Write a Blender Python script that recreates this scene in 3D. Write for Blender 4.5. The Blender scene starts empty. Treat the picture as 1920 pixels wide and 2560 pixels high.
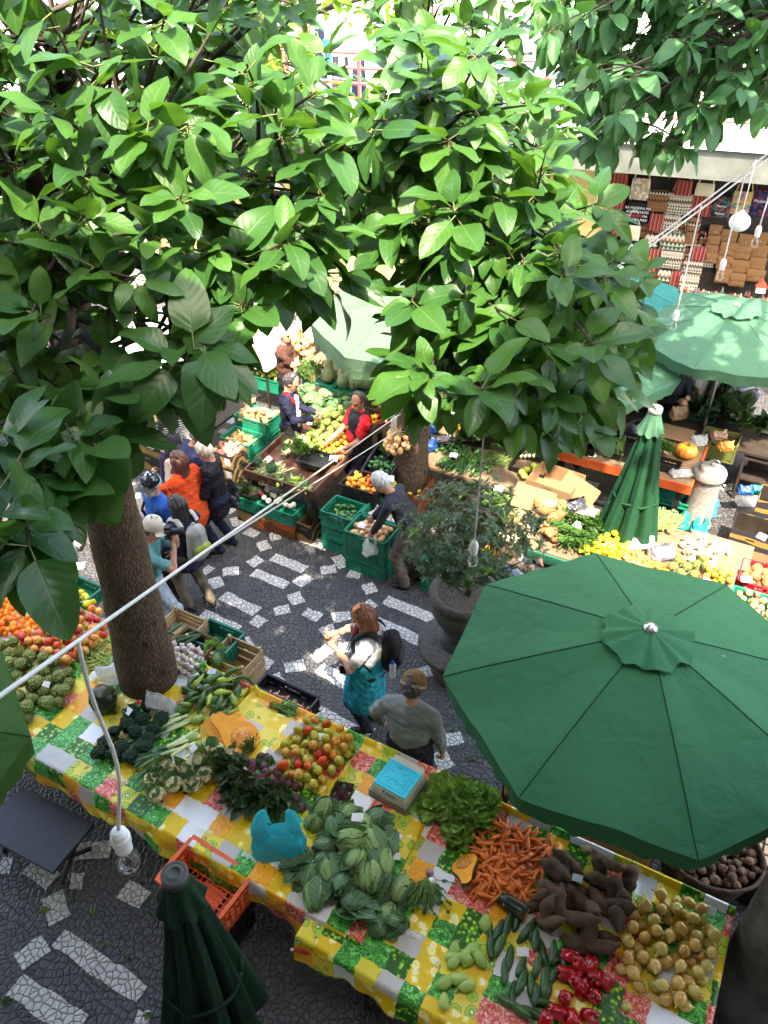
import bpy, math, random
import numpy as np
from mathutils import Vector, Matrix, Euler, noise as mnoise
R = random.Random(7)
scene = bpy.context.scene
COL = scene.collection
PI = math.pi
rad = math.radians
TH = rad(36.5); CH = 6.7; FL = 1725.0; CX, CY = 829.5, 1106.0
CT, ST = math.cos(TH), math.sin(TH)
def ray(x, y):
    u = (x-CX)/FL; v = (y-CY)/FL
    return Vector((u, CT-ST*v, -ST-CT*v))
def P(x, y, z=0.0):                 # measured picture point -> world point at height z
    d = ray(x, y); t = (z-CH)/d.z
    return Vector((d.x*t, d.y*t, z))
def PD(x, y, t):                    # ... at distance t along the optical axis
    d = ray(x, y)
    return Vector((d.x*t, d.y*t, CH+d.z*t))
GA = rad(28.5)
E1 = Vector((math.cos(GA), -math.sin(GA), 0)); E2 = Vector((math.sin(GA), math.cos(GA), 0))
def G(a, b, z=0.0):
    p = E1*a + E2*b; return Vector((p.x, p.y, z))
def AB(p):
    return (p.x*E1.x+p.y*E1.y, p.x*E2.x+p.y*E2.y)
cam = bpy.data.cameras.new("camera"); camo = bpy.data.objects.new("camera", cam); COL.objects.link(camo)
camo.location = (0, 0, CH); camo.rotation_euler = (PI/2-TH, 0, 0)
cam.sensor_fit = 'VERTICAL'; cam.sensor_height = 36.0; cam.lens = 36.0*FL/2212.0
cam.clip_start = 0.05; cam.clip_end = 400
scene.camera = camo
def tag(o, label=None, cat=None, group=None, kind=None):
    if label: o['label'] = label
    if cat: o['category'] = cat
    if group: o['group'] = group
    if kind: o['kind'] = kind
    return o
def thing(name, label, cat, loc=(0, 0, 0), rz=0.0, group=None):
    o = bpy.data.objects.new(name, None); COL.objects.link(o)
    o.location = loc; o.rotation_euler = (0, 0, rz); o.empty_display_size = .1
    return tag(o, label, cat, group)
def put(name, me, loc=(0, 0, 0), rot=(0, 0, 0), sc=1.0, parent=None, label=None, cat=None, group=None, kind=None):
    o = bpy.data.objects.new(name, me); COL.objects.link(o)
    o.location = loc; o.rotation_euler = rot
    o.scale = sc if hasattr(sc, '__len__') else (sc, sc, sc)
    if parent: o.parent = parent
    return tag(o, label, cat, group, kind)
def copy_tree(src, loc, rz, label=None, group=None, sc=None):
    r = src.copy(); COL.objects.link(r); r.location = loc; r.rotation_euler = (0, 0, rz)
    if sc: r.scale = (sc, sc, sc)
    if label: r['label'] = label
    if group: r['group'] = group
    for ch in list(src.children):
        c = ch.copy(); COL.objects.link(c); c.parent = r
        for g in list(ch.children):
            d = g.copy(); COL.objects.link(d); d.parent = c
    return r
def frame(axis):
    a = Vector(axis).normalized()
    h = Vector((0, 0, 1)) if abs(a.z) < .9 else Vector((1, 0, 0))
    x = a.cross(h).normalized(); y = x.cross(a).normalized()
    return x, y, a
class MB:
    def __init__(s): s.v = []; s.f = []; s.m = []; s.uv = {}; s.r = {}
    def add(s, vs, fs, mi=0, uv=None, rnd=None):
        b = len(s.v); s.v += [tuple(v) for v in vs]
        if uv: s.uv.update({b+i: q for i, q in enumerate(uv)})
        if rnd is not None: s.r.update({b+i: rnd for i in range(len(vs))})
        s.f += [tuple(b+i for i in f) for f in fs]; s.m += [mi]*len(fs); return b
    def box(s, c, size, rz=0.0, mi=0, M=None, taper=1.0):
        x, y, z = size[0]/2, size[1]/2, size[2]/2
        vs = [Vector((sx*x*(taper if sz < 0 else 1), sy*y*(taper if sz < 0 else 1), sz*z)) for sz in (-1, 1) for sy in (-1, 1) for sx in (-1, 1)]
        if rz: q = Matrix.Rotation(rz, 3, 'Z'); vs = [q @ v for v in vs]
        vs = [v+Vector(c) for v in vs]
        if M: vs = [M @ v for v in vs]
        s.add(vs, [(0, 2, 3, 1), (4, 5, 7, 6), (0, 1, 5, 4), (2, 6, 7, 3), (0, 4, 6, 2), (1, 3, 7, 5)], mi); return s
    def tube(s, pts, r, seg=8, mi=0, cap=True):
        pts = [Vector(p) for p in pts]; n = len(pts)
        rr = r if hasattr(r, '__len__') else [r]*n
        vs = []; px = None
        for i, p in enumerate(pts):
            t = (pts[min(i+1, n-1)]-pts[max(i-1, 0)])
            if t.length < 1e-9: t = Vector((0, 0, 1))
            t.normalize()
            if px is None: px, py, _ = frame(t)
            else:
                px = (px - t*px.dot(t))
                px = px.normalized() if px.length > 1e-6 else frame(t)[0]
            py = t.cross(px)
            for k in range(seg):
                a = 2*PI*k/seg; vs.append(p+px*(math.cos(a)*rr[i])+py*(math.sin(a)*rr[i]))
        fs = [(i*seg+k, i*seg+(k+1) % seg, (i+1)*seg+(k+1) % seg, (i+1)*seg+k) for i in range(n-1) for k in range(seg)]
        if cap: fs += [tuple(range(seg-1, -1, -1)), tuple((n-1)*seg+k for k in range(seg))]
        s.add(vs, fs, mi); return s
    def lathe(s, prof, seg=16, mi=0, M=None, fn=None):
        vs = []
        for i, (r, z) in enumerate(prof):
            for k in range(seg):
                a = 2*PI*k/seg; q = fn(a, i, r, z) if fn else (r, z)
                vs.append(Vector((math.cos(a)*q[0], math.sin(a)*q[0], q[1])))
        if M: vs = [M @ v for v in vs]
        n = len(prof)
        fs = [(i*seg+k, i*seg+(k+1) % seg, (i+1)*seg+(k+1) % seg, (i+1)*seg+k) for i in range(n-1) for k in range(seg)]
        if prof[0][0] > 1e-4: fs.append(tuple(range(seg-1, -1, -1)))
        if prof[-1][0] > 1e-4: fs.append(tuple((n-1)*seg+k for k in range(seg)))
        s.add(vs, fs, mi); return s
    def grid(s, fn, nu, nv, mi=0, loop=False):
        vs = [fn(i/nu, j/nv) for i in range(nu+(0 if loop else 1)) for j in range(nv+1)]
        w = nv+1; m = nu
        fs = [(i*w+j, ((i+1) % m if loop else i+1)*w+j, ((i+1) % m if loop else i+1)*w+j+1, i*w+j+1) for i in range(nu) for j in range(nv)]
        s.add(vs, fs, mi); return s
    def ball(s, c, r, seg=10, rings=6, mi=0, sc=(1, 1, 1), M=None, fn=None):
        vs = []; fs = []
        for i in range(1, rings):
            p = PI*i/rings
            for k in range(seg):
                a = 2*PI*k/seg; d = Vector((math.sin(p)*math.cos(a), math.sin(p)*math.sin(a), math.cos(p)))
                vs.append(d)
        vs += [Vector((0, 0, 1)), Vector((0, 0, -1))]
        out = []
        for d in vs:
            q = r*(fn(d) if fn else 1); v = Vector((d.x*q*sc[0], d.y*q*sc[1], d.z*q*sc[2]))
            if M: v = M @ v
            out.append(v+Vector(c))
        for i in range(rings-2):
            for k in range(seg): fs.append((i*seg+k, (i+1)*seg+k, (i+1)*seg+(k+1) % seg, i*seg+(k+1) % seg))
        top = len(vs)-2; bot = top+1; l = (rings-2)*seg
        for k in range(seg):
            fs.append((top, k, (k+1) % seg)); fs.append((bot, l+(k+1) % seg, l+k))
        s.add(out, fs, mi); return s
    def mesh(s, name, mats, smooth=True):
        me = bpy.data.meshes.new(name); me.from_pydata(s.v, [], s.f)
        for m in (mats if isinstance(mats, (list, tuple)) else [mats]): me.materials.append(m)
        if any(s.m): me.polygons.foreach_set('material_index', s.m)
        if s.uv:
            ul = me.uv_layers.new(name="UVMap"); li = [0]*len(me.loops); me.loops.foreach_get('vertex_index', li)
            ul.data.foreach_set('uv', [c for i in li for c in s.uv.get(i, (0, 0))])
        if s.r:
            at = me.attributes.new('rnd', 'FLOAT', 'POINT'); at.data.foreach_set('value', [s.r.get(i, .5) for i in range(len(s.v))])
        if smooth: me.polygons.foreach_set('use_smooth', [True]*len(s.f))
        me.update(); return me
    def build(s, name, mats, parent=None, loc=(0, 0, 0), rot=(0, 0, 0), smooth=False, **kw):
        return put(name, s.mesh(name, mats, smooth), loc, rot, 1.0, parent, **kw)
    def leaf(s, M, L, W, droop=.3, fold=.25, wavy=.0, nl=7, nw=4, shape=(.5, .9), frill=0.0, mi=0, rnd=.5, ph=0.0, curl=0.0, pet=0.0):
        """a leaf blade in the xy plane of M: stalk at the origin, tip along +y, upper side +z"""
        vs = []; uv = []
        ex = shape[0]; ep = shape[1]
        x = 0.0; z = 0.0; ang = 0.0; st = L/nl; sp = []
        for j in range(nl+1):
            sp.append((x, z, ang)); ang -= droop/nl*(1+.5*math.sin(ph+j)); x += math.cos(ang)*st; z += math.sin(ang)*st
        for j in range(nl+1):
            t = j/nl; y0, z0, an = sp[j]
            w = W*.5*(math.sin(PI*min(1, t**ex))**ep) if 0 < t < 1 else W*.02
            for i in range(nw+1):
                k = i/nw*2-1
                up = abs(k)*fold*w + wavy*w*math.sin(ph*3+t*9+(2 if k > 0 else 0))*abs(k) + frill*W*math.sin(t*26+ph+k*3)*abs(k)**2 + curl*w*k*k
                vs.append(M @ Vector((k*w*(1-.15*fold), y0+pet - math.sin(an)*up*.0, z0+up))); uv.append((i/nw, t))
        w1 = nw+1
        s.add(vs, [(j*w1+i, j*w1+i+1, (j+1)*w1+i+1, (j+1)*w1+i) for j in range(nl) for i in range(nw)], mi, uv, rnd)
        return s
class NT:
    def __init__(s, name):
        s.mat = bpy.data.materials.new(name); s.mat.use_nodes = True; s.t = s.mat.node_tree; s.t.nodes.clear()
        s.out = s.t.nodes.new('ShaderNodeOutputMaterial'); s._tc = None
    def n(s, typ, attrs=None, ins=None):
        nd = s.t.nodes.new('ShaderNode'+typ)
        for k, v in (attrs or {}).items(): setattr(nd, k, v)
        for k, v in (ins or {}).items():
            sk = nd.inputs[k]
            if hasattr(v, 'is_output'): s.t.links.new(v, sk)
            else:
                if hasattr(sk.default_value, '__len__') and not hasattr(v, '__len__'): v = (v,)*len(sk.default_value)
                if hasattr(v, '__len__') and len(sk.default_value) == 4 and len(v) == 3: v = (*v, 1)
                sk.default_value = v
        return nd
    def m(s, op, a, b=0.0, c=0.0): return s.n('Math', {'operation': op}, {0: a, 1: b, 2: c}).outputs[0]
    def vm(s, op, a, b=(0, 0, 0)): return s.n('VectorMath', {'operation': op}, {0: a, 1: b}).outputs[0]
    def mix(s, f, a, b, bt='MIX'): return s.n('Mix', {'data_type': 'RGBA', 'blend_type': bt}, {0: f, 6: a, 7: b}).outputs[2]
    def tc(s, k='Object'):
        if s._tc is None: s._tc = s.n('TexCoord')
        return s._tc.outputs[k]
    def rnd(s): return s.n('ObjectInfo').outputs['Random']
    def noise(s, sc, det=3, vec=None, dist=0.0, rough=.55): return s.n('TexNoise', None, {'Vector': vec or s.tc(), 'Scale': sc, 'Detail': det, 'Distortion': dist, 'Roughness': rough}).outputs[0]
    def voro(s, sc, vec=None, feat='F1', out='Distance', rnd=1.0): return s.n('TexVoronoi', {'feature': feat}, {'Vector': vec or s.tc(), 'Scale': sc, 'Randomness': rnd}).outputs[out]
    def ramp(s, f, st, ip='LINEAR'):
        nd = s.n('ValToRGB', None, {0: f}); cr = nd.color_ramp; cr.interpolation = ip
        while len(cr.elements) < len(st): cr.elements.new(.5)
        for e, (p, c) in zip(cr.elements, st): e.position = p; e.color = (*c, 1) if hasattr(c, '__len__') else (c, c, c, 1)
        return nd.outputs[0]
    def map(s, f, a, b, c=0.0, d=1.0): return s.n('MapRange', None, {0: f, 1: a, 2: b, 3: c, 4: d}).outputs[0]
    def bump(s, h, st=.3, dist=.01): return s.n('Bump', None, {'Height': h, 'Strength': st, 'Distance': dist}).outputs[0]
    def bsdf(s, col, rough=.5, spec=.5, bump=None, metal=0.0, trans=0.0, tcol=None, alpha=None, **kw):
        ins = {'Base Color': col, 'Roughness': rough, 'Specular IOR Level': spec, 'Metallic': metal}
        ins.update(kw)
        if alpha is not None: ins['Alpha'] = alpha
        if bump is not None: ins['Normal'] = bump
        b = s.n('BsdfPrincipled', None, ins).outputs[0]
        if trans:
            t = s.n('BsdfTranslucent', None, {'Color': tcol if tcol is not None else col}).outputs[0]
            b = s.n('MixShader', None, {0: trans, 1: b, 2: t}).outputs[0]
        s.t.links.new(b, s.out.inputs[0]); return s.mat
def mat(name, c, rough=.6, c2=None, scale=9.0, bump=0.0, bscale=50.0, spec=.35, objvar=0.0, metal=0.0, trans=0.0, lo=.35, hi=.65, det=4, **kw):
    t = NT(name); vec = t.tc(); col = (*c, 1) if len(c) == 3 else c
    if objvar or c2: vec = t.vm('ADD', vec, t.n('CombineXYZ', None, {0: t.m('MULTIPLY', t.rnd(), 37.0), 1: t.m('MULTIPLY', t.rnd(), 91.0)}).outputs[0])
    if c2: col = t.mix(t.map(t.noise(scale, det, vec), lo, hi), c, c2)
    else: col = t.mix(t.noise(scale, det, vec), [x*.8 for x in c], [min(1, x*1.12) for x in c])
    if objvar:
        col = t.n('HueSaturation', None, {'Value': t.map(t.rnd(), 0, 1, 1-objvar, 1+objvar), 'Hue': t.map(t.rnd(), 0, 1, .5-objvar*.06, .5+objvar*.06), 'Color': col}).outputs[0]
    b = t.bump(t.noise(bscale, 3, vec), bump, .01) if bump else None
    return t.bsdf(col, rough, spec, b, metal, trans, **kw)
def cobble(name, dark, c1, c2, joint):
    t = NT(name); v = t.tc()
    jit = t.n('TexNoise', None, {'Vector': v, 'Scale': 3.0, 'Detail': 1.0}).outputs[1]
    sv = t.vm('SCALE', jit); sv.node.inputs[3].default_value = .03; vv = t.vm('ADD', v, sv)
    sc = 18.0
    e = t.n('TexVoronoi', {'feature': 'DISTANCE_TO_EDGE', 'voronoi_dimensions': '2D'}, {'Vector': vv, 'Scale': sc}).outputs[0]
    cc = t.n('TexVoronoi', {'feature': 'F1', 'voronoi_dimensions': '2D'}, {'Vector': vv, 'Scale': sc}).outputs[1]
    r = t.n('SeparateColor', None, {0: cc}).outputs[0]
    stone = t.mix(r, c1, c2)
    stone = t.mix(t.map(t.noise(60, 3, v), .3, .75), stone, [x*.7 for x in c1])
    big = t.map(t.noise(.9, 4, v), .35, .7)
    stone = t.mix(t.m('MULTIPLY', big, .35), stone, [x*.6 for x in c1])
    msk = t.map(e, .02, .07)
    col = t.mix(msk, joint, stone)
    h = t.m('ADD', t.map(e, .02, .2), t.m('MULTIPLY', t.noise(90, 2, v), .25))
    return t.bsdf(col, t.map(r, 0, 1, .42, .62), .5, t.bump(h, .8, .012))
m_basalt = cobble("basalt_cobbles", 1, (.055, .054, .056), (.125, .12, .118), (.012, .011, .011))
m_lime = cobble("limestone_cobbles", 0, (.62, .6, .55), (.8, .78, .72), (.03, .028, .025))
gb = MB(); gb.add([(-60, -40, 0), (60, -40, 0), (60, 60, 0), (-60, 60, 0)], [(0, 1, 2, 3)])
tag(gb.build("ground", m_basalt), kind='structure')
def c_map(ox, oy, s):
    return lambda x, y: ((ox+x/s)*.8640625, (oy+y/s)*.8640625)
q1 = c_map(300, 900, 2.592); q2 = c_map(400, 1400, 3.318); q3 = c_map(700, 1500, 3.318); q4 = c_map(0, 1900, 2.592); q5 = c_map(1000, 1900, 3.318); q6 = c_map(0, 1400, 3.318)
STR = [(q1, 990, 1275, 1200, 1360), (q1, 865, 1375, 1080, 1465), (q1, 665, 1525, 890, 1635), (q1, 1185, 1155, 1350, 1215), (q1, 840, 1328, 915, 1287),
 (q1, 665, 1376, 770, 1365), (q1, 605, 1412, 642, 1475), (q1, 915, 1175, 948, 1232), (q1, 745, 1020, 775, 1072), (q1, 1405, 1270, 1455, 1345), (q1, 1300, 1365, 1400, 1354),
 (q1, 1145, 1458, 1228, 1402), (q1, 1122, 1512, 1160, 1580), (q1, 1000, 1632, 1100, 1612), (q1, 970, 1150, 1040, 1138), (q1, 815, 1105, 890, 1138), (q1, 545, 1350, 590, 1372), (q1, 670, 375, 745, 405), (q1, 780, 295, 830, 312),
 (q1, 645, 455, 690, 470), (q1, 100, 880, 135, 876), (q1, 690, 985, 735, 960), (q1, 1480, 1380, 1560, 1400), (q1, 1290, 1080, 1360, 1090), (q1, 1600, 1450, 1640, 1510),
 (q2, 345, 445, 650, 585), (q2, 510, 290, 820, 430), (q2, 1320, 890, 1600, 1060), (q2, 800, 830, 920, 880), (q2, 1270, 1240, 1650, 1440), (q2, 940, 442, 1082, 410),
 (q2, 1200, 430, 1330, 482), (q2, 1430, 482, 1580, 460), (q2, 1372, 550, 1445, 655), (q2, 775, 545, 855, 480), (q2, 680, 650, 738, 750), (q2, 1270, 825, 1410, 730), (q2, 1035, 902, 1200, 870),
 (q2, 930, 955, 1010, 1078), (q2, 1240, 1245, 1280, 1290), (q2, 370, 330, 440, 300),
 (q3, 870, 0, 1300, 170), (q3, 790, 175, 1175, 345), (q3, 670, 88, 780, 20), (q3, 440, 152, 590, 140), (q3, 1330, 1172, 1512, 1138), (q3, 1312, 1262, 1390, 1400), (q3, 1460, 1512, 1560, 1530),
 (q3, 1130, 610, 1270, 585), (q3, 490, 400, 600, 385), (q3, 700, 1070, 760, 1110),
 (q4, 380, 1150, 920, 1520), (q4, 95, 1455, 520, 1735), (q4, 115, 1312, 300, 1182), (q4, 342, 870, 392, 1040), (q4, 190, 680, 345, 790), (q4, 455, 790, 540, 780), (q4, 0, 690, 75, 680), (q4, 470, 600, 720, 575), (q4, 800, 830, 940, 912), (q4, 870, 1700, 960, 1712),
 (q5, 300, 0, 400, 70), (q5, 905, 365, 1050, 490), (q6, 340, 15, 470, 60), (q6, 555, 62, 700, 48), (q6, 450, 190, 515, 105), (q6, 200, -140, 290, -120), (q6, 20, -60, 90, -110), (q6, 90, 120, 150, 60)]
wp = MB(); seen = []
SEG = [(P(*q(x0, y0)), P(*q(x1, y1))) for q, x0, y0, x1, y1 in STR]
for _ in range(260):
    p = Vector((R.uniform(-10, 6), R.uniform(1, 13), 0)); k = R.choice((0, 0, 1, 2)); an = -GA if k == 0 else R.uniform(0, 3)
    if (p.x < -3 or p.y > 8.6) and all((p-(s+e)/2).length > .6 for s, e in SEG): v = Vector((math.cos(an), math.sin(an), 0))*(.36 if k == 0 else .13); SEG.append((p-v, p+v))
for a, b in SEG:
    d = (b-a); L = d.length
    if L < .05 or L > 2.5: continue
    mid = (a+b)/2
    if any((mid-k).length < .2 for k in seen): continue
    seen.append(mid)
    d /= L; nrm = Vector((-d.y, d.x, 0)); w = .075 + R.random()*.012
    nseg = max(3, int(L/.09)); top = []; bot = []
    for i in range(nseg+1):
        top.append(a+d*(L*i/nseg)+nrm*(w+R.uniform(-.012, .012))+Vector((0, 0, .004)))
        bot.append(a+d*(L*i/nseg)-nrm*(w+R.uniform(-.012, .012))+Vector((0, 0, .004)))
    wp.add(top+bot, [(i, nseg+1+i, nseg+2+i, i+1) for i in range(nseg)])
tag(wp.build("pavement_marking", m_lime), kind='structure')
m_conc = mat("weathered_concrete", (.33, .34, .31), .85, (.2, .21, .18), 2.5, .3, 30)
m_white = mat("white_render", (.75, .74, .71), .8, (.66, .65, .61), 1.5, .15, 40)
m_yellow = mat("pale_yellow_render", (.66, .52, .2), .85, (.58, .45, .17), 2.0, .1, 40)
m_pinkrail = mat("red_painted_metal", (.42, .09, .09), .4)
m_greycol = mat("grey_stone_column", (.12, .115, .105), .8, (.05, .045, .04), 4, .6, 90)
m_beige = mat("beige_plaster", (.55, .47, .33), .85, (.45, .38, .26), 3, .15, 50)
m_tile = mat("dark_stone_floor", (.12, .11, .1), .6)
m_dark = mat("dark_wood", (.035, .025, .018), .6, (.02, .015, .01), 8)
m_black = mat("black_plastic", (.012, .012, .013), .45)
m_wood = mat("pale_crate_wood", (.5, .35, .19), .7, (.4, .26, .13), 14, .2, 60)
m_brownwood = mat("brown_painted_wood", (.1, .042, .025), .5, (.07, .03, .02), 10, .1)
m_redwood = mat("orange_red_painted_wood", (.55, .1, .025), .45, (.4, .07, .02), 6)
m_metal = mat("galvanised_metal", (.45, .45, .46), .35, metal=1.0)
def gbox(a0, a1, b0, b1, z0, z1, name, m, label, cat):
    mb = MB(); mb.box(((a0+a1)/2, (b0+b1)/2, (z0+z1)/2), (a1-a0, b1-b0, z1-z0))
    return tag(mb.build(name, m, rot=(0, 0, -GA)), label, cat)
hall = thing("market_hall", "market hall gallery above the stalls with its floor, back wall and unseen shading roof", "building")
def part_gbox(name, m, *bx):
    mb = MB()
    for (a0, a1, b0, b1, z0, z1) in bx: mb.box(((a0+a1)/2, (b0+b1)/2, (z0+z1)/2), (a1-a0, b1-b0, z1-z0))
    return mb.build(name, m, hall, rot=(0, 0, -GA))
part_gbox("gallery_floor_and_shade_slabs", m_conc, (-16, 1.05, -4, -.05, 4.85, 5.05), (1.05, 5.5, -4, 4.4, 4.85, 5.05), (-16, -2.15, -.05, .85, 4.85, 5.05), (-16, -2.95, .85, 1.55, 4.85, 5.05))  # left slabs added out of frame to darken the ground below
part_gbox("roof", m_conc, (-16, .1, -4, .85, 8.6, 8.85), (.1, 5.5, -4, 3.4, 8.6, 8.85))  # unseen roof, its edges set so the shadow covers the front stall
part_gbox("back_wall", m_white, (-16, 5.5, -4.3, -4, 0, 8.85))
part_gbox("side_wall", m_white, (5.5, 5.8, -4.3, 4.4, 0, 8.85))
m_col = MB()
m_col.lathe([(.36, 0), (.36, .12), (.33, .16), (.335, .22), (.29, .26), (.275, .32), (.262, 3.0), (.25, 4.845)], 28)
colp = G(1.17, 3.78)
tag(m_col.build("stone_column", m_greycol, loc=colp, smooth=True), "thick dark grey round column at the end of the fruit print stall", "column")
FO = Vector((3.68, 14.5, 0)); FD = Vector((.945, -.327, 0)); FN = Vector((-.327, -.945, 0)).normalized()
FA = math.atan2(FD.y, FD.x)
shop = thing("shop_building", "two storey shop building with yellow ground floor wall and white upper gallery", "building", FO, FA)
def fbox(name, m, boxes, parent=None):   # local x along facade, y into the building, z up
    mb = MB()
    for (x0, x1, y0, y1, z0, z1) in boxes: mb.box(((x0+x1)/2, (y0+y1)/2, (z0+z1)/2), (x1-x0, y1-y0, z1-z0))
    return mb.build(name, m, parent or shop)
WB = 1.25
fbox("ground_floor_wall", m_yellow, [(-16, .42, WB, WB+.25, 0, 3.4)])
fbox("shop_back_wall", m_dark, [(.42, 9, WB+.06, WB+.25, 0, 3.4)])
fbox("fascia", mat("shade_toned_weathered_concrete", (.13, .14, .12), .85, (.085, .095, .08), 2.5, .3, 30), [(-16, 9, 0, .22, 3.25, 3.72)])  # weathered concrete with the fascia's shade put into a darker colour
fbox("gallery_slab", m_white, [(-16, 9, -.06, WB+2.6, 3.724, 3.86)])
fbox("ceiling", m_white, [(-16, 9, .22, WB+.26, 3.4, 3.5)])
fbox("upper_wall", m_white, [(-16, 9, WB+1.6, WB+1.85, 3.864, 8.2)])
rl = MB()
for z in (4.12, 4.36, 4.6, 4.84): rl.tube([(-16, .12, z), (9, .12, z)], .028, 8)
for i in range(18): rl.box((-15.6+i*1.4, .12, 4.36), (.05, .05, .99))
rl.build("railing", m_pinkrail, shop)
fbox("pillar", m_yellow, [(-3.4, -3.0, .3, .7, 0, 3.395)]); fbox("pillar", m_beige, [(-2.45, -2.2, WB-.1, WB-.004, 0, 3.39)])
fbox("door", mat("dark_red_door", (.16, .02, .02), .5), [(-2.2, -1.3, WB-.06, WB-.004, 0, 2.4)])
def onwall(x, y, off=0.0):     # picture point -> on the shop back wall, local coords
    d = ray(x, y); n = FN; p0 = FO - FN*(WB+.05) + FN*off; o = Vector((0, 0, CH))
    t = (p0-o).dot(n)/d.dot(n); p = o+d*t - FO
    return Vector((p.dot(FD), -p.dot(FN), p.z))
fc = MB(); fc.lathe([(.34, 0), (.34, .2), (.27, .26), (.26, 3.1), (.32, 3.24)], 24)
tag(fc.build("beige_column", m_beige, loc=P(600, 735, 0.6)*1.0-Vector((0, 0, .6)), smooth=True), "sunlit beige round column behind the onion seller", "column")
lw = thing("white_building", "sunlit white building with arches seen in gaps between the leaves at the far left", "building", (-10.5, 17, 0), rad(12))
mb = MB(); mb.box((0, 0, 1.9), (11, .3, 3.8)); mb.build("wall", m_white, lw)
mb = MB(); mb.box((0, -.35, 3.95), (11.4, 1.1, .25)); mb.build("cornice", m_conc, lw)
for i in range(4):
    mb = MB(); mb.box((-3.6+i*2.4, -.155, 1.15), (1.2, .04, 2.3)); mb.build("door", m_dark, lw)
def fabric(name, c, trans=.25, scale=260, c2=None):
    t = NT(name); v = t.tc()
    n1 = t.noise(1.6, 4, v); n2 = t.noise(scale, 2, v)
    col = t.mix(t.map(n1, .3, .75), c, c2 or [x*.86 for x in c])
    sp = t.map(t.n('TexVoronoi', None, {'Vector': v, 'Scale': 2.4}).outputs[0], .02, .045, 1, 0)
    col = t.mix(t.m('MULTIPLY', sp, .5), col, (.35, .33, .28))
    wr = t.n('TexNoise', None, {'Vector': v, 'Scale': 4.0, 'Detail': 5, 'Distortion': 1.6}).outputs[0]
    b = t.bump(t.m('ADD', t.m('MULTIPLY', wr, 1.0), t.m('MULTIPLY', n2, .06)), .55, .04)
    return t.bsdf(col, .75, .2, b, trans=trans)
m_umb = fabric("green_canvas", (.03, .15, .065), .24)
m_umb2 = fabric("faded_green_canvas", (.075, .19, .11), .3)
m_umb3 = fabric("teal_canvas", (.025, .2, .17), .3)
m_umb4 = fabric("olive_green_canvas", (.04, .11, .02), .3)
m_umb5 = fabric("pale_green_canvas", (.11, .21, .12), .3)
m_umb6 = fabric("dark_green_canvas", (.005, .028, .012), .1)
m_rib = mat("umbrella_rib_metal", (.25, .25, .25), .4, metal=.8)
m_cap = mat("chrome_cap", (.5, .5, .5), .3, metal=1)
def open_umbrella(name, label, c, rim_z, apex_z, rad_, m, rot0=0.0, valance=.2, group=None, n=8, seed=1, base=True):
    rr = random.Random(seed)
    t = thing(name, label, "umbrella", (c[0], c[1], 0), 0, group)
    NU, NV = n*12, 14
    ph = [rr.uniform(0, 6) for _ in range(8)]
    def top(u, v):
        a = rot0 + 2*PI*u; k = (u*n) % 1.0
        oct_ = math.cos(PI/n)/math.cos((k-.5)*2*PI/n)
        r = (.03+(rad_-.03)*v)*(1-(1-oct_)*min(1, v*1.6))
        z = apex_z + (rim_z-apex_z)*(v*.92+.08*v*v)
        mid = 1-abs(k-.5)*2
        z -= .035*mid*math.sin(PI*min(1, v*1.02))*rad_*.6          # cloth sags between ribs
        z += .006*math.sin(9*a+ph[0]+4*v)*v + .005*math.sin(31*v+7*a+ph[1])*mid*v + .004*math.sin(23*a+ph[2]-20*v)*v*v + .036*mnoise.noise(Vector((math.cos(a)*r*2.2+seed, math.sin(a)*r*2.2, seed)))*mid*v + .01*math.exp(-((v-.86)/.1)**2)*math.sin(k*40+ph[3])*(1-mid)
        z -= .012*math.exp(-((k if k < .5 else 1-k)/.02)**2)*0
        return Vector((math.cos(a)*r, math.sin(a)*r, z))
    mb = MB(); mb.grid(top, NU, NV, 0, loop=True)
    mb.build("canopy", m, t, smooth=True)
    def val(u, v):
        p = top(u, 1.0); a = rot0+2*PI*u; k = (u*n) % 1.0; mid = math.sin(PI*k)
        out = 1 + .012*math.sin(40*a+ph[3]) * v - .03*v*(1-mid*.3)
        return Vector((p.x*out, p.y*out, p.z-valance*v*(1+.06*math.sin(22*a+ph[4]))-.015*v*mid))
    mb = MB(); mb.grid(val, NU, 4, 0, loop=True)
    o = mb.build("valance", m, t, smooth=True)
    def vent(u, v):
        a = rot0+2*PI*u; r = .03+rad_*.2*v*(1+.05*math.sin(8*a+1)+.03*math.sin(13*a))
        z = apex_z+.035 - (apex_z-rim_z)*.2*v*.9 + .014*v*math.sin(11*a+ph[5]) + .008*math.sin(17*a+ph[6])*v
        return Vector((math.cos(a)*r, math.sin(a)*r, z))
    mb = MB(); mb.grid(vent, 72, 6, 0, loop=True); mb.build("vent_flap", m, t, smooth=True)
    mb = MB(); mb.lathe([(.0, .055), (.02, .055), (.024, .045), (.045, .04), (.05, .02), (.05, 0)][::-1], 20)
    mb.build("finial", [m_cap], t, (0, 0, apex_z+.02), smooth=True)
    mb = MB(); mb.tube([(0, 0, .05), (0, 0, apex_z-.02)], .024, 10); mb.build("pole", m_rib, t, smooth=True)
    for i in range(n):
        a = rot0+2*PI*i/n; mb = MB()
        mb.tube([(math.cos(a)*.04, math.sin(a)*.04, apex_z-.05), (math.cos(a)*rad_*.97, math.sin(a)*rad_*.97, rim_z-.02)], .009, 6)
        mb.build("rib", m_rib, t)
    if base:
        mb = MB(); mb.lathe([(.28, 0), (.28, .05), (.08, .09), (.04, .1), (.04, .3)], 20); mb.build("base", m_black, t, smooth=True)
    mb = MB()
    for i in range(n): mb.tube([top(i/n, .12+.88*j/8)+Vector((0, 0, .002)) for j in range(9)], .004, 5)
    mb.build("seam", m_umb6 if m is m_umb else m, t)
    return t
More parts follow.
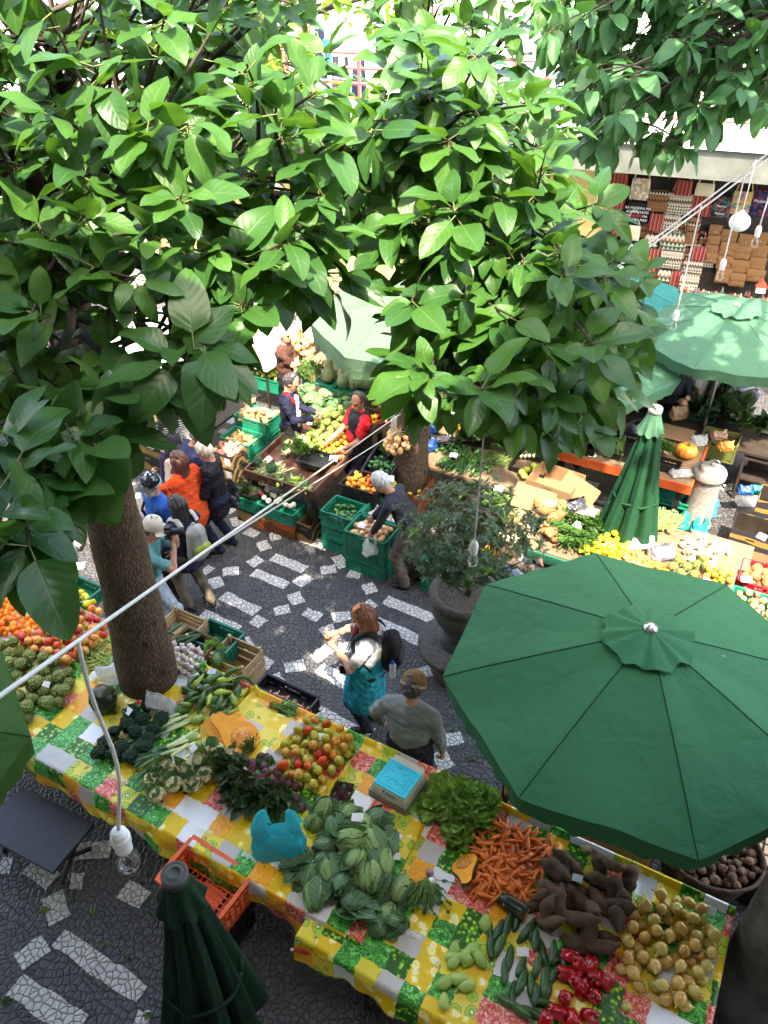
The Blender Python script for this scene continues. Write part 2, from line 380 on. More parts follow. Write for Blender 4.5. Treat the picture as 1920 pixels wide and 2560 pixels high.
open_umbrella("umbrella", "large deep green open umbrella with bird droppings over the stall aisle", (1.875, 4.03), 2.2, 2.66, 1.44, m_umb, 0, .2, seed=3)
open_umbrella("umbrella", "olive green open umbrella cut by the frame beside the cherimoya heap", PD(62, 1700, 5.25)-Vector((1.4, -.2, 0)), 2.1, 2.6, 1.28, m_umb4, rad(10), .2, seed=4)
c2_ = P(1590, 668, 2.6)
open_umbrella("umbrella", "faded light green open umbrella below the hanging bags", (c2_.x, c2_.y), 2.3, 2.62, 1.42, m_umb2, rad(8), .14, seed=5)
c3_ = P(1290, 585, 2.75)
open_umbrella("umbrella", "teal open umbrella in front of the striped shop bags", (c3_.x+.05, c3_.y+.1), 2.3, 2.75, 1.4, m_umb3, rad(20), .18, seed=6)
c4_ = P(1240, 690, 2.5)
open_umbrella("umbrella", "light green umbrella half hidden by the leaves over the bean stall", (c4_.x, c4_.y), 2.0, 2.4, 1.5, m_umb2, rad(14), .16, seed=7)
c5_ = P(840, 630, 2.5)
open_umbrella("umbrella", "sunlit pale green umbrella beyond the squashes and hanging onions", (c5_.x+.55, c5_.y+.1), 2.05, 2.5, 1.7, m_umb5, rad(3), .3, seed=8)
c6_ = P(300, 690, 2.5)
open_umbrella("umbrella", "sunlit white umbrella glimpsed between leaves beside the tree trunk", (c6_.x, c6_.y), 2.1, 2.5, 1.35, mat("white_canvas", (.78, .77, .73), .8, trans=.3), rad(12), .2, seed=9)
c7_ = P(480, 590, 2.5)
def closed_umbrella(name, label, top, z1, z0, r0, r1, m, mcap, seed=1, rz=0.0):
    rr = random.Random(seed); t = thing(name, label, "umbrella", (top.x, top.y, 0), rz)
    ph = [rr.uniform(0, 6.28) for _ in range(6)]
    def fn(u, v):
        a = 2*PI*u; r = r0+(r1-r0)*v**.85
        f = abs(math.sin(4*a+ph[0]+.35*math.sin(3*v+ph[1])))
        r *= .66+.46*f**.8*(.5+.5*v) + .1*math.sin(a+ph[2])*v
        r += .012*v*math.sin(21*a+ph[3]+5*v)
        return Vector((math.cos(a)*r, math.sin(a)*r, z1+(z0-z1)*v + .09*v*(f-.5)*v))
    mb = MB(); mb.grid(fn, 128, 26, 0, loop=True); mb.build("canopy", m, t, smooth=True)
    cr = r0*1.0
    def cap(u, v):
        a = 2*PI*u; r = cr*.86+(cr*1.0)*v**1.3*(1+.2*v*math.sin(8*a+ph[4]))
        return Vector((math.cos(a)*r, math.sin(a)*r, z1+.05-.27*v+.022*v*math.sin(8*a+ph[4]+1.2)))
    mb = MB(); mb.grid(cap, 96, 8, 0, loop=True); mb.build("vent_flap", mcap, t, smooth=True)
    zs = z0+(z1-z0)*.38; mb = MB(); mb.tube([Vector((math.cos(i*PI/20)*(r0+(r1-r0)*.66)*.98, math.sin(i*PI/20)*(r0+(r1-r0)*.66)*.98, zs+.012*math.sin(i))) for i in range(41)], .014, 6); mb.build("tie_strap", m, t, smooth=True)
    mb = MB(); mb.lathe([(cr*1.0, .02), (cr*1.0, .075), (cr*.9, .085), (cr*.75, .078), (cr*.62, .082), (cr*.45, .092), (cr*.42, .08), (.0, .08)], 24)
    mb.build("finial", m_dkcap if mcap is m_umb6 else m_cap2, t, (0, 0, z1), smooth=True)
    mb = MB(); mb.tube([(0, 0, .1), (0, 0, z1-.01)], .026, 10); mb.build("pole", m_rib, t, smooth=True)
    mb = MB(); mb.lathe([(.27, 0), (.27, .06), (.06, .1), (.04, .35)], 20); mb.build("base", m_black, t, smooth=True)
    return t
m_dkcap = mat("grey_plastic_cap", (.07, .075, .07), .45); m_cap2 = mat("pale_plastic_cap", (.5, .5, .47), .5)
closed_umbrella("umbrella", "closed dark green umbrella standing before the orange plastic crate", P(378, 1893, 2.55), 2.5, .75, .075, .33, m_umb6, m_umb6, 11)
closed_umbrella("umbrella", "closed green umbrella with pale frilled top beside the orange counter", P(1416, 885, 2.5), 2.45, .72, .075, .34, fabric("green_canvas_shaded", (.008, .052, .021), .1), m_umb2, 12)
def plastic(name, c, rough=.45): return mat(name, c, rough, [x*.75 for x in c], 6, objvar=.12, spec=.45)
m_gcr = plastic("green_crate_plastic", (.005, .2, .115)); m_bcr = plastic("black_crate_plastic", (.012, .012, .013))
m_ocr = plastic("orange_crate_plastic", (.72, .075, .012)); m_rcr = plastic("red_crate_plastic", (.55, .012, .02)); m_wcr = plastic("white_crate_plastic", (.7, .7, .68))
def card(name, c, pc=None):
    t = NT(name); v = t.tc()
    col = t.mix(t.noise(7, 4, v), c, [x*.8 for x in c])
    if pc:
        w = t.n('TexWave', {'wave_type': 'RINGS'}, {'Vector': v, 'Scale': 2.2, 'Distortion': 3.5, 'Detail': 1.5}).outputs[0]
        col = t.mix(t.map(w, .66, .74), col, pc)
    cor = t.n('TexWave', None, {'Vector': v, 'Scale': 60}).outputs[0]
    return t.bsdf(col, .8, .2, t.bump(cor, .08, .003))
m_card = card("brown_cardboard", (.25, .155, .08)); m_cardin = card("brown_cardboard_inside", (.3, .175, .085))
m_bana = card("printed_banana_box", (.03, .028, .03), (.26, .16, .045)); m_bana2 = card("printed_brown_box", (.2, .07, .03), (.12, .03, .015))
m_orbox = card("printed_orange_box", (.38, .085, .02), (.12, .05, .02))
m_paper = mat("white_paper", (.78, .78, .78), .85, (.72, .72, .73), 5)
def wall_slots(mb, x0, x1, z0, z1, y, th, slots, horiz=True, mi=0):
    """a thin wall in the xz plane at y, with rectangular openings left out (slots: x0,x1,z0,z1)"""
    xs = sorted(set([x0, x1]+[s[0] for s in slots]+[s[1] for s in slots])); zs = sorted(set([z0, z1]+[s[2] for s in slots]+[s[3] for s in slots]))
    for i in range(len(xs)-1):
        for j in range(len(zs)-1):
            cx = (xs[i]+xs[i+1])/2; cz = (zs[j]+zs[j+1])/2
            if any(s[0] < cx < s[1] and s[2] < cz < s[3] for s in slots): continue
            w = xs[i+1]-xs[i]; h = zs[j+1]-zs[j]
            if horiz: mb.box((cx, y, cz), (w, th, h), mi=mi)
            else: mb.box((y, cx, cz), (th, w, h), mi=mi)
def crate_mesh(name, L, W, H, m, style='solid'):
    mb = MB(); th = .012
    if style == 'lattice':
        for (sx, sy) in ((1, 0), (-1, 0), (0, 1), (0, -1)):
            ln = (L if sy else W)-.02; pos = (W if sy else L)/2-.012
            sl = []; n = int(ln/.05); st = ln/n
            for i in range(n):
                for j in range(4):
                    z = .05+j*(H-.12)/4; x = -ln/2+i*st
                    if j % 3 == 2 and i % 2: continue
                    sl.append((x+.012, x+st-.012, z+.012, z+(H-.12)/4-.008))
            wall_slots(mb, -ln/2, ln/2, .0, H-.03, (sy or sx)*pos, .008, sl, bool(sy))
        n = 12; mm = 8
        for i in range(n+1): mb.box((-L/2+.02+(L-.04)*i/n, 0, .012), (.012, W-.03, .006))
        for j in range(mm+1): mb.box((0, -W/2+.02+(W-.04)*j/mm, .0195), (L-.03, .012, .006))
        mb.box((0, 0, .0085), (.22, .16, .004))
        for (sx, sy) in ((1, 0), (-1, 0), (0, 1), (0, -1)):
            if sy: mb.box((0, sy*(W/2-.008), H-.015), (L-.001, .034, .03))
            else: mb.box((sx*(L/2-.008), 0, H-.0148), (.034, W-.05, .0295))
    else:
        for (sx, sy) in ((1, 0), (-1, 0), (0, 1), (0, -1)):
            ln = (L if sy else W)-.002; pos = (W if sy else L)/2
            sl = [(-.09, .09, H-.075, H-.04)]
            n = int(ln/.11)
            for i in range(n):
                x = -ln/2+.05+i*(ln-.1)/max(1, n-1)
                if abs(x) < .12: continue
                sl.append((x-.03, x+.03, .035, .047))
            if sy == 0: ln -= .03
            wall_slots(mb, -ln/2, ln/2, .004, H-.005, (sy or sx)*(pos-.014), .01, sl, bool(sy))
            for z, hh, out in ((H-.012, .024, .002), (.018, .026, -.003), (H*.68, .012, -.006), (H*.2, .01, -.006)):
                if sy: mb.box((0, sy*(pos-.005+out), z), (ln-.004, .014, hh))
                else: mb.box((sx*(pos-.005+out), 0, z), (.014, ln-.004, hh))
            for i in range(6):
                x = -ln/2+.02+i*(ln-.04)/5
                if sy: mb.box((x, sy*(pos-.0065), H/2), (.012, .012, H-.06))
                else: mb.box((sx*(pos-.0065), x, H/2), (.012, .012, H-.06))
        mb.box((0, 0, .012), (L-.03, W-.03, .006))
        for i in range(9): mb.box((-L/2+.05+i*(L-.1)/8, 0, .0175), (.01, W-.05, .005))
    return mb.mesh(name, m, False)
CR = {}
def crate(key, L, W, H, m, style='solid'):
    k = (key, L, W, H)
    if k not in CR: CR[k] = crate_mesh("crate", L, W, H, m, style)
    return CR[k]
def put_crate(loc, rz, label, group=None, key='g', L=.6, W=.4, H=.24, m=None, style='solid', rx=0.0, ry=0.0):
    m = m or {'g': m_gcr, 'b': m_bcr, 'o': m_ocr, 'r': m_rcr, 'w': m_wcr}[key]
    return put("crate", crate(key, L, W, H, m, style), loc, (rx, ry, rz), 1, None, label, "crate", group)
def carton(loc, rz, label, L=.5, W=.4, H=.25, m_out=None, flaps=True, lab=True, slot=True, m_in=None, group=None):
    t = thing("cardboard_box", label, "box", loc, rz, group); mb = MB(); th = .006
    m_out = m_out or m_bana
    for (sx, sy) in ((1, 0), (-1, 0), (0, 1), (0, -1)):
        ln = (L if sy else W)-(0 if sy else 2*th+.002); pos = (W if sy else L)/2-th/2
        sl = [(-.055, .055, H*.68, H*.68+.03)] if slot else []
        wall_slots(mb, -ln/2, ln/2, 0.0, H, (sy or sx)*pos, th, sl, bool(sy))
    mb.box((0, 0, .006), (L-2*th-.004, W-2*th-.004, .006))
    mb.build("body", m_out, t)
    mb = MB()
    for (sx, sy) in ((1, 0), (-1, 0), (0, 1), (0, -1)):
        if sy: mb.box((0, sy*(W/2-th-.003), H/2), (L-2*th-.008, .003, H-.02))
        else: mb.box((sx*(L/2-th-.003), 0, H/2), (.003, W-2*th-.012, H-.02))
    o = mb.build("lining", m_in or m_cardin, t)
    if lab:
        mb = MB(); mb.box((L*.28, -W/2-.0015, H*.5), (.09, .003, .11)); mb.build("sticker", m_paper, t)
    return t
def wood_crate(loc, rz, label, L=.5, W=.34, H=.26, group=None):
    t = thing("wooden_crate", label, "crate", loc, rz, group)
    for sy in (1, -1):
        for j in range(3):
            mb = MB(); mb.box((0, sy*(W/2), .04+j*(H-.06)/2.3), (L, .01, (H-.06)/2.9)); mb.build("slat", m_wood, t)
    for sx in (1, -1):
        for j in range(3):
            mb = MB(); mb.box((sx*(L/2-.006), 0, .04+j*(H-.06)/2.3), (.01, W-.012, (H-.06)/2.9)); mb.build("slat", m_wood, t)
        for sy in (1, -1):
            mb = MB(); mb.box((sx*(L/2-.026), sy*(W/2-.02), H/2+.02), (.028, .028, H+.02)); mb.build("corner_post", m_wood, t)
    mb = MB(); mb.box((0, 0, .01), (L-.06, W-.015, .008)); mb.build("bottom", m_wood, t)
    return t
def table(name, label, a0, a1, b0, b1, z, m, th=.04, legs=True, mleg=None, cat="table"):
    c = G((a0+a1)/2, (b0+b1)/2); t = thing(name, label, cat, c, -GA); L = a1-a0; W = b1-b0
    mb = MB(); mb.box((0, 0, z-th/2), (L, W, th)); mb.build("tabletop", m, t)
    if legs:
        for sx in (-1, 1):
            for sy in (-1, 1):
                mb = MB(); mb.tube([(sx*(L/2-.08), sy*(W/2-.08), 0), (sx*(L/2-.08), sy*(W/2-.08), z-th-.001)], .022, 8)
                mb.build("leg", mleg or m_dark, t)
    return t
def net_from(D, lo, h):
    n = np.array(D.shape); S = D < 0
    c = np.zeros(n-1, np.int8)
    for dx in (0, 1):
        for dy in (0, 1):
            for dz in (0, 1): c += S[dx:n[0]-1+dx, dy:n[1]-1+dy, dz:n[2]-1+dz]
    act = (c > 0) & (c < 8); idx = -np.ones(n-1, np.int64); cells = np.argwhere(act); idx[act] = np.arange(len(cells))
    acc = np.zeros((len(cells), 3)); cnt = np.zeros(len(cells))
    off = np.array([[a, b, d] for a in (0, 1) for b in (0, 1) for d in (0, 1)])
    for i in range(8):
        for j in range(i+1, 8):
            if np.abs(off[i]-off[j]).sum() != 1: continue
            pa = cells+off[i]; pb = cells+off[j]
            da = D[pa[:, 0], pa[:, 1], pa[:, 2]]; db = D[pb[:, 0], pb[:, 1], pb[:, 2]]
            k = (da < 0) != (db < 0); t = np.where(k, da/np.where(k, da-db, 1), 0)
            acc[k] += (pa[k]+(pb[k]-pa[k])*t[k, None]); cnt[k] += 1
    V = lo+h*acc/cnt[:, None]
    F = []
    for a in range(3):
        b, d = (a+1) % 3, (a+2) % 3
        sl0 = [slice(None)]*3; sl1 = [slice(None)]*3; sl0[a] = slice(0, n[a]-1); sl1[a] = slice(1, n[a])
        s0 = S[tuple(sl0)]; s1 = S[tuple(sl1)]
        e = np.argwhere(s0 != s1)
        e = e[(e[:, b] > 0) & (e[:, d] > 0) & (e[:, b] < n[b]-1) & (e[:, d] < n[d]-1)]
        if not len(e): continue
        def at(ob, od):
            q = e.copy(); q[:, b] -= ob; q[:, d] -= od; return idx[q[:, 0], q[:, 1], q[:, 2]]
        q = np.stack([at(1, 1), at(0, 1), at(0, 0), at(1, 0)], 1)
        fl = s0[e[:, 0], e[:, 1], e[:, 2]]
        q[~fl] = q[~fl][:, ::-1]
        F.append(q)
    return V, np.concatenate(F)
def np_mesh(name, V, F, mats, mi=None, smooth=True):
    me = bpy.data.meshes.new(name); me.from_pydata(V.tolist(), [], F.tolist())
    for m in (mats if isinstance(mats, (list, tuple)) else [mats]): me.materials.append(m)
    if mi is not None: me.polygons.foreach_set('material_index', np.asarray(mi, np.int32))
    if smooth: me.polygons.foreach_set('use_smooth', [True]*len(F))
    me.update(); return me
class SDF:
    def __init__(s): s.pr = []      # a, b, ra, rb, squash(dir, factor), material, blend
    def cap(s, a, b, ra, rb=None, m=0, k=.03, sq=None):
        s.pr.append((np.array(a, np.float32), np.array(b, np.float32), float(ra), float(ra if rb is None else rb), m, k, sq)); return s
    def ball(s, c, r, m=0, k=.03, sq=None): return s.cap(c, np.array(c)+1e-4, r, r, m, k, sq)
    def one(s, p, q):
        a, b, ra, rb, m, k, sq = q
        if sq is not None:
            for (dv, f) in sq:
                dv = np.array(dv, np.float32); dv /= np.linalg.norm(dv)
                pa = (p-a) @ dv; p = p + np.outer(pa*(1/f-1), dv).astype(np.float32)
                b = b + dv*(((b-a) @ dv)*(1/f-1))
        ab = b-a; t = np.clip(((p-a) @ ab)/max(1e-9, float(ab @ ab)), 0, 1)
        d = np.linalg.norm(p-a-t[:, None]*ab, axis=1)-(ra+(rb-ra)*t)
        if sq is not None: d = d*min(f for _, f in sq)**.5
        return d
    def dist(s, p, disp=None):
        d = None
        for q in s.pr:
            e = s.one(p, q); k = q[5]
            if d is None: d = e; continue
            if k <= 0: d = np.minimum(d, e)
            else:
                h = np.clip(.5+.5*(d-e)/k, 0, 1); d = d*(1-h)+e*h-k*h*(1-h)
        if disp is not None: d = d+disp(p)
        return d
    def bounds(s, pad=.06):
        lo = np.min([np.minimum(q[0], q[1])-max(q[2], q[3])*max([1]+[f for _, f in (q[6] or [])]) for q in s.pr], 0)-pad
        hi = np.max([np.maximum(q[0], q[1])+max(q[2], q[3])*max([1]+[f for _, f in (q[6] or [])]) for q in s.pr], 0)+pad
        return lo, hi
    def grid_eval(s, lo, n, h, disp=None):
        D = np.full(n, .25, np.float32)
        ax = [lo[i]+h*np.arange(n[i]) for i in range(3)]
        for q in s.pr:
            a, b, ra, rb, m, k, sq = q
            pad = max(ra, rb)*max([1]+[f for _, f in (sq or [])])+k+4*h
            l = np.minimum(a, b)-pad; u = np.maximum(a, b)+pad
            if sq: l -= .02; u += .02
            i0 = [max(0, int((l[i]-lo[i])/h)) for i in range(3)]; i1 = [min(n[i], int((u[i]-lo[i])/h)+2) for i in range(3)]
            sh = [i1[i]-i0[i] for i in range(3)]
            if min(sh) <= 0: continue
            p = np.empty((*sh, 3), np.float32)
            p[..., 0] = ax[0][i0[0]:i1[0]][:, None, None]; p[..., 1] = ax[1][i0[1]:i1[1]][None, :, None]; p[..., 2] = ax[2][i0[2]:i1[2]][None, None, :]
            e = s.one(p.reshape(-1, 3), q).reshape(sh)
            sl = tuple(slice(i0[i], i1[i]) for i in range(3)); d = D[sl]
            if k <= 0: D[sl] = np.minimum(d, e)
            elif k < 0: pass
            else:
                hh = np.clip(.5+.5*(d-e)/k, 0, 1); D[sl] = d*(1-hh)+e*hh-k*hh*(1-hh)
        if disp is not None:
            near = np.argwhere(np.abs(D) < .04); pts = (lo+near*h).astype(np.float32)
            D[near[:, 0], near[:, 1], near[:, 2]] += disp(pts)
        return D
    def mesh(s, name, mats, h=.01, disp=None, cut=None):
        lo, hi = s.bounds(); n = np.maximum(4, np.ceil((hi-lo)/h).astype(int)+1)
        D = s.grid_eval(lo, n, h, disp)
        if cut is not None:
            near = np.argwhere(np.abs(D) < .24); pts = (lo+near*h).astype(np.float32)
            D[near[:, 0], near[:, 1], near[:, 2]] = np.maximum(D[near[:, 0], near[:, 1], near[:, 2]], cut(pts))
        V, F = net_from(D, lo, h)
        mi = None
        if len(set(q[4] for q in s.pr)) > 1:
            c = V[F].mean(1).astype(np.float32); best = np.full(len(c), 9e9, np.float32); mi = np.zeros(len(c), int)
            for q in s.pr:
                pad = max(q[2], q[3])*1.6+.08; l = np.minimum(q[0], q[1])-pad; u = np.maximum(q[0], q[1])+pad
                ix = np.nonzero(((c > l) & (c < u)).all(1))[0]
                if not len(ix): continue
                e = s.one(c[ix], q); kk = e < best[ix]; best[ix[kk]] = e[kk]; mi[ix[kk]] = q[4]
        return np_mesh(name, V, F, mats, mi)
def waves(p, amp, fr, seed):
    r = np.random.RandomState(seed); d = np.zeros(len(p), np.float32)
    for i in range(5):
        k = r.normal(size=3); k /= np.linalg.norm(k); d += np.sin(p @ (k*fr*(1+.5*i)).astype(np.float32)+r.uniform(0, 6))*amp/(1+.5*i)
    return d*.5
def skin_ramp(name, stops, rough=.35, spot=None, sc=7.0, amt=.35, bump=0.0, bsc=60, objw=1.0, spec=.45, sss=0.0):
    t = NT(name); v = t.vm('ADD', t.tc(), t.n('CombineXYZ', None, {0: t.m('MULTIPLY', t.rnd(), 37.0), 1: t.m('MULTIPLY', t.rnd(), 91.0)}).outputs[0])
    f = t.m('ADD', t.m('MULTIPLY', t.rnd(), objw), t.m('MULTIPLY', t.m('SUBTRACT', t.noise(sc, 3, v), .5), amt*2))
    col = t.ramp(f, stops)
    if spot: col = t.mix(t.map(t.noise(sc*6, 2, v), .62, .7), col, spot)
    return t.bsdf(col, rough, spec, t.bump(t.noise(bsc, 3, v), bump, .006) if bump else None)
m_tom = skin_ramp("tomato_skin", [(0, (.3, .3, .02)), (.35, (.42, .34, .035)), (.6, (.55, .2, .02)), (.85, (.6, .06, .012)), (1, (.55, .02, .01))], .22, amt=.3)
m_mand = skin_ramp("mandarin_skin", [(0, (.85, .16, .008)), (.6, (.9, .22, .01)), (1, (.9, .34, .02))], .38, bump=.3, bsc=170, amt=.15)
m_orange = skin_ramp("orange_skin", [(0, (.85, .33, .01)), (1, (.9, .45, .03))], .4, bump=.3, bsc=170, amt=.15)
m_apple = skin_ramp("apple_skin", [(0, (.42, .02, .03)), (.4, (.55, .06, .04)), (.7, (.72, .25, .05)), (1, (.75, .5, .1))], .25, amt=.55, sc=9)
m_lemon = skin_ramp("lemon_skin", [(0, (.6, .5, .02)), (.6, (.8, .58, .02)), (1, (.5, .52, .04))], .4, bump=.25, bsc=150, amt=.15)
m_guava = skin_ramp("green_yellow_fruit", [(0, (.35, .42, .05)), (1, (.6, .55, .08))], .35)
m_mango = skin_ramp("yellow_orange_fruit", [(0, (.8, .42, .02)), (1, (.85, .55, .05))], .35)
m_onion = skin_ramp("onion_skin", [(0, (.5, .25, .05)), (.5, (.62, .38, .1)), (1, (.5, .4, .1))], .18, sc=9, amt=.45, spec=.6)
m_onionw = skin_ramp("white_onion_skin", [(0, (.7, .6, .32)), (1, (.78, .72, .5))], .3)
m_onionr = skin_ramp("braided_onion_skin", [(0, (.62, .3, .1)), (.5, (.7, .4, .16)), (1, (.75, .5, .25))], .3)
m_pepper = skin_ramp("red_pepper_skin", [(0, (.32, .004, .01)), (1, (.42, .008, .012))], .12, amt=.2, spec=.6)
m_carrot = skin_ramp("carrot_skin", [(0, (.62, .13, .02)), (1, (.78, .21, .03))], .5, sc=18, amt=.25, bump=.25, bsc=45)
m_carrotp = skin_ramp("pale_carrot_skin", [(0, (.65, .25, .08)), (1, (.75, .38, .16))], .5)
m_cuke = skin_ramp("cucumber_skin", [(0, (.016, .05, .012)), (1, (.035, .1, .02))], .33, sc=22, amt=.4, bump=.35, bsc=90)
m_zuc = skin_ramp("squash_skin", [(0, (.025, .07, .014)), (.62, (.045, .12, .02)), (.8, (.3, .42, .04)), (1, (.4, .5, .06))], .28, sc=9, amt=.12)
m_chay = skin_ramp("chayote_skin", [(0, (.2, .33, .05)), (1, (.33, .45, .1))], .35, amt=.2)
m_avo = skin_ramp("avocado_skin", [(0, (.02, .09, .02)), (1, (.07, .2, .05))], .35, bump=.4, bsc=80)
m_pot = skin_ramp("potato_skin", [(0, (.42, .28, .1)), (1, (.55, .38, .16))], .7, spot=(.22, .13, .06), amt=.25)
m_potd = skin_ramp("earthy_potato_skin", [(0, (.1, .055, .03)), (1, (.18, .1, .055))], .85, spot=(.05, .028, .016), amt=.3, bump=.4)
m_potr = skin_ramp("pink_potato_skin", [(0, (.45, .19, .14)), (1, (.55, .28, .22))], .65, amt=.2)
m_yam = skin_ramp("yam_skin", [(0, (.06, .032, .017)), (1, (.1, .056, .03))], .9, spot=(.035, .02, .012), sc=14, amt=.5, bump=.6, bsc=60)
m_swp = skin_ramp("sweet_potato_skin", [(0, (.42, .24, .1)), (1, (.55, .33, .15))], .75, amt=.3, bump=.3)
m_taro = skin_ramp("taro_skin", [(0, (.22, .1, .035)), (1, (.3, .15, .055))], .85, spot=(.12, .05, .02), bump=.6)
m_beet = skin_ramp("beetroot_skin", [(0, (.07, .025, .03)), (1, (.15, .06, .06))], .7, bump=.3)
m_turn = skin_ramp("turnip_skin", [(0, (.35, .1, .16)), (1, (.45, .2, .25))], .4, amt=.5, sc=4)
m_ban = skin_ramp("banana_skin", [(0, (.42, .46, .02)), (.6, (.66, .55, .02)), (1, (.35, .42, .03))], .45, amt=.2)
m_radw = mat("white_bulb", (.75, .72, .6), .4)
m_squash = mat("mottled_green_squash", (.13, .16, .06), .45, (.24, .25, .12), 14, .2, 60)
m_dkpump = mat("dark_green_pumpkin", (.012, .022, .012), .3, (.1, .08, .03), 5, lo=.55, hi=.75)
m_pflesh = mat("pumpkin_flesh", (.85, .35, .02), .45, (.8, .28, .015), 20); m_pseed = mat("pumpkin_seed_pulp", (.6, .13, .008), .4, (.75, .35, .06), 60, .8, 80)
m_prind = mat("tan_pumpkin_rind", (.6, .3, .06), .5); m_pump = mat("orange_pumpkin_rind", (.62, .24, .03), .4, (.5, .18, .03), 9)
def scaly(name, c1, c2, sc):
    t = NT(name); v = t.tc(); e = t.n('TexVoronoi', {'feature': 'DISTANCE_TO_EDGE'}, {'Vector': v, 'Scale': sc}).outputs[0]
    c0 = t.mix(t.rnd(), c1, [x*1.25 for x in c1])
    col = t.mix(t.map(e, .0, .1), c2, c0)
    return t.bsdf(col, .5, .3, t.bump(t.map(e, 0, .35), 1.0, .012))
m_cher = scaly("cherimoya_skin", (.2, .25, .06), (.05, .06, .02), 36)
def garlic_m():
    t = NT("garlic_skin"); g = t.n('SeparateXYZ', None, {0: t.tc()}); a = t.m('ARCTAN2', g.outputs[1], g.outputs[0])
    f = t.m('SINE', t.m('MULTIPLY', a, 9.0)); col = t.mix(t.map(f, -1, .2), (.45, .25, .2), (.78, .72, .66))
    return t.bsdf(col, .5, .3, t.bump(f, .4, .004))
m_garlic = garlic_m()
def leafm(name, c, c2, vein=(.45, .6, .2), trans=.3, rough=.4, nv=9, rv=.35, vw=.1, bumpy=.5, back=None):
    t = NT(name); uv = t.n('SeparateXYZ', None, {0: t.tc('UV')}); x = t.m('ABSOLUTE', t.m('SUBTRACT', uv.outputs[0], .5)); y = uv.outputs[1]
    rr = t.n('Attribute', {'attribute_name': 'rnd'}).outputs['Fac']
    ph = t.m('SUBTRACT', t.m('MULTIPLY', y, float(nv)), t.m('MULTIPLY', x, nv*.55))
    tri = t.m('ABSOLUTE', t.m('SUBTRACT', t.m('FRACT', ph), .5))
    lat = t.map(tri, .0, vw, 1, 0); mid = t.map(x, .008, .035, 1, 0)
    vv = t.m('MAXIMUM', t.m('MULTIPLY', lat, .45), mid)
    base = t.mix(t.m('ADD', t.m('MULTIPLY', rr, 1-rv), t.m('MULTIPLY', t.noise(5, 3), rv)), c, c2)
    col = t.mix(t.m('MULTIPLY', vv, .6), base, vein)
    geo = t.n('NewGeometry')
    if back: col = t.mix(geo.outputs['Backfacing'], col, back)
    h = t.m('ADD', t.m('MULTIPLY', tri, 1.0), t.m('MULTIPLY', mid, -.6))
    tcol = t.mix(.5, base, (.2, .48, .03))
    return t.bsdf(col, rough, .32, t.bump(h, bumpy, .012), trans=trans, tcol=tcol)
m_cabl = leafm("cabbage_leaf", (.035, .09, .045), (.1, .2, .07), (.42, .55, .3), .12, .45, 7, .5, .09)
m_cabi = leafm("cabbage_heart_leaf", (.16, .28, .08), (.28, .4, .14), (.55, .65, .4), .15, .45, 7, .5, .09)
m_let = leafm("lettuce_leaf", (.12, .28, .03), (.3, .48, .1), (.6, .72, .35), .3, .4, 6)
m_kale = leafm("dark_chard_leaf", (.012, .035, .014), (.03, .07, .025), (.12, .03, .04), .1, .35, 7)
m_herb = leafm("parsley_leaf", (.025, .09, .015), (.06, .17, .03), (.1, .2, .05), .2, .5, 4)
m_herbp = leafm("pale_herb_leaf", (.09, .2, .06), (.2, .32, .12), (.3, .4, .2), .2, .5, 4)
m_brocl = leafm("broccoli_leaf", (.03, .075, .035), (.05, .11, .05), (.2, .3, .15), .1, .5, 6)
def floret(name, c1, c2, sc):
    t = NT(name); v = t.tc(); d = t.voro(sc, v)
    return t.bsdf(t.mix(t.map(d, .1, .6), c1, c2), .8, .2, t.bump(t.m('MULTIPLY', d, -1.0), .8, .008))
m_broc = floret("broccoli_floret", (.022, .06, .026), (.008, .02, .01), 75); m_cauli = floret("cauliflower_curd", (.7, .66, .4), (.5, .42, .2), 55)
m_brocg = floret("green_broccoli_floret", (.05, .13, .05), (.02, .05, .02), 70)
m_leekw = mat("leek_white", (.66, .68, .38), .4, (.5, .6, .25), 6); m_leekg = mat("leek_green", (.05, .12, .05), .5, (.09, .2, .06), 8)
m_bean = skin_ramp("green_bean_skin", [(0, (.07, .16, .03)), (1, (.15, .26, .05))], .45, amt=.2)
m_beanp = skin_ramp("pale_bean_skin", [(0, (.3, .38, .08)), (1, (.42, .48, .13))], .45, amt=.2)
m_stalk = mat("beet_stalk", (.14, .006, .03), .35); m_tinyleaf = mat("dull_stem", (.09, .12, .03), .6)
def fruit(name, prof, m, seg=14, lobes=0, la=0.0, stem=None):
    mb = MB(); fn = (lambda a, i, r, z: (r*(1+la*math.cos(lobes*a)), z)) if lobes else None
    mb.lathe(prof, seg, 0, None, fn)
    ms = [m]
    if stem: ms.append(stem[2]); mb.tube([(0, 0, stem[0]), (.003, 0, stem[0]+stem[1])], stem[3] if len(stem) > 3 else .003, 5, 1)
    return mb.mesh(name, ms)
def sph(r, fl=.9, dimple=.15, n=9):
    pr = []
    for i in range(n+1):
        p = PI*i/n; z = -math.cos(p)*r*fl; rr = math.sin(p)*r
        if i == n: z -= dimple*r
        if i == n-1: z -= dimple*r*.15
        pr.append((max(rr, .0), z))
    return pr
K = {}
K['mandarin'] = [fruit('mandarin', sph(.031, .82, .12), m_mand)]
K['orange'] = [fruit('orange', sph(.038, .97, .06), m_orange)]
K['apple'] = [fruit('apple', sph(.037, .9, .3), m_apple, stem=(.02, .02, m_tinyleaf))]
K['tomato'] = [fruit('tomato', sph(.036, .8, .25), m_tom, 18, 5, .03, (.022, .006, m_tinyleaf, .006)), fruit('tomato', sph(.034, .9, .15), m_tom, 14, 0, 0, (.024, .006, m_tinyleaf, .006)), fruit('tomato', sph(.041, .72, .3), m_tom, 20, 7, .05, (.022, .006, m_tinyleaf, .006))]
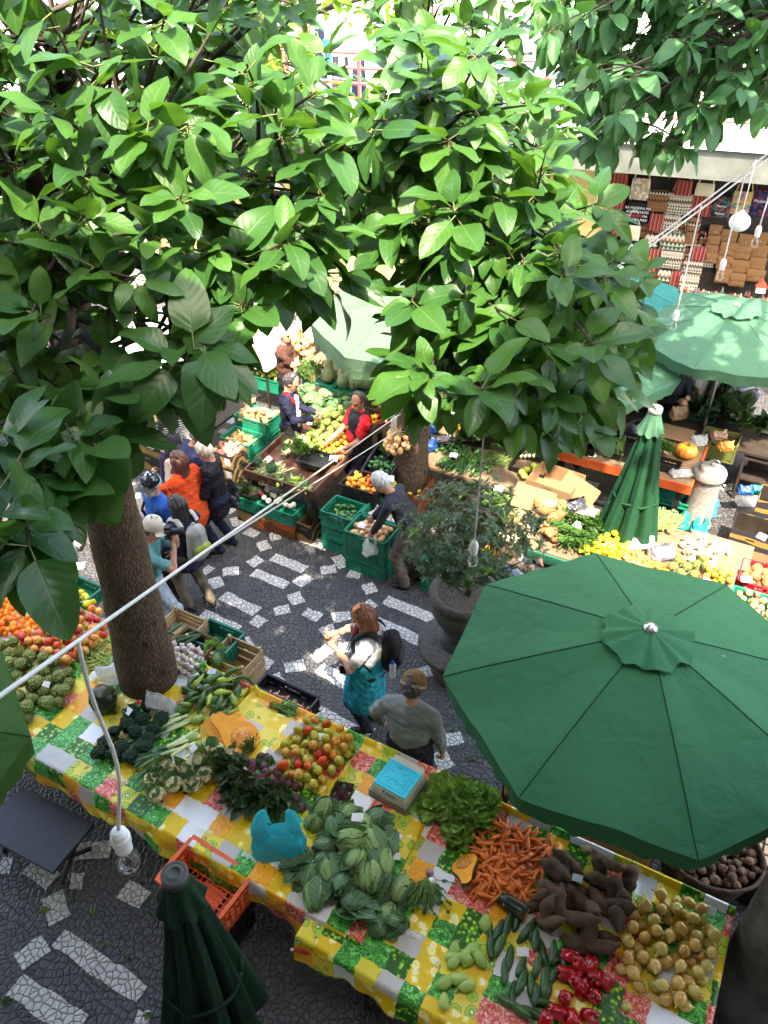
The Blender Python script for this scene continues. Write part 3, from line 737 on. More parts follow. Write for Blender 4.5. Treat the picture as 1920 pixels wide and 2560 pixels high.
K['onion'] = [fruit('onion', [(0, -.034), (.014, -.034), (.03, -.022), (.038, -.002), (.034, .018), (.02, .031), (.008, .039), (.005, .056), (.007, .064), (0, .06)], m_onion, 14), fruit('onion', [(0, -.04), (.012, -.038), (.028, -.026), (.034, 0), (.03, .022), (.015, .036), (.006, .044), (.004, .056), (0, .058)], m_onion, 14)]
def rem(me, m):
    c = me.copy(); c.materials[0] = m; return c
K['white_onion'] = [rem(K['onion'][0], m_onionw)]; K['braid_onion'] = [rem(K['onion'][0], m_onionr)]
K['lemon'] = [fruit('lemon', [(0, -.05), (.007, -.047), (.02, -.038), (.031, -.018), (.034, 0), (.031, .018), (.02, .036), (.008, .045), (.004, .051), (0, .052)], m_lemon, 12)]
K['guava'] = [fruit('green_fruit', sph(.036, .95, .08), m_guava, 12)]; K['mango'] = [fruit('yellow_fruit', sph(.036, 1.1, .0), m_mango, 12)]
K['garlic'] = [fruit('garlic_bulb', [(0, -.02), (.012, -.021), (.025, -.012), (.027, .0), (.02, .014), (.008, .024), (.004, .038), (0, .04)], m_garlic, 18, 9, .06)]
K['beetroot'] = [fruit('beetroot', sph(.043, .95, -.1), m_beet, 12)]
K['turnip'] = [fruit('radish', sph(.034, .9, -.25), m_turn, 12), fruit('radish', sph(.034, .9, -.25), m_radw, 12)]
def pepper():
    mb = MB(); pr = [(0, -.045), (.018, -.05), (.031, -.04), (.036, -.01), (.039, .02), (.034, .04), (.02, .047), (.006, .035), (0, .034)]
    mb.lathe(pr, 24, 0, None, lambda a, i, r, z: (r*(1+.11*math.cos(4*a)*(1 if i < 5 else .9)+.03*math.cos(3*a+1)), z+.006*math.cos(4*a)))
    mb.tube([(0, 0, .03), (.004, 0, .05), (.016, 0, .062)], [.006, .004, .005], 6, 1)
    return mb.mesh('red_pepper', [m_pepper, m_bean])
K['pepper'] = [pepper()]
def longfruit(name, L, r, m, bend=.1, taper=1.0, nseg=9, seg=9, bulge=None, tip=None):
    mb = MB(); pts = []; rr = []
    for i in range(nseg+1):
        t = i/nseg; pts.append(((t-.5)*L, bend*L*math.sin(PI*t), 0))
        q = r*(1-(1-taper)*t)*min(1, (math.sin(PI*min(max(t, .012), .988)))**.45)
        if bulge: q *= bulge(t)
        rr.append(q)
    mb.tube(pts, rr, seg)
    return mb.mesh(name, m)
K['carrot'] = [longfruit('carrot', .16, .022, m_carrot, .02, .2, 8, 9), longfruit('carrot', .13, .025, m_carrot, .05, .25, 8, 9), longfruit('carrot', .18, .021, m_carrot, -.03, .2, 8, 9)]
K['small_carrot'] = [longfruit('carrot', .1, .014, m_carrotp, .04, .3, 6, 7)]
K['cucumber'] = [longfruit('cucumber', .17, .027, m_cuke, .04, .95), longfruit('cucumber', .15, .028, m_cuke, -.03, .9)]
K['courgette'] = [longfruit('courgette', .28, .025, m_cuke, .02, .95)]
K['squash'] = [longfruit('green_squash', .18, .034, m_zuc, .1, .75, 9, 10, lambda t: 1.15 if t < .4 else (.7+.3*abs(t-.75))), longfruit('green_squash', .15, .036, m_zuc, .03, .8), longfruit('green_squash', .22, .027, m_zuc, .25, .8, 10, 9)]
K['chayote'] = [longfruit('chayote', .125, .044, m_chay, .0, .72, 9, 12)]
K['avocado'] = [longfruit('avocado', .09, .032, m_avo, .0, .8, 8, 10)]
K['bean'] = [longfruit('green_bean', .15, .0055, m_bean, .1, .8, 5, 5), longfruit('green_bean', .13, .006, m_bean, .25, .7, 5, 5), longfruit('green_bean', .16, .0055, m_bean, -.05, .8, 5, 5)]
K['pale_bean'] = [longfruit('bean_pod', .1, .008, m_beanp, .12, .8, 5, 6), longfruit('bean_pod', .085, .008, m_beanp, .3, .8, 5, 6)]
K['banana'] = [longfruit('banana', .15, .017, m_ban, .22, .95, 8, 7)]
def lumpy(name, L, r, m, seed, h=.009, am=.006, bends=3):
    rr = random.Random(seed); s = SDF(); p = Vector((-L/2, 0, 0)); d = Vector((1, 0, 0)); pts = [p.copy()]
    for i in range(bends): d = (d+Vector((0, rr.uniform(-.6, .6), rr.uniform(-.15, .15)))).normalized(); p = p+d*(L/bends); pts.append(p.copy())
    rs = [r*(.35 if i in (0, len(pts)-1) else rr.uniform(.75, 1.1)) for i in range(len(pts))]
    for i in range(len(pts)-1): s.cap(pts[i], pts[i+1], rs[i], rs[i+1], 0, r*.8)
    return s.mesh(name, m, h, lambda q: waves(q, am, 60/(L/.15), seed))
K['potato'] = [lumpy('potato', .08, .032, m_pot, 5, .008, .004, 2), lumpy('potato', .06, .034, m_pot, 6, .008, .004, 2)]
K['dark_potato'] = [lumpy('potato', .07, .034, m_potd, 7, .008, .006, 2), lumpy('potato', .055, .034, m_potd, 8, .008, .006, 2)]
K['pink_potato'] = [rem(K['potato'][0], m_potr), rem(K['potato'][1], m_potr)]
K['yam'] = [lumpy('yam', .26, .052, m_yam, 21, .009, .006), lumpy('yam', .2, .058, m_yam, 22, .009, .006, 2), lumpy('yam', .32, .046, m_yam, 23, .009, .005, 4), lumpy('yam', .17, .062, m_yam, 24, .009, .007, 2), lumpy('yam', .24, .055, m_yam, 27, .009, .006, 3)]
K['sweet_potato'] = [lumpy('sweet_potato', .22, .035, m_swp, 31, .009, .005), lumpy('sweet_potato', .18, .04, m_swp, 32, .009, .005)]
K['taro'] = [lumpy('taro_root', .2, .045, m_taro, 35, .01, .008), lumpy('taro_root', .14, .05, m_taro, 36, .01, .008, 2)]
def cherim(seed):
    mb = MB(); mb.ball((0, 0, 0), .058, 18, 11, 0, (1, 1, .92), None, lambda d: 1+.05*mnoise.noise(d*2.2+Vector((seed, 0, 0)))-.1*max(0, d.z)**3)
    return mb.mesh('cherimoya', m_cher)
K['cherimoya'] = [cherim(1), cherim(4)]
def floreth(name, r, m, lm, seed, n=9, leaves=7, lr=1.5, stalk=True):
    rr = random.Random(seed); s = SDF(); s.ball((0, 0, 0), r*.72, 0, r*.1, [((0, 0, 1), .7)])
    for i in range(26):
        a = i*2.39996; q = math.sqrt((i+.5)/26); s.ball((math.cos(a)*q*r*.78, math.sin(a)*q*r*.78, r*.5*math.sqrt(max(0, 1-q*q))), r*rr.uniform(.22, .3), 0, r*.06)
    me = s.mesh(name, [m], .0085 if r > .06 else .007, lambda p: waves(p, .004, 230, seed))
    mb = MB(); V = [v.co.copy() for v in me.vertices]; mb.add(V, [tuple(p.vertices) for p in me.polygons], 0)
    if stalk: mb.tube([(0, 0, -r*.95), (0, 0, -r*.1)], [r*.3, r*.4], 8, 1)
    for i in range(leaves):
        a = i*2*PI/leaves+rr.uniform(-.2, .2)
        M = Matrix.Translation((math.cos(a)*r*.35, math.sin(a)*r*.35, -r*.55)) @ Matrix.Rotation(a-PI/2, 4, 'Z') @ Matrix.Rotation(rr.uniform(.7, 1.15), 4, 'X')
        mb.leaf(M, r*lr*rr.uniform(.8, 1.1), r*1.0, rr.uniform(-1.1, -.2), .2, .15, 6, 4, (.6, .7), .03, 1, rr.random(), rr.uniform(0, 6), .3)
    return mb.mesh(name, [m, lm])
K['cauliflower'] = [floreth('cauliflower', .075, m_cauli, m_cabl, 3, lr=2.1), floreth('cauliflower', .08, m_cauli, m_cabl, 4, leaves=9, lr=2.0)]
K['broccoli'] = [floreth('broccoli', .075, m_broc, m_brocl, 5, leaves=5, lr=1.3), floreth('broccoli', .065, m_broc, m_brocl, 6, leaves=6, lr=1.4)]
K['green_broccoli'] = [floreth('broccoli', .08, m_brocg, m_brocl, 7, leaves=6)]
def cabbage(seed, r=.085, ln=1.25, heart=m_cabi, outer=m_cabl, n=9, open_=.25):
    rr = random.Random(seed); mb = MB()
    mb.ball((0, 0, 0), r*.8, 14, 9, 0, (1, ln, .85), None, lambda d: 1+.03*mnoise.noise(d*3+Vector((seed, 0, 0))))
    for i in range(n):
        ax = -PI*.5+2*PI*i/n+rr.uniform(-.25, .25); lift = 1.0+(.02+open_*rr.random()*(i % 2))
        w = rr.uniform(.75, 1.05); vs = []; uv = []; nl, nw = 9, 6
        for j in range(nl+1):
            t = j/nl; lat = -1.35+2.5*t*rr.uniform(.99, 1.01)
            for k in range(nw+1):
                q = (k/nw-.5)*w*2*math.sin(PI*min(1, .12+t*.86))**.7
                d = Vector((math.cos(lat)*math.cos(ax+q), math.sin(lat), math.cos(lat)*math.sin(ax+q)))
                s_ = r*.83*lift*(1+open_*.55*max(0, t-.35)*(1 if i % 2 else .35)+.02*math.sin(t*20+k*2+i)+.025*abs(k/nw-.5)*2)
                vs.append(Vector((d.x*s_, d.y*s_*ln, d.z*s_*.87))); uv.append((k/nw, t))
        mb.add(vs, [(j*(nw+1)+k, j*(nw+1)+k+1, (j+1)*(nw+1)+k+1, (j+1)*(nw+1)+k) for j in range(nl) for k in range(nw)], 0 if i % 3 else 1, uv, rr.random())
    for i in range(4):
        a = rr.uniform(0, 6.28)
        M = Matrix.Translation((0, -r*ln*.8, -.01)) @ Matrix.Rotation(rr.uniform(-1.0, 1.0), 4, 'Z') @ Matrix.Rotation(rr.uniform(-1.2, 1.2), 4, 'Y') @ Matrix.Rotation(rr.uniform(.15, .6), 4, 'X')
        mb.leaf(M, r*2.5, r*1.9, rr.uniform(.3, .9), .25, .2, 8, 6, (.55, .6), .02, 1, rr.random(), rr.uniform(0, 6), .2)
    return mb.mesh('cabbage', [heart, outer])
K['cabbage'] = [cabbage(1), cabbage(2, .08, 1.4), cabbage(3, .085, 1.2, m_cabl), cabbage(4, .075, 1.3, m_cabl, open_=.4)]
def lettuce(seed, r=.13, m=None, frill=.09, n=34):
    rr = random.Random(seed); mb = MB()
    for i in range(n):
        q = (i+.5)/n; a = i*2.39996; el = 1.45-1.2*q
        M = Matrix.Translation((math.cos(a)*r*.12*q, math.sin(a)*r*.12*q, 0)) @ Matrix.Rotation(a-PI/2, 4, 'Z') @ Matrix.Rotation(el, 4, 'X')
        mb.leaf(M, r*rr.uniform(.8, 1.1), r*rr.uniform(.75, 1.0), rr.uniform(-.2, .9), .15, .25, 8, 6, (.75, .6), frill, 0, rr.random(), rr.uniform(0, 6), .1)
    return mb.mesh('lettuce', [m or m_let])
K['lettuce'] = [lettuce(1), lettuce(2), lettuce(3)]
def bunch(name, seed, m, ms, n=60, L=.22, lw=.05, spread=.8, up=.5, stem=.0025, frill=.05, flat=.35, sl=.6):
    """a tied bunch: thin stalks from one end fanning into leaves"""
    rr = random.Random(seed); mb = MB()
    for i in range(n):
        a = rr.gauss(0, spread*.5); e = rr.uniform(0, up); d = Vector((math.sin(a), math.cos(a), math.sin(e)*flat+.05)).normalized()
        l = L*rr.uniform(.5, 1); o = Vector((rr.uniform(-.02, .02), 0, rr.uniform(0, .035)))
        mid = o+d*l*.5+Vector((0, 0, .02*rr.random())); tip = o+d*l
        mb.tube([o, mid, tip], stem, 4, 1, False)
        for k in range(3):
            p = o+d*l*(sl+(1-sl)*k/2.2); x, y, z = frame(d)
            rot = Matrix((x, d, z if False else Vector(x).cross(d))).transposed().to_4x4()
            M = Matrix.Translation(p) @ rot @ Matrix.Rotation(rr.uniform(0, 6.28), 4, 'Y') @ Matrix.Rotation(rr.uniform(-.2, .8), 4, 'X')
            mb.leaf(M, lw*rr.uniform(.7, 1.4), lw*rr.uniform(.5, .9), rr.uniform(-.4, 1.2), .2, .3, 4, 2, (.6, .7), frill, 0, rr.random(), rr.uniform(0, 6))
    return mb.mesh(name, [m, ms])
K['parsley'] = [bunch('parsley_bunch', 1, m_herb, m_tinyleaf, 60, .2, .035, 1.2, 1.2, flat=.8), bunch('parsley_bunch', 2, m_herb, m_tinyleaf, 60, .22, .04, 1.0, 1.0, flat=.8)]
K['pale_herb'] = [bunch('herb_bunch', 3, m_herbp, m_beanp, 60, .24, .03, .6, .8)]
K['beet_greens'] = [bunch('beet_leaf_bunch', 4, m_kale, m_stalk, 34, .34, .11, .55, .7, .004, .06, .4, .45), bunch('beet_leaf_bunch', 5, m_kale, m_stalk, 34, .3, .12, .7, .9, .004, .06, .5, .45)]
K['watercress'] = [bunch('watercress_bunch', 6, m_herb, m_bean, 70, .25, .035, .8, .9, .003, .02, .5, .4)]
K['long_bean_bunch'] = []
def leek(seed):
    rr = random.Random(seed); mb = MB(); L = .3
    mb.tube([(0, 0, 0), (0, .06, 0), (0, L*.55, .004), (0, L, .008)], [.017, .014, .013, .013], 9, 0)
    for i in range(6):
        M = Matrix.Translation((rr.uniform(-.006, .006), L*.9, .004+.002*i)) @ Matrix.Rotation(rr.uniform(-.3, .3), 4, 'Z') @ Matrix.Rotation(rr.uniform(0, .12), 4, 'X')
        mb.leaf(M, rr.uniform(.2, .32), .035, rr.uniform(-.1, .5), .5, .05, 6, 2, (.35, .5), 0, 1, rr.random())
    return mb.mesh('leek', [m_leekw, m_leekg])
K['leek'] = [leek(1), leek(2), leek(3)]
def pumphalf():
    s = SDF(); s.cap((0, .12, 0), (0, -.05, 0), .04, .075, 0, .03); s.ball((0, -.07, 0), .09, 0, .06)
    me = s.mesh('pumpkin_half', m_prind, .009)
    mb = MB(); V = [Vector((v.co.x, v.co.y, min(v.co.z, .0))) for v in me.vertices]
    F = [tuple(p.vertices) for p in me.polygons]
    mb.add(V, F, 0)
    mi = []
    for i, f in enumerate(mb.f): mi.append(1 if min(mb.v[q][2] for q in f) > -.001 else 0)
    mb.m = mi
    return mb
def put_pump(loc, rz, label, sc=1.0, tilt=(0, 0), rind=None):
    t = thing("pumpkin_half", label, "pumpkin", loc, rz, None); t.rotation_euler = (tilt[0], tilt[1], rz); t.scale = (sc,)*3
    pumphalf_mb.build("flesh", [rind or m_prind, m_pflesh], t, smooth=True)
    mb = MB(); mb.ball((0, -.07, .0), .062, 22, 12, 0, (1, 1.05, .22), None, lambda d: 1+.16*mnoise.noise(d*4)); mb.build("seeds", m_pseed, t, smooth=True)
    return t
pumphalf_mb = pumphalf()
def area_pts(poly): return [Vector((p[0], p[1])) for p in poly]
def inside(p, poly):
    c = False; n = len(poly); j = n-1
    for i in range(n):
        a, b = poly[i], poly[j]
        if (a.y > p[1]) != (b.y > p[1]) and p[0] < (b.x-a.x)*(p[1]-a.y)/(b.y-a.y)+a.x: c = not c
        j = i
    return c
def deposit(poly, n, r, zb, seed=1, cap=9.0, K_=14):
    rr = random.Random(seed); xs = [p.x for p in poly]; ys = [p.y for p in poly]; cx = sum(xs)/len(xs); cy = sum(ys)/len(ys)
    out = np.zeros((n, 3)); m = 0; ext = max(max(xs)-min(xs), max(ys)-min(ys))/2
    for _ in range(n):
        best = None
        for _k in range(K_):
            for _t in range(30):
                p = (rr.uniform(min(xs), max(xs)), rr.uniform(min(ys), max(ys)))
                if inside(p, poly): break
            z = (zb(*p) if callable(zb) else zb)+r
            if m:
                d2 = (out[:m, 0]-p[0])**2+(out[:m, 1]-p[1])**2; k = d2 < 4*r*r
                if k.any(): z = max(z, float((out[:m, 2][k]+np.sqrt(4*r*r-d2[k])).max()))
            sc = z+.12*r*math.hypot(p[0]-cx, p[1]-cy)/ext*4
            if best is None or sc < best[0]: best = (sc, p[0], p[1], z)
        if best[3]-r > cap+(zb(best[1], best[2]) if callable(zb) else zb): continue
        out[m] = best[1:]; m += 1
    return out[:m]
HEAPN = [0]
def heap(kind, poly, z, n, r, label, cat, group, orient='any', seed=1, cap=9.0, sc=(.88, 1.12), yaw=None, tilt=.35):
    """poly: picture points on the plane z (or world points); every piece an object of its own"""
    if not isinstance(poly[0], Vector): poly = [P(x, y, z if not callable(z) else z(0, 0)) for x, y in poly]
    HEAPN[0] += 1; rr = random.Random(seed*77+HEAPN[0]); pts = deposit(area_pts(poly), n, r, z, seed+HEAPN[0], cap)
    ms = K[kind]; out = []
    for (x, y, zz) in pts:
        me = rr.choice(ms)
        if orient == 'any': rot = (rr.uniform(0, 6.28), rr.uniform(0, 6.28), rr.uniform(0, 6.28))
        elif orient == 'up': rot = (rr.gauss(0, .35), rr.gauss(0, .35), rr.uniform(0, 6.28))
        else: rot = (rr.uniform(0, 6.28), rr.gauss(0, tilt), (rr.uniform(0, 6.28) if yaw is None else yaw[0]+rr.gauss(0, yaw[1])))
        out.append(put(me.name.split('.')[0], me, (x, y, zz), rot, rr.uniform(*sc), None, label, cat, group))
    return out
def each(kind, pts, z, r, label, cat, group, orient='up', seed=1, sc=(.92, 1.08), lift=0.0, yaw=None):
    """single pieces at measured places"""
    rr = random.Random(seed); out = []
    for i, q in enumerate(pts):
        p = P(q[0], q[1], z+r); me = K[kind][i % len(K[kind])]; p.z += q[2] if len(q) > 2 else 0
        yw = rr.uniform(0, 6.28) if yaw is None else yaw[0]+rr.gauss(0, yaw[1])
        rot = (rr.gauss(0, .3), rr.gauss(0, .3), yw) if orient == 'up' else ((rr.uniform(0, 6.28), rr.uniform(0, 6.28), yw) if orient == 'any' else (rr.uniform(0, 6.28), rr.gauss(0, .12), yw))
        out.append(put(me.name.split('.')[0], me, p, rot, rr.uniform(*sc), None, label, cat, group))
    return out
tagm = MB(); tagm.grid(lambda u, v: Vector(((u-.5)*.075, (v-.5)*.05, .012*math.sin(u*2.2)*v)), 4, 3); me_tag = tagm.mesh('price_tag', m_paper)
def price(x, y, z, label, rz=0.3, sc=1.0, rx=.15): return put('price_tag', me_tag, P(x, y, z), (rx, 0, rz-GA), sc, None, label, 'price tag', 'paper price tags')
def cloth_mat(name, cell=.175, seed=0.0):
    t = NT(name); uv = t.tc('UV'); g = t.vm('SCALE', uv); g.node.inputs[3].default_value = 1/cell
    g = t.vm('ADD', g, (seed, seed*1.7, 0))
    jn = t.n('TexNoise', None, {'Vector': g, 'Scale': 2.3, 'Detail': 2.0}).outputs[1]; js = t.vm('SCALE', t.vm('SUBTRACT', jn, (.5, .5, .5))); js.node.inputs[3].default_value = .22; g = t.vm('ADD', g, js)
    idv = t.vm('FLOOR', g); loc = t.vm('SUBTRACT', g, idv); loc = t.vm('SUBTRACT', loc, (.5, .5, 0))
    wn = t.n('TexWhiteNoise', {'noise_dimensions': '2D'}, {'Vector': idv}); r = wn.outputs[0]
    sx = t.n('SeparateXYZ', None, {0: loc}); rx = t.m('ABSOLUTE', sx.outputs[0]); ry = t.m('ABSOLUTE', sx.outputs[1])
    d = t.n('VectorMath', {'operation': 'LENGTH'}, {0: loc}).outputs['Value']
    vo = t.n('TexVoronoi', None, {'Vector': g, 'Scale': 1.9, 'Randomness': .75}); vd, vc = vo.outputs[0], vo.outputs[1]
    vo2 = t.n('TexVoronoi', None, {'Vector': g, 'Scale': 4.5, 'Randomness': .8}).outputs[0]
    nz = t.noise(5.5, 4, g, 1.5); nz2 = t.noise(12, 3, g, 1.0)
    lemon = t.ramp(t.m('ADD', vd, t.m('MULTIPLY', t.m('SUBTRACT', nz2, .5), .25)), [(0, (.95, .86, .4)), (.2, (.93, .76, .08)), (.3, (.96, .92, .7)), (.36, (.9, .66, .04)), (.5, (.75, .48, .01))])
    leaf = t.ramp(nz, [(.3, (.004, .05, .006)), (.45, (.02, .2, .02)), (.58, (.1, .5, .06)), (.7, (.3, .72, .2))])
    redp = t.ramp(nz, [(.35, (.45, .02, .012)), (.48, (.72, .09, .05)), (.6, (.85, .4, .3)), (.7, (.9, .7, .6))])
    kd = t.n('TexVoronoi', None, {'Vector': g, 'Scale': 1.7, 'Randomness': .8}).outputs[0]
    kiwi = t.ramp(t.m('ADD', kd, t.m('MULTIPLY', t.m('SUBTRACT', nz2, .5), .12)), [(0, (.85, .85, .6)), (.1, (.75, .8, .4)), (.15, (.05, .06, .01)), (.2, (.3, .5, .02)), (.38, (.45, .62, .05)), (.44, (.16, .1, .03)), (.47, (.75, .6, .05))])
    lime = t.ramp(vo2, [(0, (.75, .85, .15)), (.25, (.35, .62, .03)), (.4, (.08, .3, .01)), (.55, (.02, .1, .005))])
    orange = t.mix(t.map(nz2, .35, .65), (.9, .5, .03), (.8, .22, .006)); orange = t.mix(t.map(vd, .25, .3, 1, 0), orange, (.93, .68, .12))
    ids = [(0, 'w'), (.16, 'l'), (.4, 'g'), (.58, 'r'), (.68, 'k'), (.8, 'm'), (.93, 'o')]
    col = None
    pale = t.mix(t.m('GREATER_THAN', wn.outputs[0], .1), (.78, .77, .75), (.5, .46, .41)); pale = t.mix(t.map(nz2, .62, .72), pale, (.62, .66, .5))
    cs = {'w': pale, 'l': lemon, 'g': leaf, 'r': redp, 'k': kiwi, 'm': lime, 'o': orange}
    for th, k in ids: col = cs[k] if col is None else t.mix(t.m('GREATER_THAN', r, th), col, cs[k])
    wr = t.n('TexNoise', None, {'Vector': uv, 'Scale': 9.0, 'Detail': 4, 'Distortion': 1.5}).outputs[0]
    return t.bsdf(col, .38, .4, t.bump(wr, .35, .02))
m_cloth = cloth_mat("fruit_print_oilcloth"); m_cloth2 = cloth_mat("fruit_print_oilcloth_front", .17, 7.3)
AZ, BZ = .86, .815
RID = []          # raised ridges (cloth over low boards): (a0,b0,a1,b1,height,width)
def ridge(q, x0, y0, x1, y1, h=.055, w=.02, z=.9):
    p = AB(P(*q(x0, y0), z)); r = AB(P(*q(x1, y1), z)); RID.append((p[0], p[1], r[0], r[1], h, w))
k1 = c_map(380, 1640, 4.1475); f5 = c_map(600, 1860, 3.318); f7 = c_map(1320, 2060, 3.318); f8 = c_map(760, 2180, 4.1475); oo = c_map(1560, 2160, 4.608)
ridge(q2, 420, 850, 200, 1070); ridge(q2, 800, 1085, 560, 1330); ridge(q2, 1235, 1310, 985, 1575); ridge(q3, 655, 1275, 400, 1570)
ridge(q5, 1325, 680, 1095, 1240); ridge(f7, 890, 480, 690, 1160); ridge(k1, 560, 870, 960, 1060, .04); ridge(q6, 690, 410, 400, 600, .05); ridge(q6, 640, 860, 0, 640, .04)
def ridge_h(a, b):
    z = 0.0
    for (a0, b0, a1, b1, h, w) in RID:
        da, db = a1-a0, b1-b0; L2 = da*da+db*db; t = max(0, min(1, ((a-a0)*da+(b-b0)*db)/L2))
        dd = math.hypot(a-a0-da*t, b-b0-db*t); z = max(z, h*math.exp(-(dd/w)**4))
    return z
def cloth(name, label, a0, a1, b0, b1, z0, m, side0=0.0, side1=0.0, hangf=.3, seed=0.0):
    BH = .17; W = b1-b0; na = int((a1-a0+side0+side1)/.022); nb = int((W+BH+hangf)/.022)
    mb = MB(); vs = []; uv = []
    for i in range(na+1):
        ua = a0-side0+(a1-a0+side0+side1)*i/na; a = max(a0, min(a1, ua)); over = max(a0-ua, ua-a1, 0)
        for j in range(nb+1):
            s = -hangf+(W+BH+hangf)*j/nb
            n1 = mnoise.noise(Vector((a*1.3+seed, s*1.6, 3))); n2 = mnoise.noise(Vector((a*7+seed, s*5, 1)))
            if s < 0:
                f = -s; b = b0 - .012-.05*f*(1+1.5*math.sin(a*9+seed)+.8*math.sin(a*23+2)) - .02*n2; z = z0 - f*(1+.1*n1) + .02*math.sin(a*5+1)*f/.3
                if f < .05: b = b0-.012*(f/.05)
            elif s > W: b = b1+.008+.01*n2; z = z0+.035-(s-W)
            else:
                b = b0+s; z = z0+.035*(s/W)**2+.012*n1+.005*n2+.005*math.sin(a*13+b*21+4*n1)*abs(n1)+ridge_h(a, b)
                z += .05*math.exp(-((b1-.02-b)/.018)**4)
            if over: z -= over*.97; aa = (a0-.01-.03*over*n1) if ua < a0 else a1+.01+.05*over*(1+math.sin(b*14))
            else: aa = a
            vs.append(G(aa, b, z)); uv.append((ua, s))
    w = nb+1
    mb.add(vs, [(i*w+j, (i+1)*w+j, (i+1)*w+j+1, i*w+j+1) for i in range(na) for j in range(nb)], 0, uv)
    o = mb.build(name, m, smooth=True); tag(o, label, "tablecloth"); return o
table("stall_table", "long trestle table under the fruit print cloth at the tree", -6.4, -1.5, 2.36, 3.83, AZ-.02, m_dark)
table("stall_table", "lower trestle table under the fruit print cloth with the carrots and onions", -1.47, .82, 2.2, 3.83, BZ-.02, m_dark)
clA = cloth("tablecloth", "fruit print oilcloth of lemons, greens and peppers on the table with cauliflowers", -6.4, -1.47, 2.33, 3.86, AZ, m_cloth, 0, .16)
clB = cloth("tablecloth", "fruit print oilcloth on the lower table with carrots, cucumbers and onions", -1.9, .84, 2.17, 3.86, BZ, m_cloth2, .02, .22, .26, 5.0)
m_ink = mat("printed_white_letters", (.85, .82, .7), .5); m_ink_d = mat("printed_dark_letters", (.03, .03, .035), .6)
def text(s, size, m, parent=None, M=None, name="printed_word", ext=.0006, align='CENTER'):
    cu = bpy.data.curves.new(name, 'FONT'); cu.body = s; cu.size = size; cu.extrude = ext; cu.align_x = align; cu.align_y = 'CENTER'
    tmp = bpy.data.objects.new(name, cu); COL.objects.link(tmp); bpy.context.view_layer.update()
    me = bpy.data.meshes.new_from_object(tmp.evaluated_get(bpy.context.evaluated_depsgraph_get())); bpy.data.objects.remove(tmp); bpy.data.curves.remove(cu)
    me.materials.clear(); me.materials.append(m); o = bpy.data.objects.new(name, me); COL.objects.link(o)
    if M is not None: o.matrix_world = M
    if parent: o.parent = parent
    return o
for (w_, q, x, y, cl, z) in (("citron", f7, 1010, 1430, clB, BZ), ("citron", q4, 1330, 455, clA, AZ), ("poivre", q4, 790, 130, clA, AZ), ("citron", f5, 90, 950, clA, AZ), ("poivre", f5, 490, 1190, clA, AZ),
        ("ail", q5, 415, 1150, clB, BZ), ("citron", q4, 1080, 310, clA, AZ), ("ail", f8, 1370, 950, clB, BZ), ("citron", f8, 1110, 640, clB, BZ), ("poivre", q4, 1640, 635, clA, AZ), ("chou", q3, 590, 1440, clB, BZ)):
    p = P(*q(x, y), z); a, b = AB(p); zz = z+.035*((b-2.33)/1.53)**2+.018
    text(w_, .065, m_ink, cl, Matrix.Translation((p.x, p.y, zz)) @ Matrix.Rotation(-GA+.05, 4, 'Z'))
def zA(x, y):
    a, b = AB(Vector((x, y, 0))); return AZ+.035*(max(0, b-2.33)/1.53)**2
def zB(x, y):
    a, b = AB(Vector((x, y, 0))); return BZ+.035*(max(0, b-2.17)/1.7)**2
def pol(q, pts, z): return [P(*q(x, y), z) for x, y in pts]
inc = lambda f, h: (lambda x, y: f(x, y)+h*max(0, AB(Vector((x, y, 0)))[1]-2.9))
for k in range(4):
    bx = -6.15+k*.38
heap('mandarin', pol(q6, [(-420, 330), (-200, 330), (120, 380), (380, 300), (520, 300), (670, 400), (520, 520), (400, 600), (130, 640), (0, 620), (-420, 560)], .97), inc(zA, .12), 190, .031, "bright orange mandarin with leaves in the mandarin heap at the left end of the stall", "mandarin", "mandarins heaped at the left end of the stall", seed=2, cap=.12)
heap('orange', pol(q6, [(-400, 240), (90, 290), (120, 380), (-20, 420), (-400, 420)], 1.0), inc(zA, .12), 40, .038, "pale orange fruit heaped behind the mandarins at the frame edge", "orange", "oranges behind the mandarins", seed=3, cap=.1)
heap('apple', pol(q6, [(700, 430), (820, 440), (900, 580), (880, 660), (720, 770), (580, 870), (440, 850), (160, 680), (400, 610), (560, 510)], .95), inc(zA, .1), 74, .043, "red and yellow apple in the heap between mandarins and pale bean pods", "apple", "apples heaped on the stall", seed=4, cap=.11, sc=(1.05, 1.28))
heap('pale_bean', pol(q6, [(890, 620), (960, 740), (850, 920), (740, 930), (680, 790)], .93), zA, 130, .012, "pale green bean pod in the heap against the tree trunk", "bean pod", "pale bean pods beside the trunk", 'flat', 5, .06)
heap('cherimoya', pol(q6, [(-60, 690), (200, 720), (350, 820), (560, 910), (660, 1040), (500, 1180), (350, 1240), (210, 1330), (100, 1110), (-60, 1040)], .94), zA, 52, .056, "scaly green cherimoya in the heap below the apples", "cherimoya", "cherimoyas heaped on the stall", seed=6, cap=.09, sc=(.95, 1.2))
t_ = thing("pumpkin", "whole dark green pumpkin with tan patches lying at the tree trunk", "pumpkin", P(*q6(860, 1150), .98))
mb = MB(); mb.lathe([(0, -.12), (.06, -.118), (.12, -.07), (.135, -.01), (.11, .06), (.06, .105), (.03, .12), (0, .118)], 24, 0, Matrix.Rotation(1.1, 4, 'Y'), lambda a, i, r, z: (r*(1+.03*math.cos(8*a)), z)); mb.build("rind", m_dkpump, t_, smooth=True)
mb = MB(); mb.tube([(.1, 0, .05), (.135, .01, .075)], [.014, .01], 6); mb.build("stem", m_tinyleaf, t_)
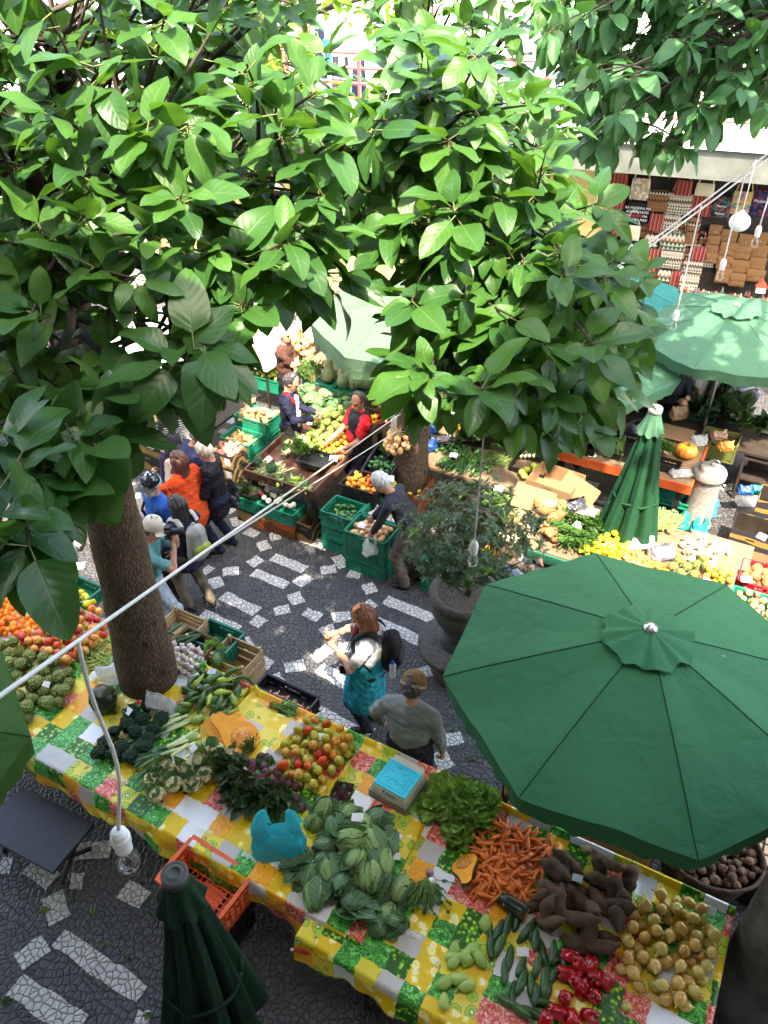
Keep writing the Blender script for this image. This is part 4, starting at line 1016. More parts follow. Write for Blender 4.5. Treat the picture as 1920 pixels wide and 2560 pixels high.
each('broccoli', [q6(*p) for p in ((1240, 1200), (1180, 1330), (1090, 1270), (1280, 1400), (1120, 1430), (950, 1430), (880, 1520), (1010, 1560), (1080, 1630), (1230, 1480), (1340, 1330), (940, 1620), (1190, 1560), (820, 1600), (1060, 1370))], AZ+.01, .07, "dark green broccoli head in the heap beside the leeks", "broccoli", "broccoli heads beside the leeks", lift=.02, sc=(1.05, 1.3))
each('broccoli', [q6(920, 1225)], AZ, .05, "lone broccoli stalk lying in front of the dark pumpkin", "broccoli", None, 'flat')
lk = [((1640, 1290), 0), ((1600, 1330), 0), ((1560, 1290), .02), ((1500, 1310), .03), ((1650, 1400), 0), ((1600, 1440), .02), ((1540, 1480), .03), ((1620, 1520), .04), ((1490, 1270), .03), ((1660, 1460), .03), ((1560, 1530), .05), ((1570, 1620), .02)]
for i, ((x, y), dz) in enumerate(lk):
    p = P(*q6(x, y), AZ+.03+dz); me = K['leek'][i % 3]
    put('leek', me, p, (rad(2), 0, -GA+rad(150)+R.gauss(0, .12)), 1.0, None, "long leek with pale stalk and dark leaves between broccoli and cauliflowers", "leek", "leeks lying on the fruit print cloth")
def film(name, c, alpha=.45, rough=.25, trans=.3):
    t = NT(name); v = t.tc(); n = t.n('TexNoise', None, {'Vector': v, 'Scale': 14.0, 'Detail': 4, 'Distortion': 2.0}).outputs[0]
    a = t.map(n, .3, .7, max(0, alpha-.2), min(1, alpha+.2))
    return t.bsdf(c, rough, .6, t.bump(n, .6, .02), trans=trans, alpha=a)
m_clear = film("clear_plastic_film", (.75, .78, .78), .42); m_milk = film("milky_plastic_film", (.72, .74, .7), .75)
m_teal = mat("teal_plastic_film", (.02, .46, .54), .3, (.03, .55, .6), 5, .5, 14, trans=.35); m_teal2 = mat("turquoise_plastic_film", (.02, .38, .34), .3, (.015, .3, .28), 6, .8, 16, trans=.3)
m_blueb = mat("sky_blue_plastic_film", (.06, .3, .55), .3, (.05, .25, .48), 6, .8, 16, trans=.3); m_blkb = mat("black_plastic_film", (.015, .016, .022), .22, (.03, .03, .045), 8, 1.0, 22, spec=.7)
m_deepblue = mat("deep_blue_plastic_film", (.015, .08, .3), .35, (.01, .05, .2), 6, .8, 16)
def carrier(name, label, loc, rz, m, W=.26, D=.14, H=.28, seed=1, handles=True, slump=0.0, sag=1.0, cat="plastic bag", group=None, tilt=(0, 0)):
    rr = random.Random(seed); t = thing(name, label, cat, loc, rz, group); t.rotation_euler = (tilt[0], tilt[1], rz)
    ph = [rr.uniform(0, 6) for _ in range(6)]
    def fn(u, v):
        a = 2*PI*u; z = H*v*(.66 if handles else 1); bul = min(1, .8+1.1*v)*(1-.12*v)
        pinch = (1-.45*v) if handles else 1-.86*max(0, (v-.5)/.5)**1.1
        c, s = math.cos(a), math.sin(a); e = .45+.3*v; c = math.copysign(abs(c)**e, c); s = math.copysign(abs(s)**(.55+.3*v), s)
        sx = W/2*bul*(1+.03*math.sin(3*a+ph[0]+3*v)); sy = D/2*bul*pinch*(1+.1*math.sin(3*a+ph[1]+4*v))
        cr = .005*math.sin(7*a+ph[2]+9*v)+.05*W*(abs(mnoise.noise(Vector((c*2.2, s*2.2, v*2.6+ph[0]))))-.2)+.03*W*mnoise.noise(Vector((c*5, s*5, v*6+ph[1])))
        return Vector((c*(sx+cr), s*(sy+cr)+slump*v*v*H, z*(1-.1*(1-c*c)*v)+.01*math.sin(4*a+ph[4])*v))
    mb = MB(); mb.grid(fn, 56, 22, 0, loop=True)
    b = mb.v[:]; mb.add([(0, 0, .004)], [], 0)
    mb.f += [((i+1) % 56*23, i*23, len(mb.v)-1) for i in range(56)]; mb.m += [0]*56
    mb.build("bag_body", m, t, smooth=True)
    if handles:
        for sx in (-1, 1):
            mb = MB()
            for sy in (-1, 1):
                mb.grid(lambda k, w: Vector((sx*W/2*(.62-.2*k+.05*sx)+(w-.5)*W*(.3*(1-k)**1.4+.07), sy*(D/2*.42*(1-k**1.5)+.004)+.01*math.sin(w*9+k*5)*(1-k), H*(.58+.42*math.sin(k*PI/2))-.03*H*math.cos(w*6)*(1-k))), 9, 5)
            mb.build("handle", m, t, smooth=True)
    return t
carrier("carrier_bag", "teal plastic carrier bag standing on the cloth before the beet leaves", P(*f5(330, 900), AZ+.01), -GA+.5, m_teal, .42, .2, .56, 3)
cb = carrier("carrier_bag", "half clear bag of greens slumped left of the tree trunk", P(*q6(920, 1000), AZ+.02), .3, m_clear, .22, .16, .22, 5, False)
mo = carrier("carrier_bag", "crumpled milky bag printed MOLEIRO in front of the tree trunk", P(*q6(1350, 1250), AZ+.02), -.35, m_milk, .28, .16, .23, 8, False)
for s_, sz, zz in (("MOLEIRO", .042, .085), ("Sol", .03, .125)):
    text(s_, sz, m_ink_d, mo, Matrix.Translation((.02, -.088, zz)) @ Matrix.Rotation(rad(78), 4, 'X') @ Matrix.Rotation(rad(-8), 4, 'Z'))
fr = MB()
for z_ in (.058, .108): fr.box((.02, -.0885, z_), (.2, .002, .003))
for x_ in (-.08, .12): fr.box((x_, -.0885, .083), (.003, .002, .05))
fr.build("printed_border", m_ink_d, mo)
gl = carton(P(*q6(1570, 850), .72), -GA, "shallow cardboard box full of garlic bulbs right of the tree trunk", .42, .5, .2, m_card, lab=False, slot=False)
heap('garlic', pol(q6, [(1440, 690), (1640, 720), (1700, 820), (1570, 960), (1500, 960)], .93), .86, 85, .026, "white and purple garlic bulb in the box right of the trunk", "garlic", "garlic bulbs in the shallow box", 'up', 7, .06)
wood_crate(P(*q6(1530, 630), .7), -GA, "low wooden crate of courgettes behind the garlic box", .42, .3, .2)
each('courgette', [q6(*p) for p in ((1440, 580), (1490, 610), (1530, 630), (1580, 640), (1600, 660))], .86, .025, "dark courgette in the low wooden crate behind the garlic", "courgette", "courgettes in the low wooden crate", 'flat', 2, yaw=(rad(35), .1))
put_crate(P(*q6(690, 330), .78), -GA, "small dark green crate of yellow lemons behind the apples", L=.4, W=.3, H=.16)
heap('lemon', pol(q6, [(590, 300), (680, 270), (790, 320), (740, 380)], .9), .82, 22, .034, "yellow lemon in the small crate behind the apples", "lemon", "lemons in the crate behind the apples", 'any', 8, .08)
put_crate(P(*q6(400, 205), .72), -GA, "black plastic crate edge behind the mandarins", None, 'b', .5, .3, .2)
put_crate(P(*q2(490, 740), .66), -GA, "green plastic crate holding a pale lettuce behind the garlic", L=.46, W=.34, H=.2)
each('lettuce', [q2(450, 750)], .8, .02, "pale curly lettuce in the green crate behind the garlic", "lettuce", None, sc=(.9, 1))
each('cabbage', [q2(500, 830)], .8, .05, "pale green cabbage beside the open wooden crate", "cabbage", None, sc=(.9, 1))
wood_crate(P(*q2(660, 960), .55), -GA, "open wooden crate with a few fruits left at the bottom behind the squashes", .42, .32, .34)
each('tomato', [q2(*p) for p in ((620, 940), (650, 905), (660, 930))], .62, .03, "fruit left at the bottom of the open wooden crate", "tomato", "fruits at the bottom of the wooden crate", 'any')
heap('squash', pol(q2, [(240, 1120), (330, 1000), (480, 960), (740, 1060), (640, 1170), (560, 1290), (400, 1230), (200, 1250)], .9), zA, 44, .036, "green squash, plain or striped, in the bay behind the leeks", "squash", "green squashes in the cloth covered bay", 'flat', 9, .09, yaw=(rad(40), .6))
each('squash', [q2(470, 1265), (q2(400, 1330))], AZ, .035, "dark striped squash lying beside the cut pumpkin", "squash", "squashes beside the cut pumpkin", 'flat')
each('chayote', [q2(280, 1470), q2(330, 1540), q2(310, 1320)], AZ+.01, .045, "smooth light green chayote between the leeks and the cut pumpkin", "chayote", "chayotes beside the leeks", 'flat', sc=(1.0, 1.1))
put_pump(P(*k1(840, 770), AZ+.09), rad(53), "cut pumpkin half with orange flesh and seeds facing up on the cloth", 1.6, (rad(10), rad(-6)))
put_pump(P(*k1(690, 830), AZ+.06), rad(40), "smaller cut pumpkin half tucked under the larger half", 1.25, (rad(14), rad(-16)))
put_crate(P(*q2(1060, 1170), .68), -GA-.02, "black crate of small carrots behind the bean bundle", None, 'b', .62, .2, .14)
heap('small_carrot', pol(q2, [(900, 1090), (960, 1080), (1250, 1240), (1230, 1280)], .8), .72, 46, .016, "small pale carrot in the black crate behind the stall", "carrot", "small carrots in the black crate", 'flat', 10, .08)
for i in range(16):
    x0, y0 = 900+R.uniform(-10, 30), 1190+R.uniform(-12, 25); mb = MB(); pts = []
    for k in range(9):
        t = k/8; xx = x0+230*t+R.uniform(-4, 4); yy = y0+40*t+70*t*math.sin(i*.7+2*t)+R.uniform(-4, 4); p = P(*q2(xx, yy), AZ+.035+.002*i); pts.append(p)
    mb.tube(pts, .004, 5); tag(mb.build("long_bean", m_bean, smooth=True), "long thin green bean in the loose bundle on the lemon print", "long bean", "long beans in a loose bundle")
heap('tomato', pol(q3, [(110, 1150), (260, 1020), (420, 1090), (640, 1200), (530, 1340), (420, 1480), (260, 1590), (30, 1470), (0, 1300)], .92), zA, 112, .043, "ripening tomato, green to red, in the heap beside the beetroots", "tomato", "tomatoes heaped beside the beetroots", seed=11, cap=.12, sc=(1.05, 1.32))
each('cauliflower', [k1(*p) for p in ((150, 1150), (360, 1180), (500, 1090), (680, 1100), (800, 1040), (640, 980), (230, 1340), (430, 1330), (60, 1450), (10, 1290), (560, 1230))], AZ, .065, "cream cauliflower with green leaves at the front edge of the stall", "cauliflower", "cauliflowers at the front of the stall", sc=(1.05, 1.25))
each('beetroot', [k1(*p) for p in ((850, 1220), (890, 1145), (960, 1090), (1040, 1110), (1130, 1045), (1165, 1145), (1205, 1080), (1185, 1205), (1290, 1200), (1245, 1300), (1260, 1370), (1430, 1320), (1490, 1470), (1550, 1570), (1500, 1350), (1370, 1290), (1330, 1240))], AZ, .042, "dark purple beetroot between the tomatoes and the beet leaves", "beetroot", "beetroots beside the tomatoes")
for i, (x, y) in enumerate(((980, 1230), (1080, 1180), (1180, 1260), (1290, 1300), (1120, 1330), (1020, 1290), (1250, 1350), (1350, 1400))):
    p = P(*k1(x, y), AZ+.04)
    put('beet_greens', K['beet_greens'][i % 2], p+Vector((0, 0, .02)), (0, 0, PI-.45+R.gauss(0, .4)), R.uniform(.8, 1.0), None, "bunch of dark beet leaves on red stalks before the beetroots", "beet leaves", "bunches of dark beet leaves")
each('parsley', [k1(1060, 980), k1(1200, 1010)], AZ+.02, .01, "small curly parsley bunch behind the beetroots", "parsley", "parsley behind the beetroots", sc=(.6, .7))
each('cabbage', [f5(610, 650), f5(680, 540)], AZ, .06, "green cabbage lying between the teal bag and the kitchen scale", "cabbage", "two cabbages right of the teal bag", 'flat', yaw=(-.4, .3))
cbs = [(880, 600, .0), (1000, 710, .03), (1120, 640, .0), (730, 870, .04), (930, 850, .09), (1110, 860, .06), (1210, 860, .0), (690, 1010, .0), (960, 1010, .09), (1160, 970, .03), (570, 1080, .0), (830, 1190, .05), (1090, 1140, .06), (620, 1240, .0), (960, 1330, .0), (810, 760, .05), (1020, 1130, .0), (760, 1080, .03)]
for i, (x, y, dz) in enumerate(cbs):
    me = K['cabbage'][i % 4]; put('cabbage', me, P(*f5(x, y), AZ+.05)+Vector((0, 0, dz)), (R.gauss(.2, .3), R.gauss(0, .3), -GA+R.choice([.6, 2.6, 3.5, -.3])+R.gauss(0, .3)), R.uniform(1.15, 1.45), None, "pointed green cabbage in the large heap at the table corner", "cabbage", "cabbages heaped at the table corner")
for i, (x, y) in enumerate(((1340, 1210), (1150, 1500), (1290, 1480), (1210, 1400))):
    put('cabbage', K['cabbage'][(i+1) % 4], P(*f5(x, y), BZ+.06), (.2, R.gauss(0, .3), -.5+i), 1.0, None, "green cabbage lying on the lower cloth below the big heap", "cabbage", "cabbages on the lower cloth")
each('turnip', [f5(1575, 1065), f5(1590, 1145)], BZ+.01, .03, "small purple and white turnip on the lower cloth", "turnip", "two small turnips on the lower cloth")
put('turnip_greens', K['watercress'][0], P(*f5(1560, 1130), BZ+.02), (0, 0, PI-.15), 1.15, None, "limp dark turnip leaves on the lower cloth below the turnips", "turnip leaves")
sc_ = thing("kitchen_scale", "cream weighing scale with a bright turquoise tray on a grey wooden box", "scale", P(*f5(1310, 400), AZ+.0), -GA+rad(-4))
mb = MB(); mb.box((0, 0, .0), (.36, .34, .11)); mb.build("plinth", mat("greyed_wood_box", (.3, .29, .22), .8, (.2, .19, .14), 6), sc_, (0, 0, .06))
mb = MB(); mb.box((0, .0, .155), (.3, .3, .07), taper=1.04); mb.box((0, .17, .165), (.28, .05, .05)); mb.build("housing", mat("cream_plastic", (.55, .54, .42), .4), sc_)
mb = MB(); mb.box((0, -.01, .2015), (.3, .27, .015)); mb.box((0, -.01, .195), (.24, .2, .012)); mb.build("tray", mat("turquoise_enamel", (.01, .55, .68), .35, (.02, .48, .6), 4), sc_)
mb = MB(); rr_ = random.Random(5)
for (x0, y0, x1, y1) in ((-.12, -.12, .12, -.12), (-.12, .1, .12, .1), (-.12, -.12, -.12, .1), (.12, -.12, .12, .1)): mb.box(((x0+x1)/2, (y0+y1)/2, .2097), (abs(x1-x0)+.003, abs(y1-y0)+.003, .001))
for i in range(14):
    a = rr_.uniform(-.09, .09); b = rr_.uniform(-.09, .08); mb.tube([(a, b, .2095), (a+.02, b+.012, .2098), (a+rr_.uniform(.02, .05), b+rr_.uniform(-.02, .02), .2095)], .0016, 4)
mb.build("scratch_marks", mat("worn_dark_marks", (.02, .2, .26), .5), sc_)
mb = MB(); mb.box((.02, -.1525, .155), (.1, .004, .035)); mb.box((-.05, -.1525, .155), (.02, .005, .03)); mb.build("display", mat("grey_display", (.22, .26, .28), .3), sc_)
mb = MB(); mb.lathe([(.008, 0), (.008, .006)], 12, 0, Matrix.Translation((-.04, -.15, .18)) @ Matrix.Rotation(PI/2, 4, 'X')); mb.build("level_knob", m_black, sc_)
mb = MB(); mb.grid(lambda u, v: P(*f5(780+170*u-40*v, 300+30*u+190*v-60*u*v), BZ+.075+.02*math.sin(u*9)*math.sin(v*8)), 20, 20)
tag(mb.build("produce_net", mat("dark_red_net", (.07, .012, .015), .8, (.02, .01, .012), 70), smooth=True), "flattened dark red net between tomatoes and the scale", "net")
lt = [(350, 260, .03), (480, 300, .03), (620, 340, .02), (300, 440, .05), (430, 480, .06), (590, 470, .06), (480, 640, .0), (240, 400, .0), (700, 420, 0), (540, 380, .09), (380, 360, .08), (610, 560, .03), (470, 560, .03), (720, 360, 0)]
each('lettuce', [(*q5(x, y), dz) for x, y, dz in lt], BZ+.02, .02, "curly green lettuce in the heap right of the scale", "lettuce", "curly lettuces beside the scale", sc=(1.05, 1.3))
heap('carrot', pol(q5, [(800, 480), (1000, 530), (1290, 670), (1230, 860), (1080, 1180), (880, 1170), (700, 1110), (570, 1060), (640, 860), (620, 710), (710, 580)], .9), zB, 205, .02, "orange carrot in the big heap on the lower cloth", "carrot", "carrots heaped on the lower cloth", 'flat', 12, .11)
put_pump(P(*q5(540, 900), BZ+.1), -GA+rad(-140), "cut pumpkin half with dark green rind leaning on the carrots", 1.1, (rad(30), rad(24)), m_dkpump)
t_ = thing("pumpkin_piece", "cut dark green pumpkin end lying at the foot of the carrots", "pumpkin", P(*q5(950, 1220), BZ+.06), -GA-.15)
mb = MB(); mb.tube([(-.13, 0, 0), (-.12, 0, 0), (-.05, 0, 0), (.05, 0, 0), (.1, 0, 0)], [.02, .045, .062, .064, .062], 18); mb.build("rind", m_dkpump, t_, smooth=True)
mb = MB(); mb.lathe([(0, .102), (.06, .102), (.062, .1005)][::-1], 18, 0, Matrix.Rotation(PI/2, 4, 'Y')); mb.build("flesh", m_pflesh, t_, smooth=False)
heap('yam', pol(f7, [(310, 210), (440, 280), (880, 450), (850, 700), (780, 900), (640, 1080), (440, 1030), (190, 900), (80, 790), (130, 560), (230, 400)], .9), zB, 30, .05, "big earthy brown yam in the bay right of the carrots", "yam", "yams heaped right of the carrots", 'flat', 13, .075, tilt=.1, yaw=(-.45, .55))
heap('onion', pol(f7, [(1080, 610), (1400, 690), (1540, 950), (1520, 1150), (1450, 1430), (1300, 1540), (1060, 1420), (900, 1330), (760, 1180), (800, 1000), (870, 740)], .88), zB, 74, .044, "golden onion in the heap at the right end of the stall", "onion", "golden onions at the right end", 'any', 14, .09, sc=(1.1, 1.3))
each('onion', [f7(820, 1520)], BZ, .037, "single golden onion apart on the kiwi print", "onion", None)
cuk = [(f7, -170, 830), (f7, -90, 800), (f7, -20, 900), (f7, 60, 960), (f7, 40, 870), (f7, 120, 1050), (f7, 200, 1060), (f7, 240, 1110), (f7, 300, 1100), (f7, 80, 1180), (f7, 150, 1160), (f7, 20, 1330), (f7, 130, 1310), (f7, 210, 1260), (f7, -60, 1300), (f7, 60, 1420), (f7, -120, 1400), (f7, 150, 1400), (f7, -250, 880), (f7, -320, 870), (f7, -300, 1010), (f7, -230, 1000), (f7, -160, 1120), (f7, -60, 1180), (f7, -200, 1230), (f7, 110, 1480), (f7, 40, 1560), (f7, -60, 1540), (f7, -160, 1480)]
for i, (q, x, y) in enumerate(cuk):
    p = P(*q(x, y), BZ+.03+(.025 if i % 3 == 0 else 0)); last = i > 24
    put('cucumber', K['cucumber'][i % 2], p, (R.uniform(0, 6), R.gauss(0, .1), rad(68 if not last else 150)+R.gauss(0, .22)), R.uniform(1.0, 1.3), None, "dark green cucumber in the heap left of the red peppers", "cucumber", "cucumbers beside the red peppers")
pp = [(320, 1240), (440, 1170), (570, 1270), (450, 1370), (560, 1430), (310, 1440), (640, 1310), (240, 1560), (370, 1610), (510, 1590), (140, 1640), (350, 1100), (520, 1180), (400, 1280)]
each('pepper', [f7(*p) for p in pp], BZ+.005, .048, "glossy red pepper in the group between cucumbers and onions", "red pepper", "red peppers between cucumbers and onions", sc=(1.2, 1.4), orient='any')
each('chayote', [f8(*p) for p in ((1560, 920), (1660, 900), (1470, 1140), (1610, 1110), (1450, 1340), (1690, 1180), (1560, 800), (1740, 820))]+[q5(710, 1350), q5(600, 1560), q5(450, 1640), q5(545, 1640), q5(660, 1650)], BZ+.0, .044, "light green chayote lying on the bright lower cloth", "chayote", "chayotes on the lower cloth", 'flat', sc=(.95, 1.15))
carton(P(*f7(650, 300), .5)+E2*.1, -GA, "narrow box of golden potatoes behind the yams", .62, .24, .32, m_card, lab=False, slot=False)
heap('potato', pol(f7, [(420, 190), (500, 190), (880, 380), (920, 430), (860, 440)], .85), .74, 40, .032, "golden potato in the narrow box behind the yams", "potato", "golden potatoes behind the yams", 'any', 15, .08)
bk = thing("wicker_basket", "round dark wicker basket of earthy potatoes below the big umbrella", "basket", P(*f7(1400, 480), .35)+E2*.06, -GA)
def wick(u, v):
    a = 2*PI*u; r = .3+.1*v+.006*math.sin(60*a)*math.cos(v*60); return Vector((math.cos(a)*r, math.sin(a)*r*.85, .42*v))
m_wick = mat("dark_wicker", (.09, .05, .03), .7, (.04, .022, .014), 40, .8, 90)
mb = MB(); mb.grid(wick, 120, 24, 0, loop=True); mb.build("side", m_wick, bk, smooth=True)
mb = MB(); mb.tube([(math.cos(i*2*PI/40)*.405, math.sin(i*2*PI/40)*.405*.85, .42+.004*math.sin(i*2)) for i in range(41)], .016, 6); mb.build("rim", m_wick, bk, smooth=True)
mb = MB(); mb.lathe([(0, .01), (.29, .01)], 24); mb.build("bottom", m_wick, bk)
heap('dark_potato', [bk.location+Vector((math.cos(i*.628)*.37, math.sin(i*.628)*.31, 0)) for i in range(10)], .66, 95, .033, "earthy brown potato in the wicker basket", "potato", "earthy potatoes in the wicker basket", 'any', 16, .1)
put_crate(P(462, 1925, .56)-E2*.05, -GA-rad(3), "large empty orange plastic crate with lattice sides before the stall", None, 'o', .62, .42, .3, None, 'lattice')
CB = P(445, 1925, .52)
for k in range(2):
    put_crate((CB.x+.02*k, CB.y-.01, .0+.255*k), -GA, "black crate under the orange crate, %s" % ("standing on the paving" if k == 0 else "upper of the pair"), None, 'b', .58, .4, .24)
bd = thing("folding_table", "dark grey slab table top leaning low beneath the olive umbrella", "table", P(80, 1790, .35), -GA+.05)
mb = MB(); mb.box((0, 0, .0), (.85, .5, .04)); mb.build("tabletop", mat("dark_slate_laminate", (.055, .055, .065), .5), bd)
for sx in (-1, 1):
    mb = MB(); mb.tube([(sx*.34, -.18, -.345), (sx*.34, .18, -.02)], .02, 8); mb.tube([(sx*.34, .18, -.345), (sx*.34, -.18, -.02)], .02, 8); mb.build("leg", m_dark, bd)
tr = thing("hand_trolley", "red tubular hand trolley standing in the dark under the lower table", "trolley", P(690, 2130, .1), -GA+.3)
for sx in (-.16, .16):
    mb = MB(); mb.tube([(sx, .3, .05), (sx, .1, .3), (sx, -.05, .62)], .014, 8); mb.build("rail", m_metal, tr, smooth=True)
for z_, y_ in ((.12, .245), (.34, .08), (.58, -.03)):
    mb = MB(); mb.tube([(-.16, y_, z_), (.16, y_, z_)], .012, 8); mb.build("rung", mat("red_paint", (.4, .02, .015), .4), tr, smooth=True)
carton(P(900, 2180, .05)+E2*.25, -GA, "dark red cardboard box under the lower table's front edge", .6, .4, .4, m_bana2, lab=False)
for i, (x, y, dx) in enumerate(((1190, 1770, 0), (1330, 1835, 1))):
    carton(P(x-40+70*dx, y-45, .2), -GA, ("dark box of roots behind the lettuces" if not dx else "dark box in the shade behind the carrots"), .5, .34, .4, m_bana2, lab=False)
heap('taro', [P(x, y, .6) for x, y in ((1090, 1700), (1160, 1690), (1180, 1740), (1110, 1750))], .5, 7, .05, "brown taro root in the dark box behind the lettuces", "taro root", "taro roots behind the lettuces", 'flat', 17)
for (q, x, y, z, lb) in ((q6, 385, 1030, 1.02, "white paper tag on the cherimoyas"), (q6, 780, 960, .93, "white paper tag beside the dark pumpkin"), (q6, 400, 370, 1.06, "white paper tag on the mandarins"), (q6, 1060, 1250, 1.0, "white paper tag on the broccoli"), (q2, 430, 925, .98, "white paper tag at the squash bay"), (q2, 1320, 1465, 1.03, "white paper tag on the tomatoes"), (k1, 950, 1185, .98, "folded white paper tag on the beetroots"), (f5, 975, 610, 1.06, "white paper tag standing on the cabbages"), (f5, 1290, 930, .98, "white paper tag beside the cabbage heap"), (q5, 1020, 1590, .93, "white paper tag on the cucumbers"), (f7, 410, 450, 1.0, "white paper tag on the yams"), (f7, 1510, 715, .96, "pale paper tag on the potato basket"), (q2, 270, 1555, .93, "white paper tag beside the chayotes")):
    price(*q(x, y), z, lb, R.uniform(-.5, .5), R.uniform(1.0, 1.3), R.uniform(.1, .5))
pw = MB(); pw.ball((0, 0, 0), .03, 10, 7, 0, (1, 1, .8), None, lambda d: 1+.35*mnoise.noise(d*4)); tag(pw.build("crumpled_paper", m_paper, loc=P(*f5(1325, 775), BZ+.05)), "small crumpled white paper ball below the scale", "paper")
m_leaf = leafm("broad_glossy_leaf", (.019, .066, .012), (.054, .142, .023), (.08, .18, .04), .27, .42, 7, .35, .07, .12, (.045, .11, .024))
m_leafd = leafm("deep_green_leaf", (.012, .048, .012), (.034, .102, .02), (.055, .13, .035), .22, .36, 7, .35, .07, .14, (.034, .09, .024))
m_leafy = leafm("sunlit_yellow_green_leaf", (.1, .22, .015), (.2, .32, .02), (.4, .5, .1), .5, .4, 7, .3)
m_leafb = leafm("blue_green_leaf", (.026, .095, .04), (.065, .18, .06), (.11, .22, .09), .25, .45, 7, .3, .07, .12, (.08, .2, .07))
def bark_m(name, c1, c2):
    t = NT(name); v = t.tc()
    st = t.vm('MULTIPLY', v, (1, 1, .2)); d = t.voro(60, st, 'DISTANCE_TO_EDGE'); n = t.noise(4, 4, v)
    col = t.mix(t.map(d, .02, .3), c2, t.mix(t.map(n, .3, .7), c1, [x*.6 for x in c1]))
    kn = t.n('TexVoronoi', None, {'Vector': t.vm('MULTIPLY', v, (1, 1, .8)), 'Scale': 4.4}).outputs[0]
    col = t.mix(t.map(kn, .06, .2, .85, 0), col, (.012, .008, .005))
    return t.bsdf(col, .85, .25, t.bump(t.m('ADD', d, t.m('MULTIPLY', n, .4)), .9, .03))
m_bark = bark_m("furrowed_brown_bark", (.21, .14, .085), (.06, .038, .022)); m_twig = mat("green_twig", (.14, .17, .05), .6, (.09, .08, .04), 12)
m_branch = mat("dark_branch_bark", (.045, .035, .025), .8, (.025, .018, .013), 9, .4)
def bez(a, b, c, n):
    return [a*(1-t)**2+b*(2*t*(1-t))+c*t*t for t in [i/n for i in range(n+1)]]
def in_d(poly, x, y): return inside((x, y), [Vector(p) for p in poly])
def tips_in(poly, n, t0, t1, seed, holes=(), mind=.16):
    rr = random.Random(seed); out = []; xs = [p[0] for p in poly]; ys = [p[1] for p in poly]; k = 0
    while len(out) < n and k < n*60:
        k += 1; x = rr.uniform(min(xs), max(xs)); y = rr.uniform(min(ys), max(ys))
        if not in_d(poly, x, y): continue
        if any(math.hypot(x-h[0], y-h[1]) < h[2] for h in holes): continue
        p = PD(x, y, rr.uniform(t0, t1))
        if all((p-q).length > mind for q in out): out.append(p)
    return out
def whorl(mb, p, ax, rr, L0, L1, n, mi, wr=(.46, .64), grav=.55, twig=None):
    x, y, a = frame(ax)
    for i in range(n):
        th = i*2.39996+rr.uniform(-.3, .3); el = rr.uniform(.15, 1.25) if i < n*.6 else rr.uniform(1.0, 1.7)
        d = (a*math.cos(el)+(x*math.cos(th)+y*math.sin(th))*math.sin(el)); d.z -= grav*rr.uniform(.3, 1.2); d.normalize()
        up = Vector((rr.uniform(-.45, .45), rr.uniform(-.55, .25), 1)); z = (up-d*up.dot(d))
        if z.length < .15: z = a-d*a.dot(d)
        z.normalize(); xx = d.cross(z)
        L = rr.uniform(L0, L1); pet = L*rr.uniform(.12, .3); o = p-a*(.2*rr.random()**1.5)
        M = Matrix(((xx.x, d.x, z.x, o.x), (xx.y, d.y, z.y, o.y), (xx.z, d.z, z.z, o.z), (0, 0, 0, 1)))
        mb.leaf(M, L, L*rr.uniform(*wr), rr.uniform(.1, .9), rr.uniform(.1, .4), rr.uniform(.05, .22), 9, 4, (rr.uniform(.58, .85), rr.uniform(.52, .7)), 0.0, mi if not isinstance(mi, tuple) else rr.choice(mi), rr.random(), rr.uniform(0, 6), rr.uniform(-.2, .12), pet)
        if twig is not None: twig.tube([o, o+d*pet*1.05], .0032, 4, 1, False)
def grow(t, regions, seed, mats, nsub=7, limb_r=.05, tw=True):
    """limbs from the given root points to sub-centres, twigs to every tip, a whorl of leaves on each tip"""
    rr = random.Random(seed); crown = MB()
    for (tips, L0, L1, nl, mi, root, ns, grav) in regions:
        root = Vector(root); left = tips[:]; groups = []
        cs = rr.sample(tips, min(ns, len(tips)))
        for _ in range(4):
            groups = [[] for _ in cs]
            for p in tips: groups[min(range(len(cs)), key=lambda i: (cs[i]-p).length)].append(p)
            cs = [sum(g, Vector())/len(g) if g else c for g, c in zip(groups, cs)]
        for c, g in zip(cs, groups):
            if not g: continue
            br = MB(); end = c+Vector((0, 0, -.12)); mid = root.lerp(end, .5)+Vector((rr.uniform(-.2, .2), rr.uniform(-.2, .2), .25))
            pts = bez(root, mid, end, 10); L = (end-root).length
            br.tube(pts, [limb_r*(1-.72*i/10)*min(1.2, .5+L*.18) for i in range(11)], 8, 0)
            for p in g:
                s = pts[rr.randint(6, 10)]; ax = ((p-s).normalized()*.9+Vector((rr.uniform(-.4, .4), rr.uniform(-.5, .2), rr.uniform(.0, .6)))).normalized()
                br.tube(bez(s, s.lerp(p, .5)+Vector((rr.uniform(-.1, .1), rr.uniform(-.1, .1), rr.uniform(0, .12))), p, 6), [.013-.008*i/6 for i in range(7)], 5, 0, False)
                whorl(crown, p, ax, rr, L0, L1, nl, mi, grav=grav, twig=br)
            br.build("branch", [m_branch, m_twig], t, smooth=True)
    crown.build("crown", mats, t, smooth=True)
def trunk(t, pts, rs, m):
    mb = MB(); n = len(pts)
    fine = []; fr = []
    for i in range(n-1):
        for k in range(8):
            q = k/8; fine.append(Vector(pts[i]).lerp(Vector(pts[i+1]), q)); fr.append(rs[i]+(rs[i+1]-rs[i])*q+.006*math.sin(i*5+k*1.3))
    fine.append(Vector(pts[-1])); fr.append(rs[-1]); mb.tube(fine, fr, 26)
    return mb.build("trunk", m, t, smooth=True)
A0 = Vector((-2.24, 5.2, 0))
ta = thing("broadleaf_tree", "large glossy leaved tree with thick furrowed trunk growing through the front stall", "tree")
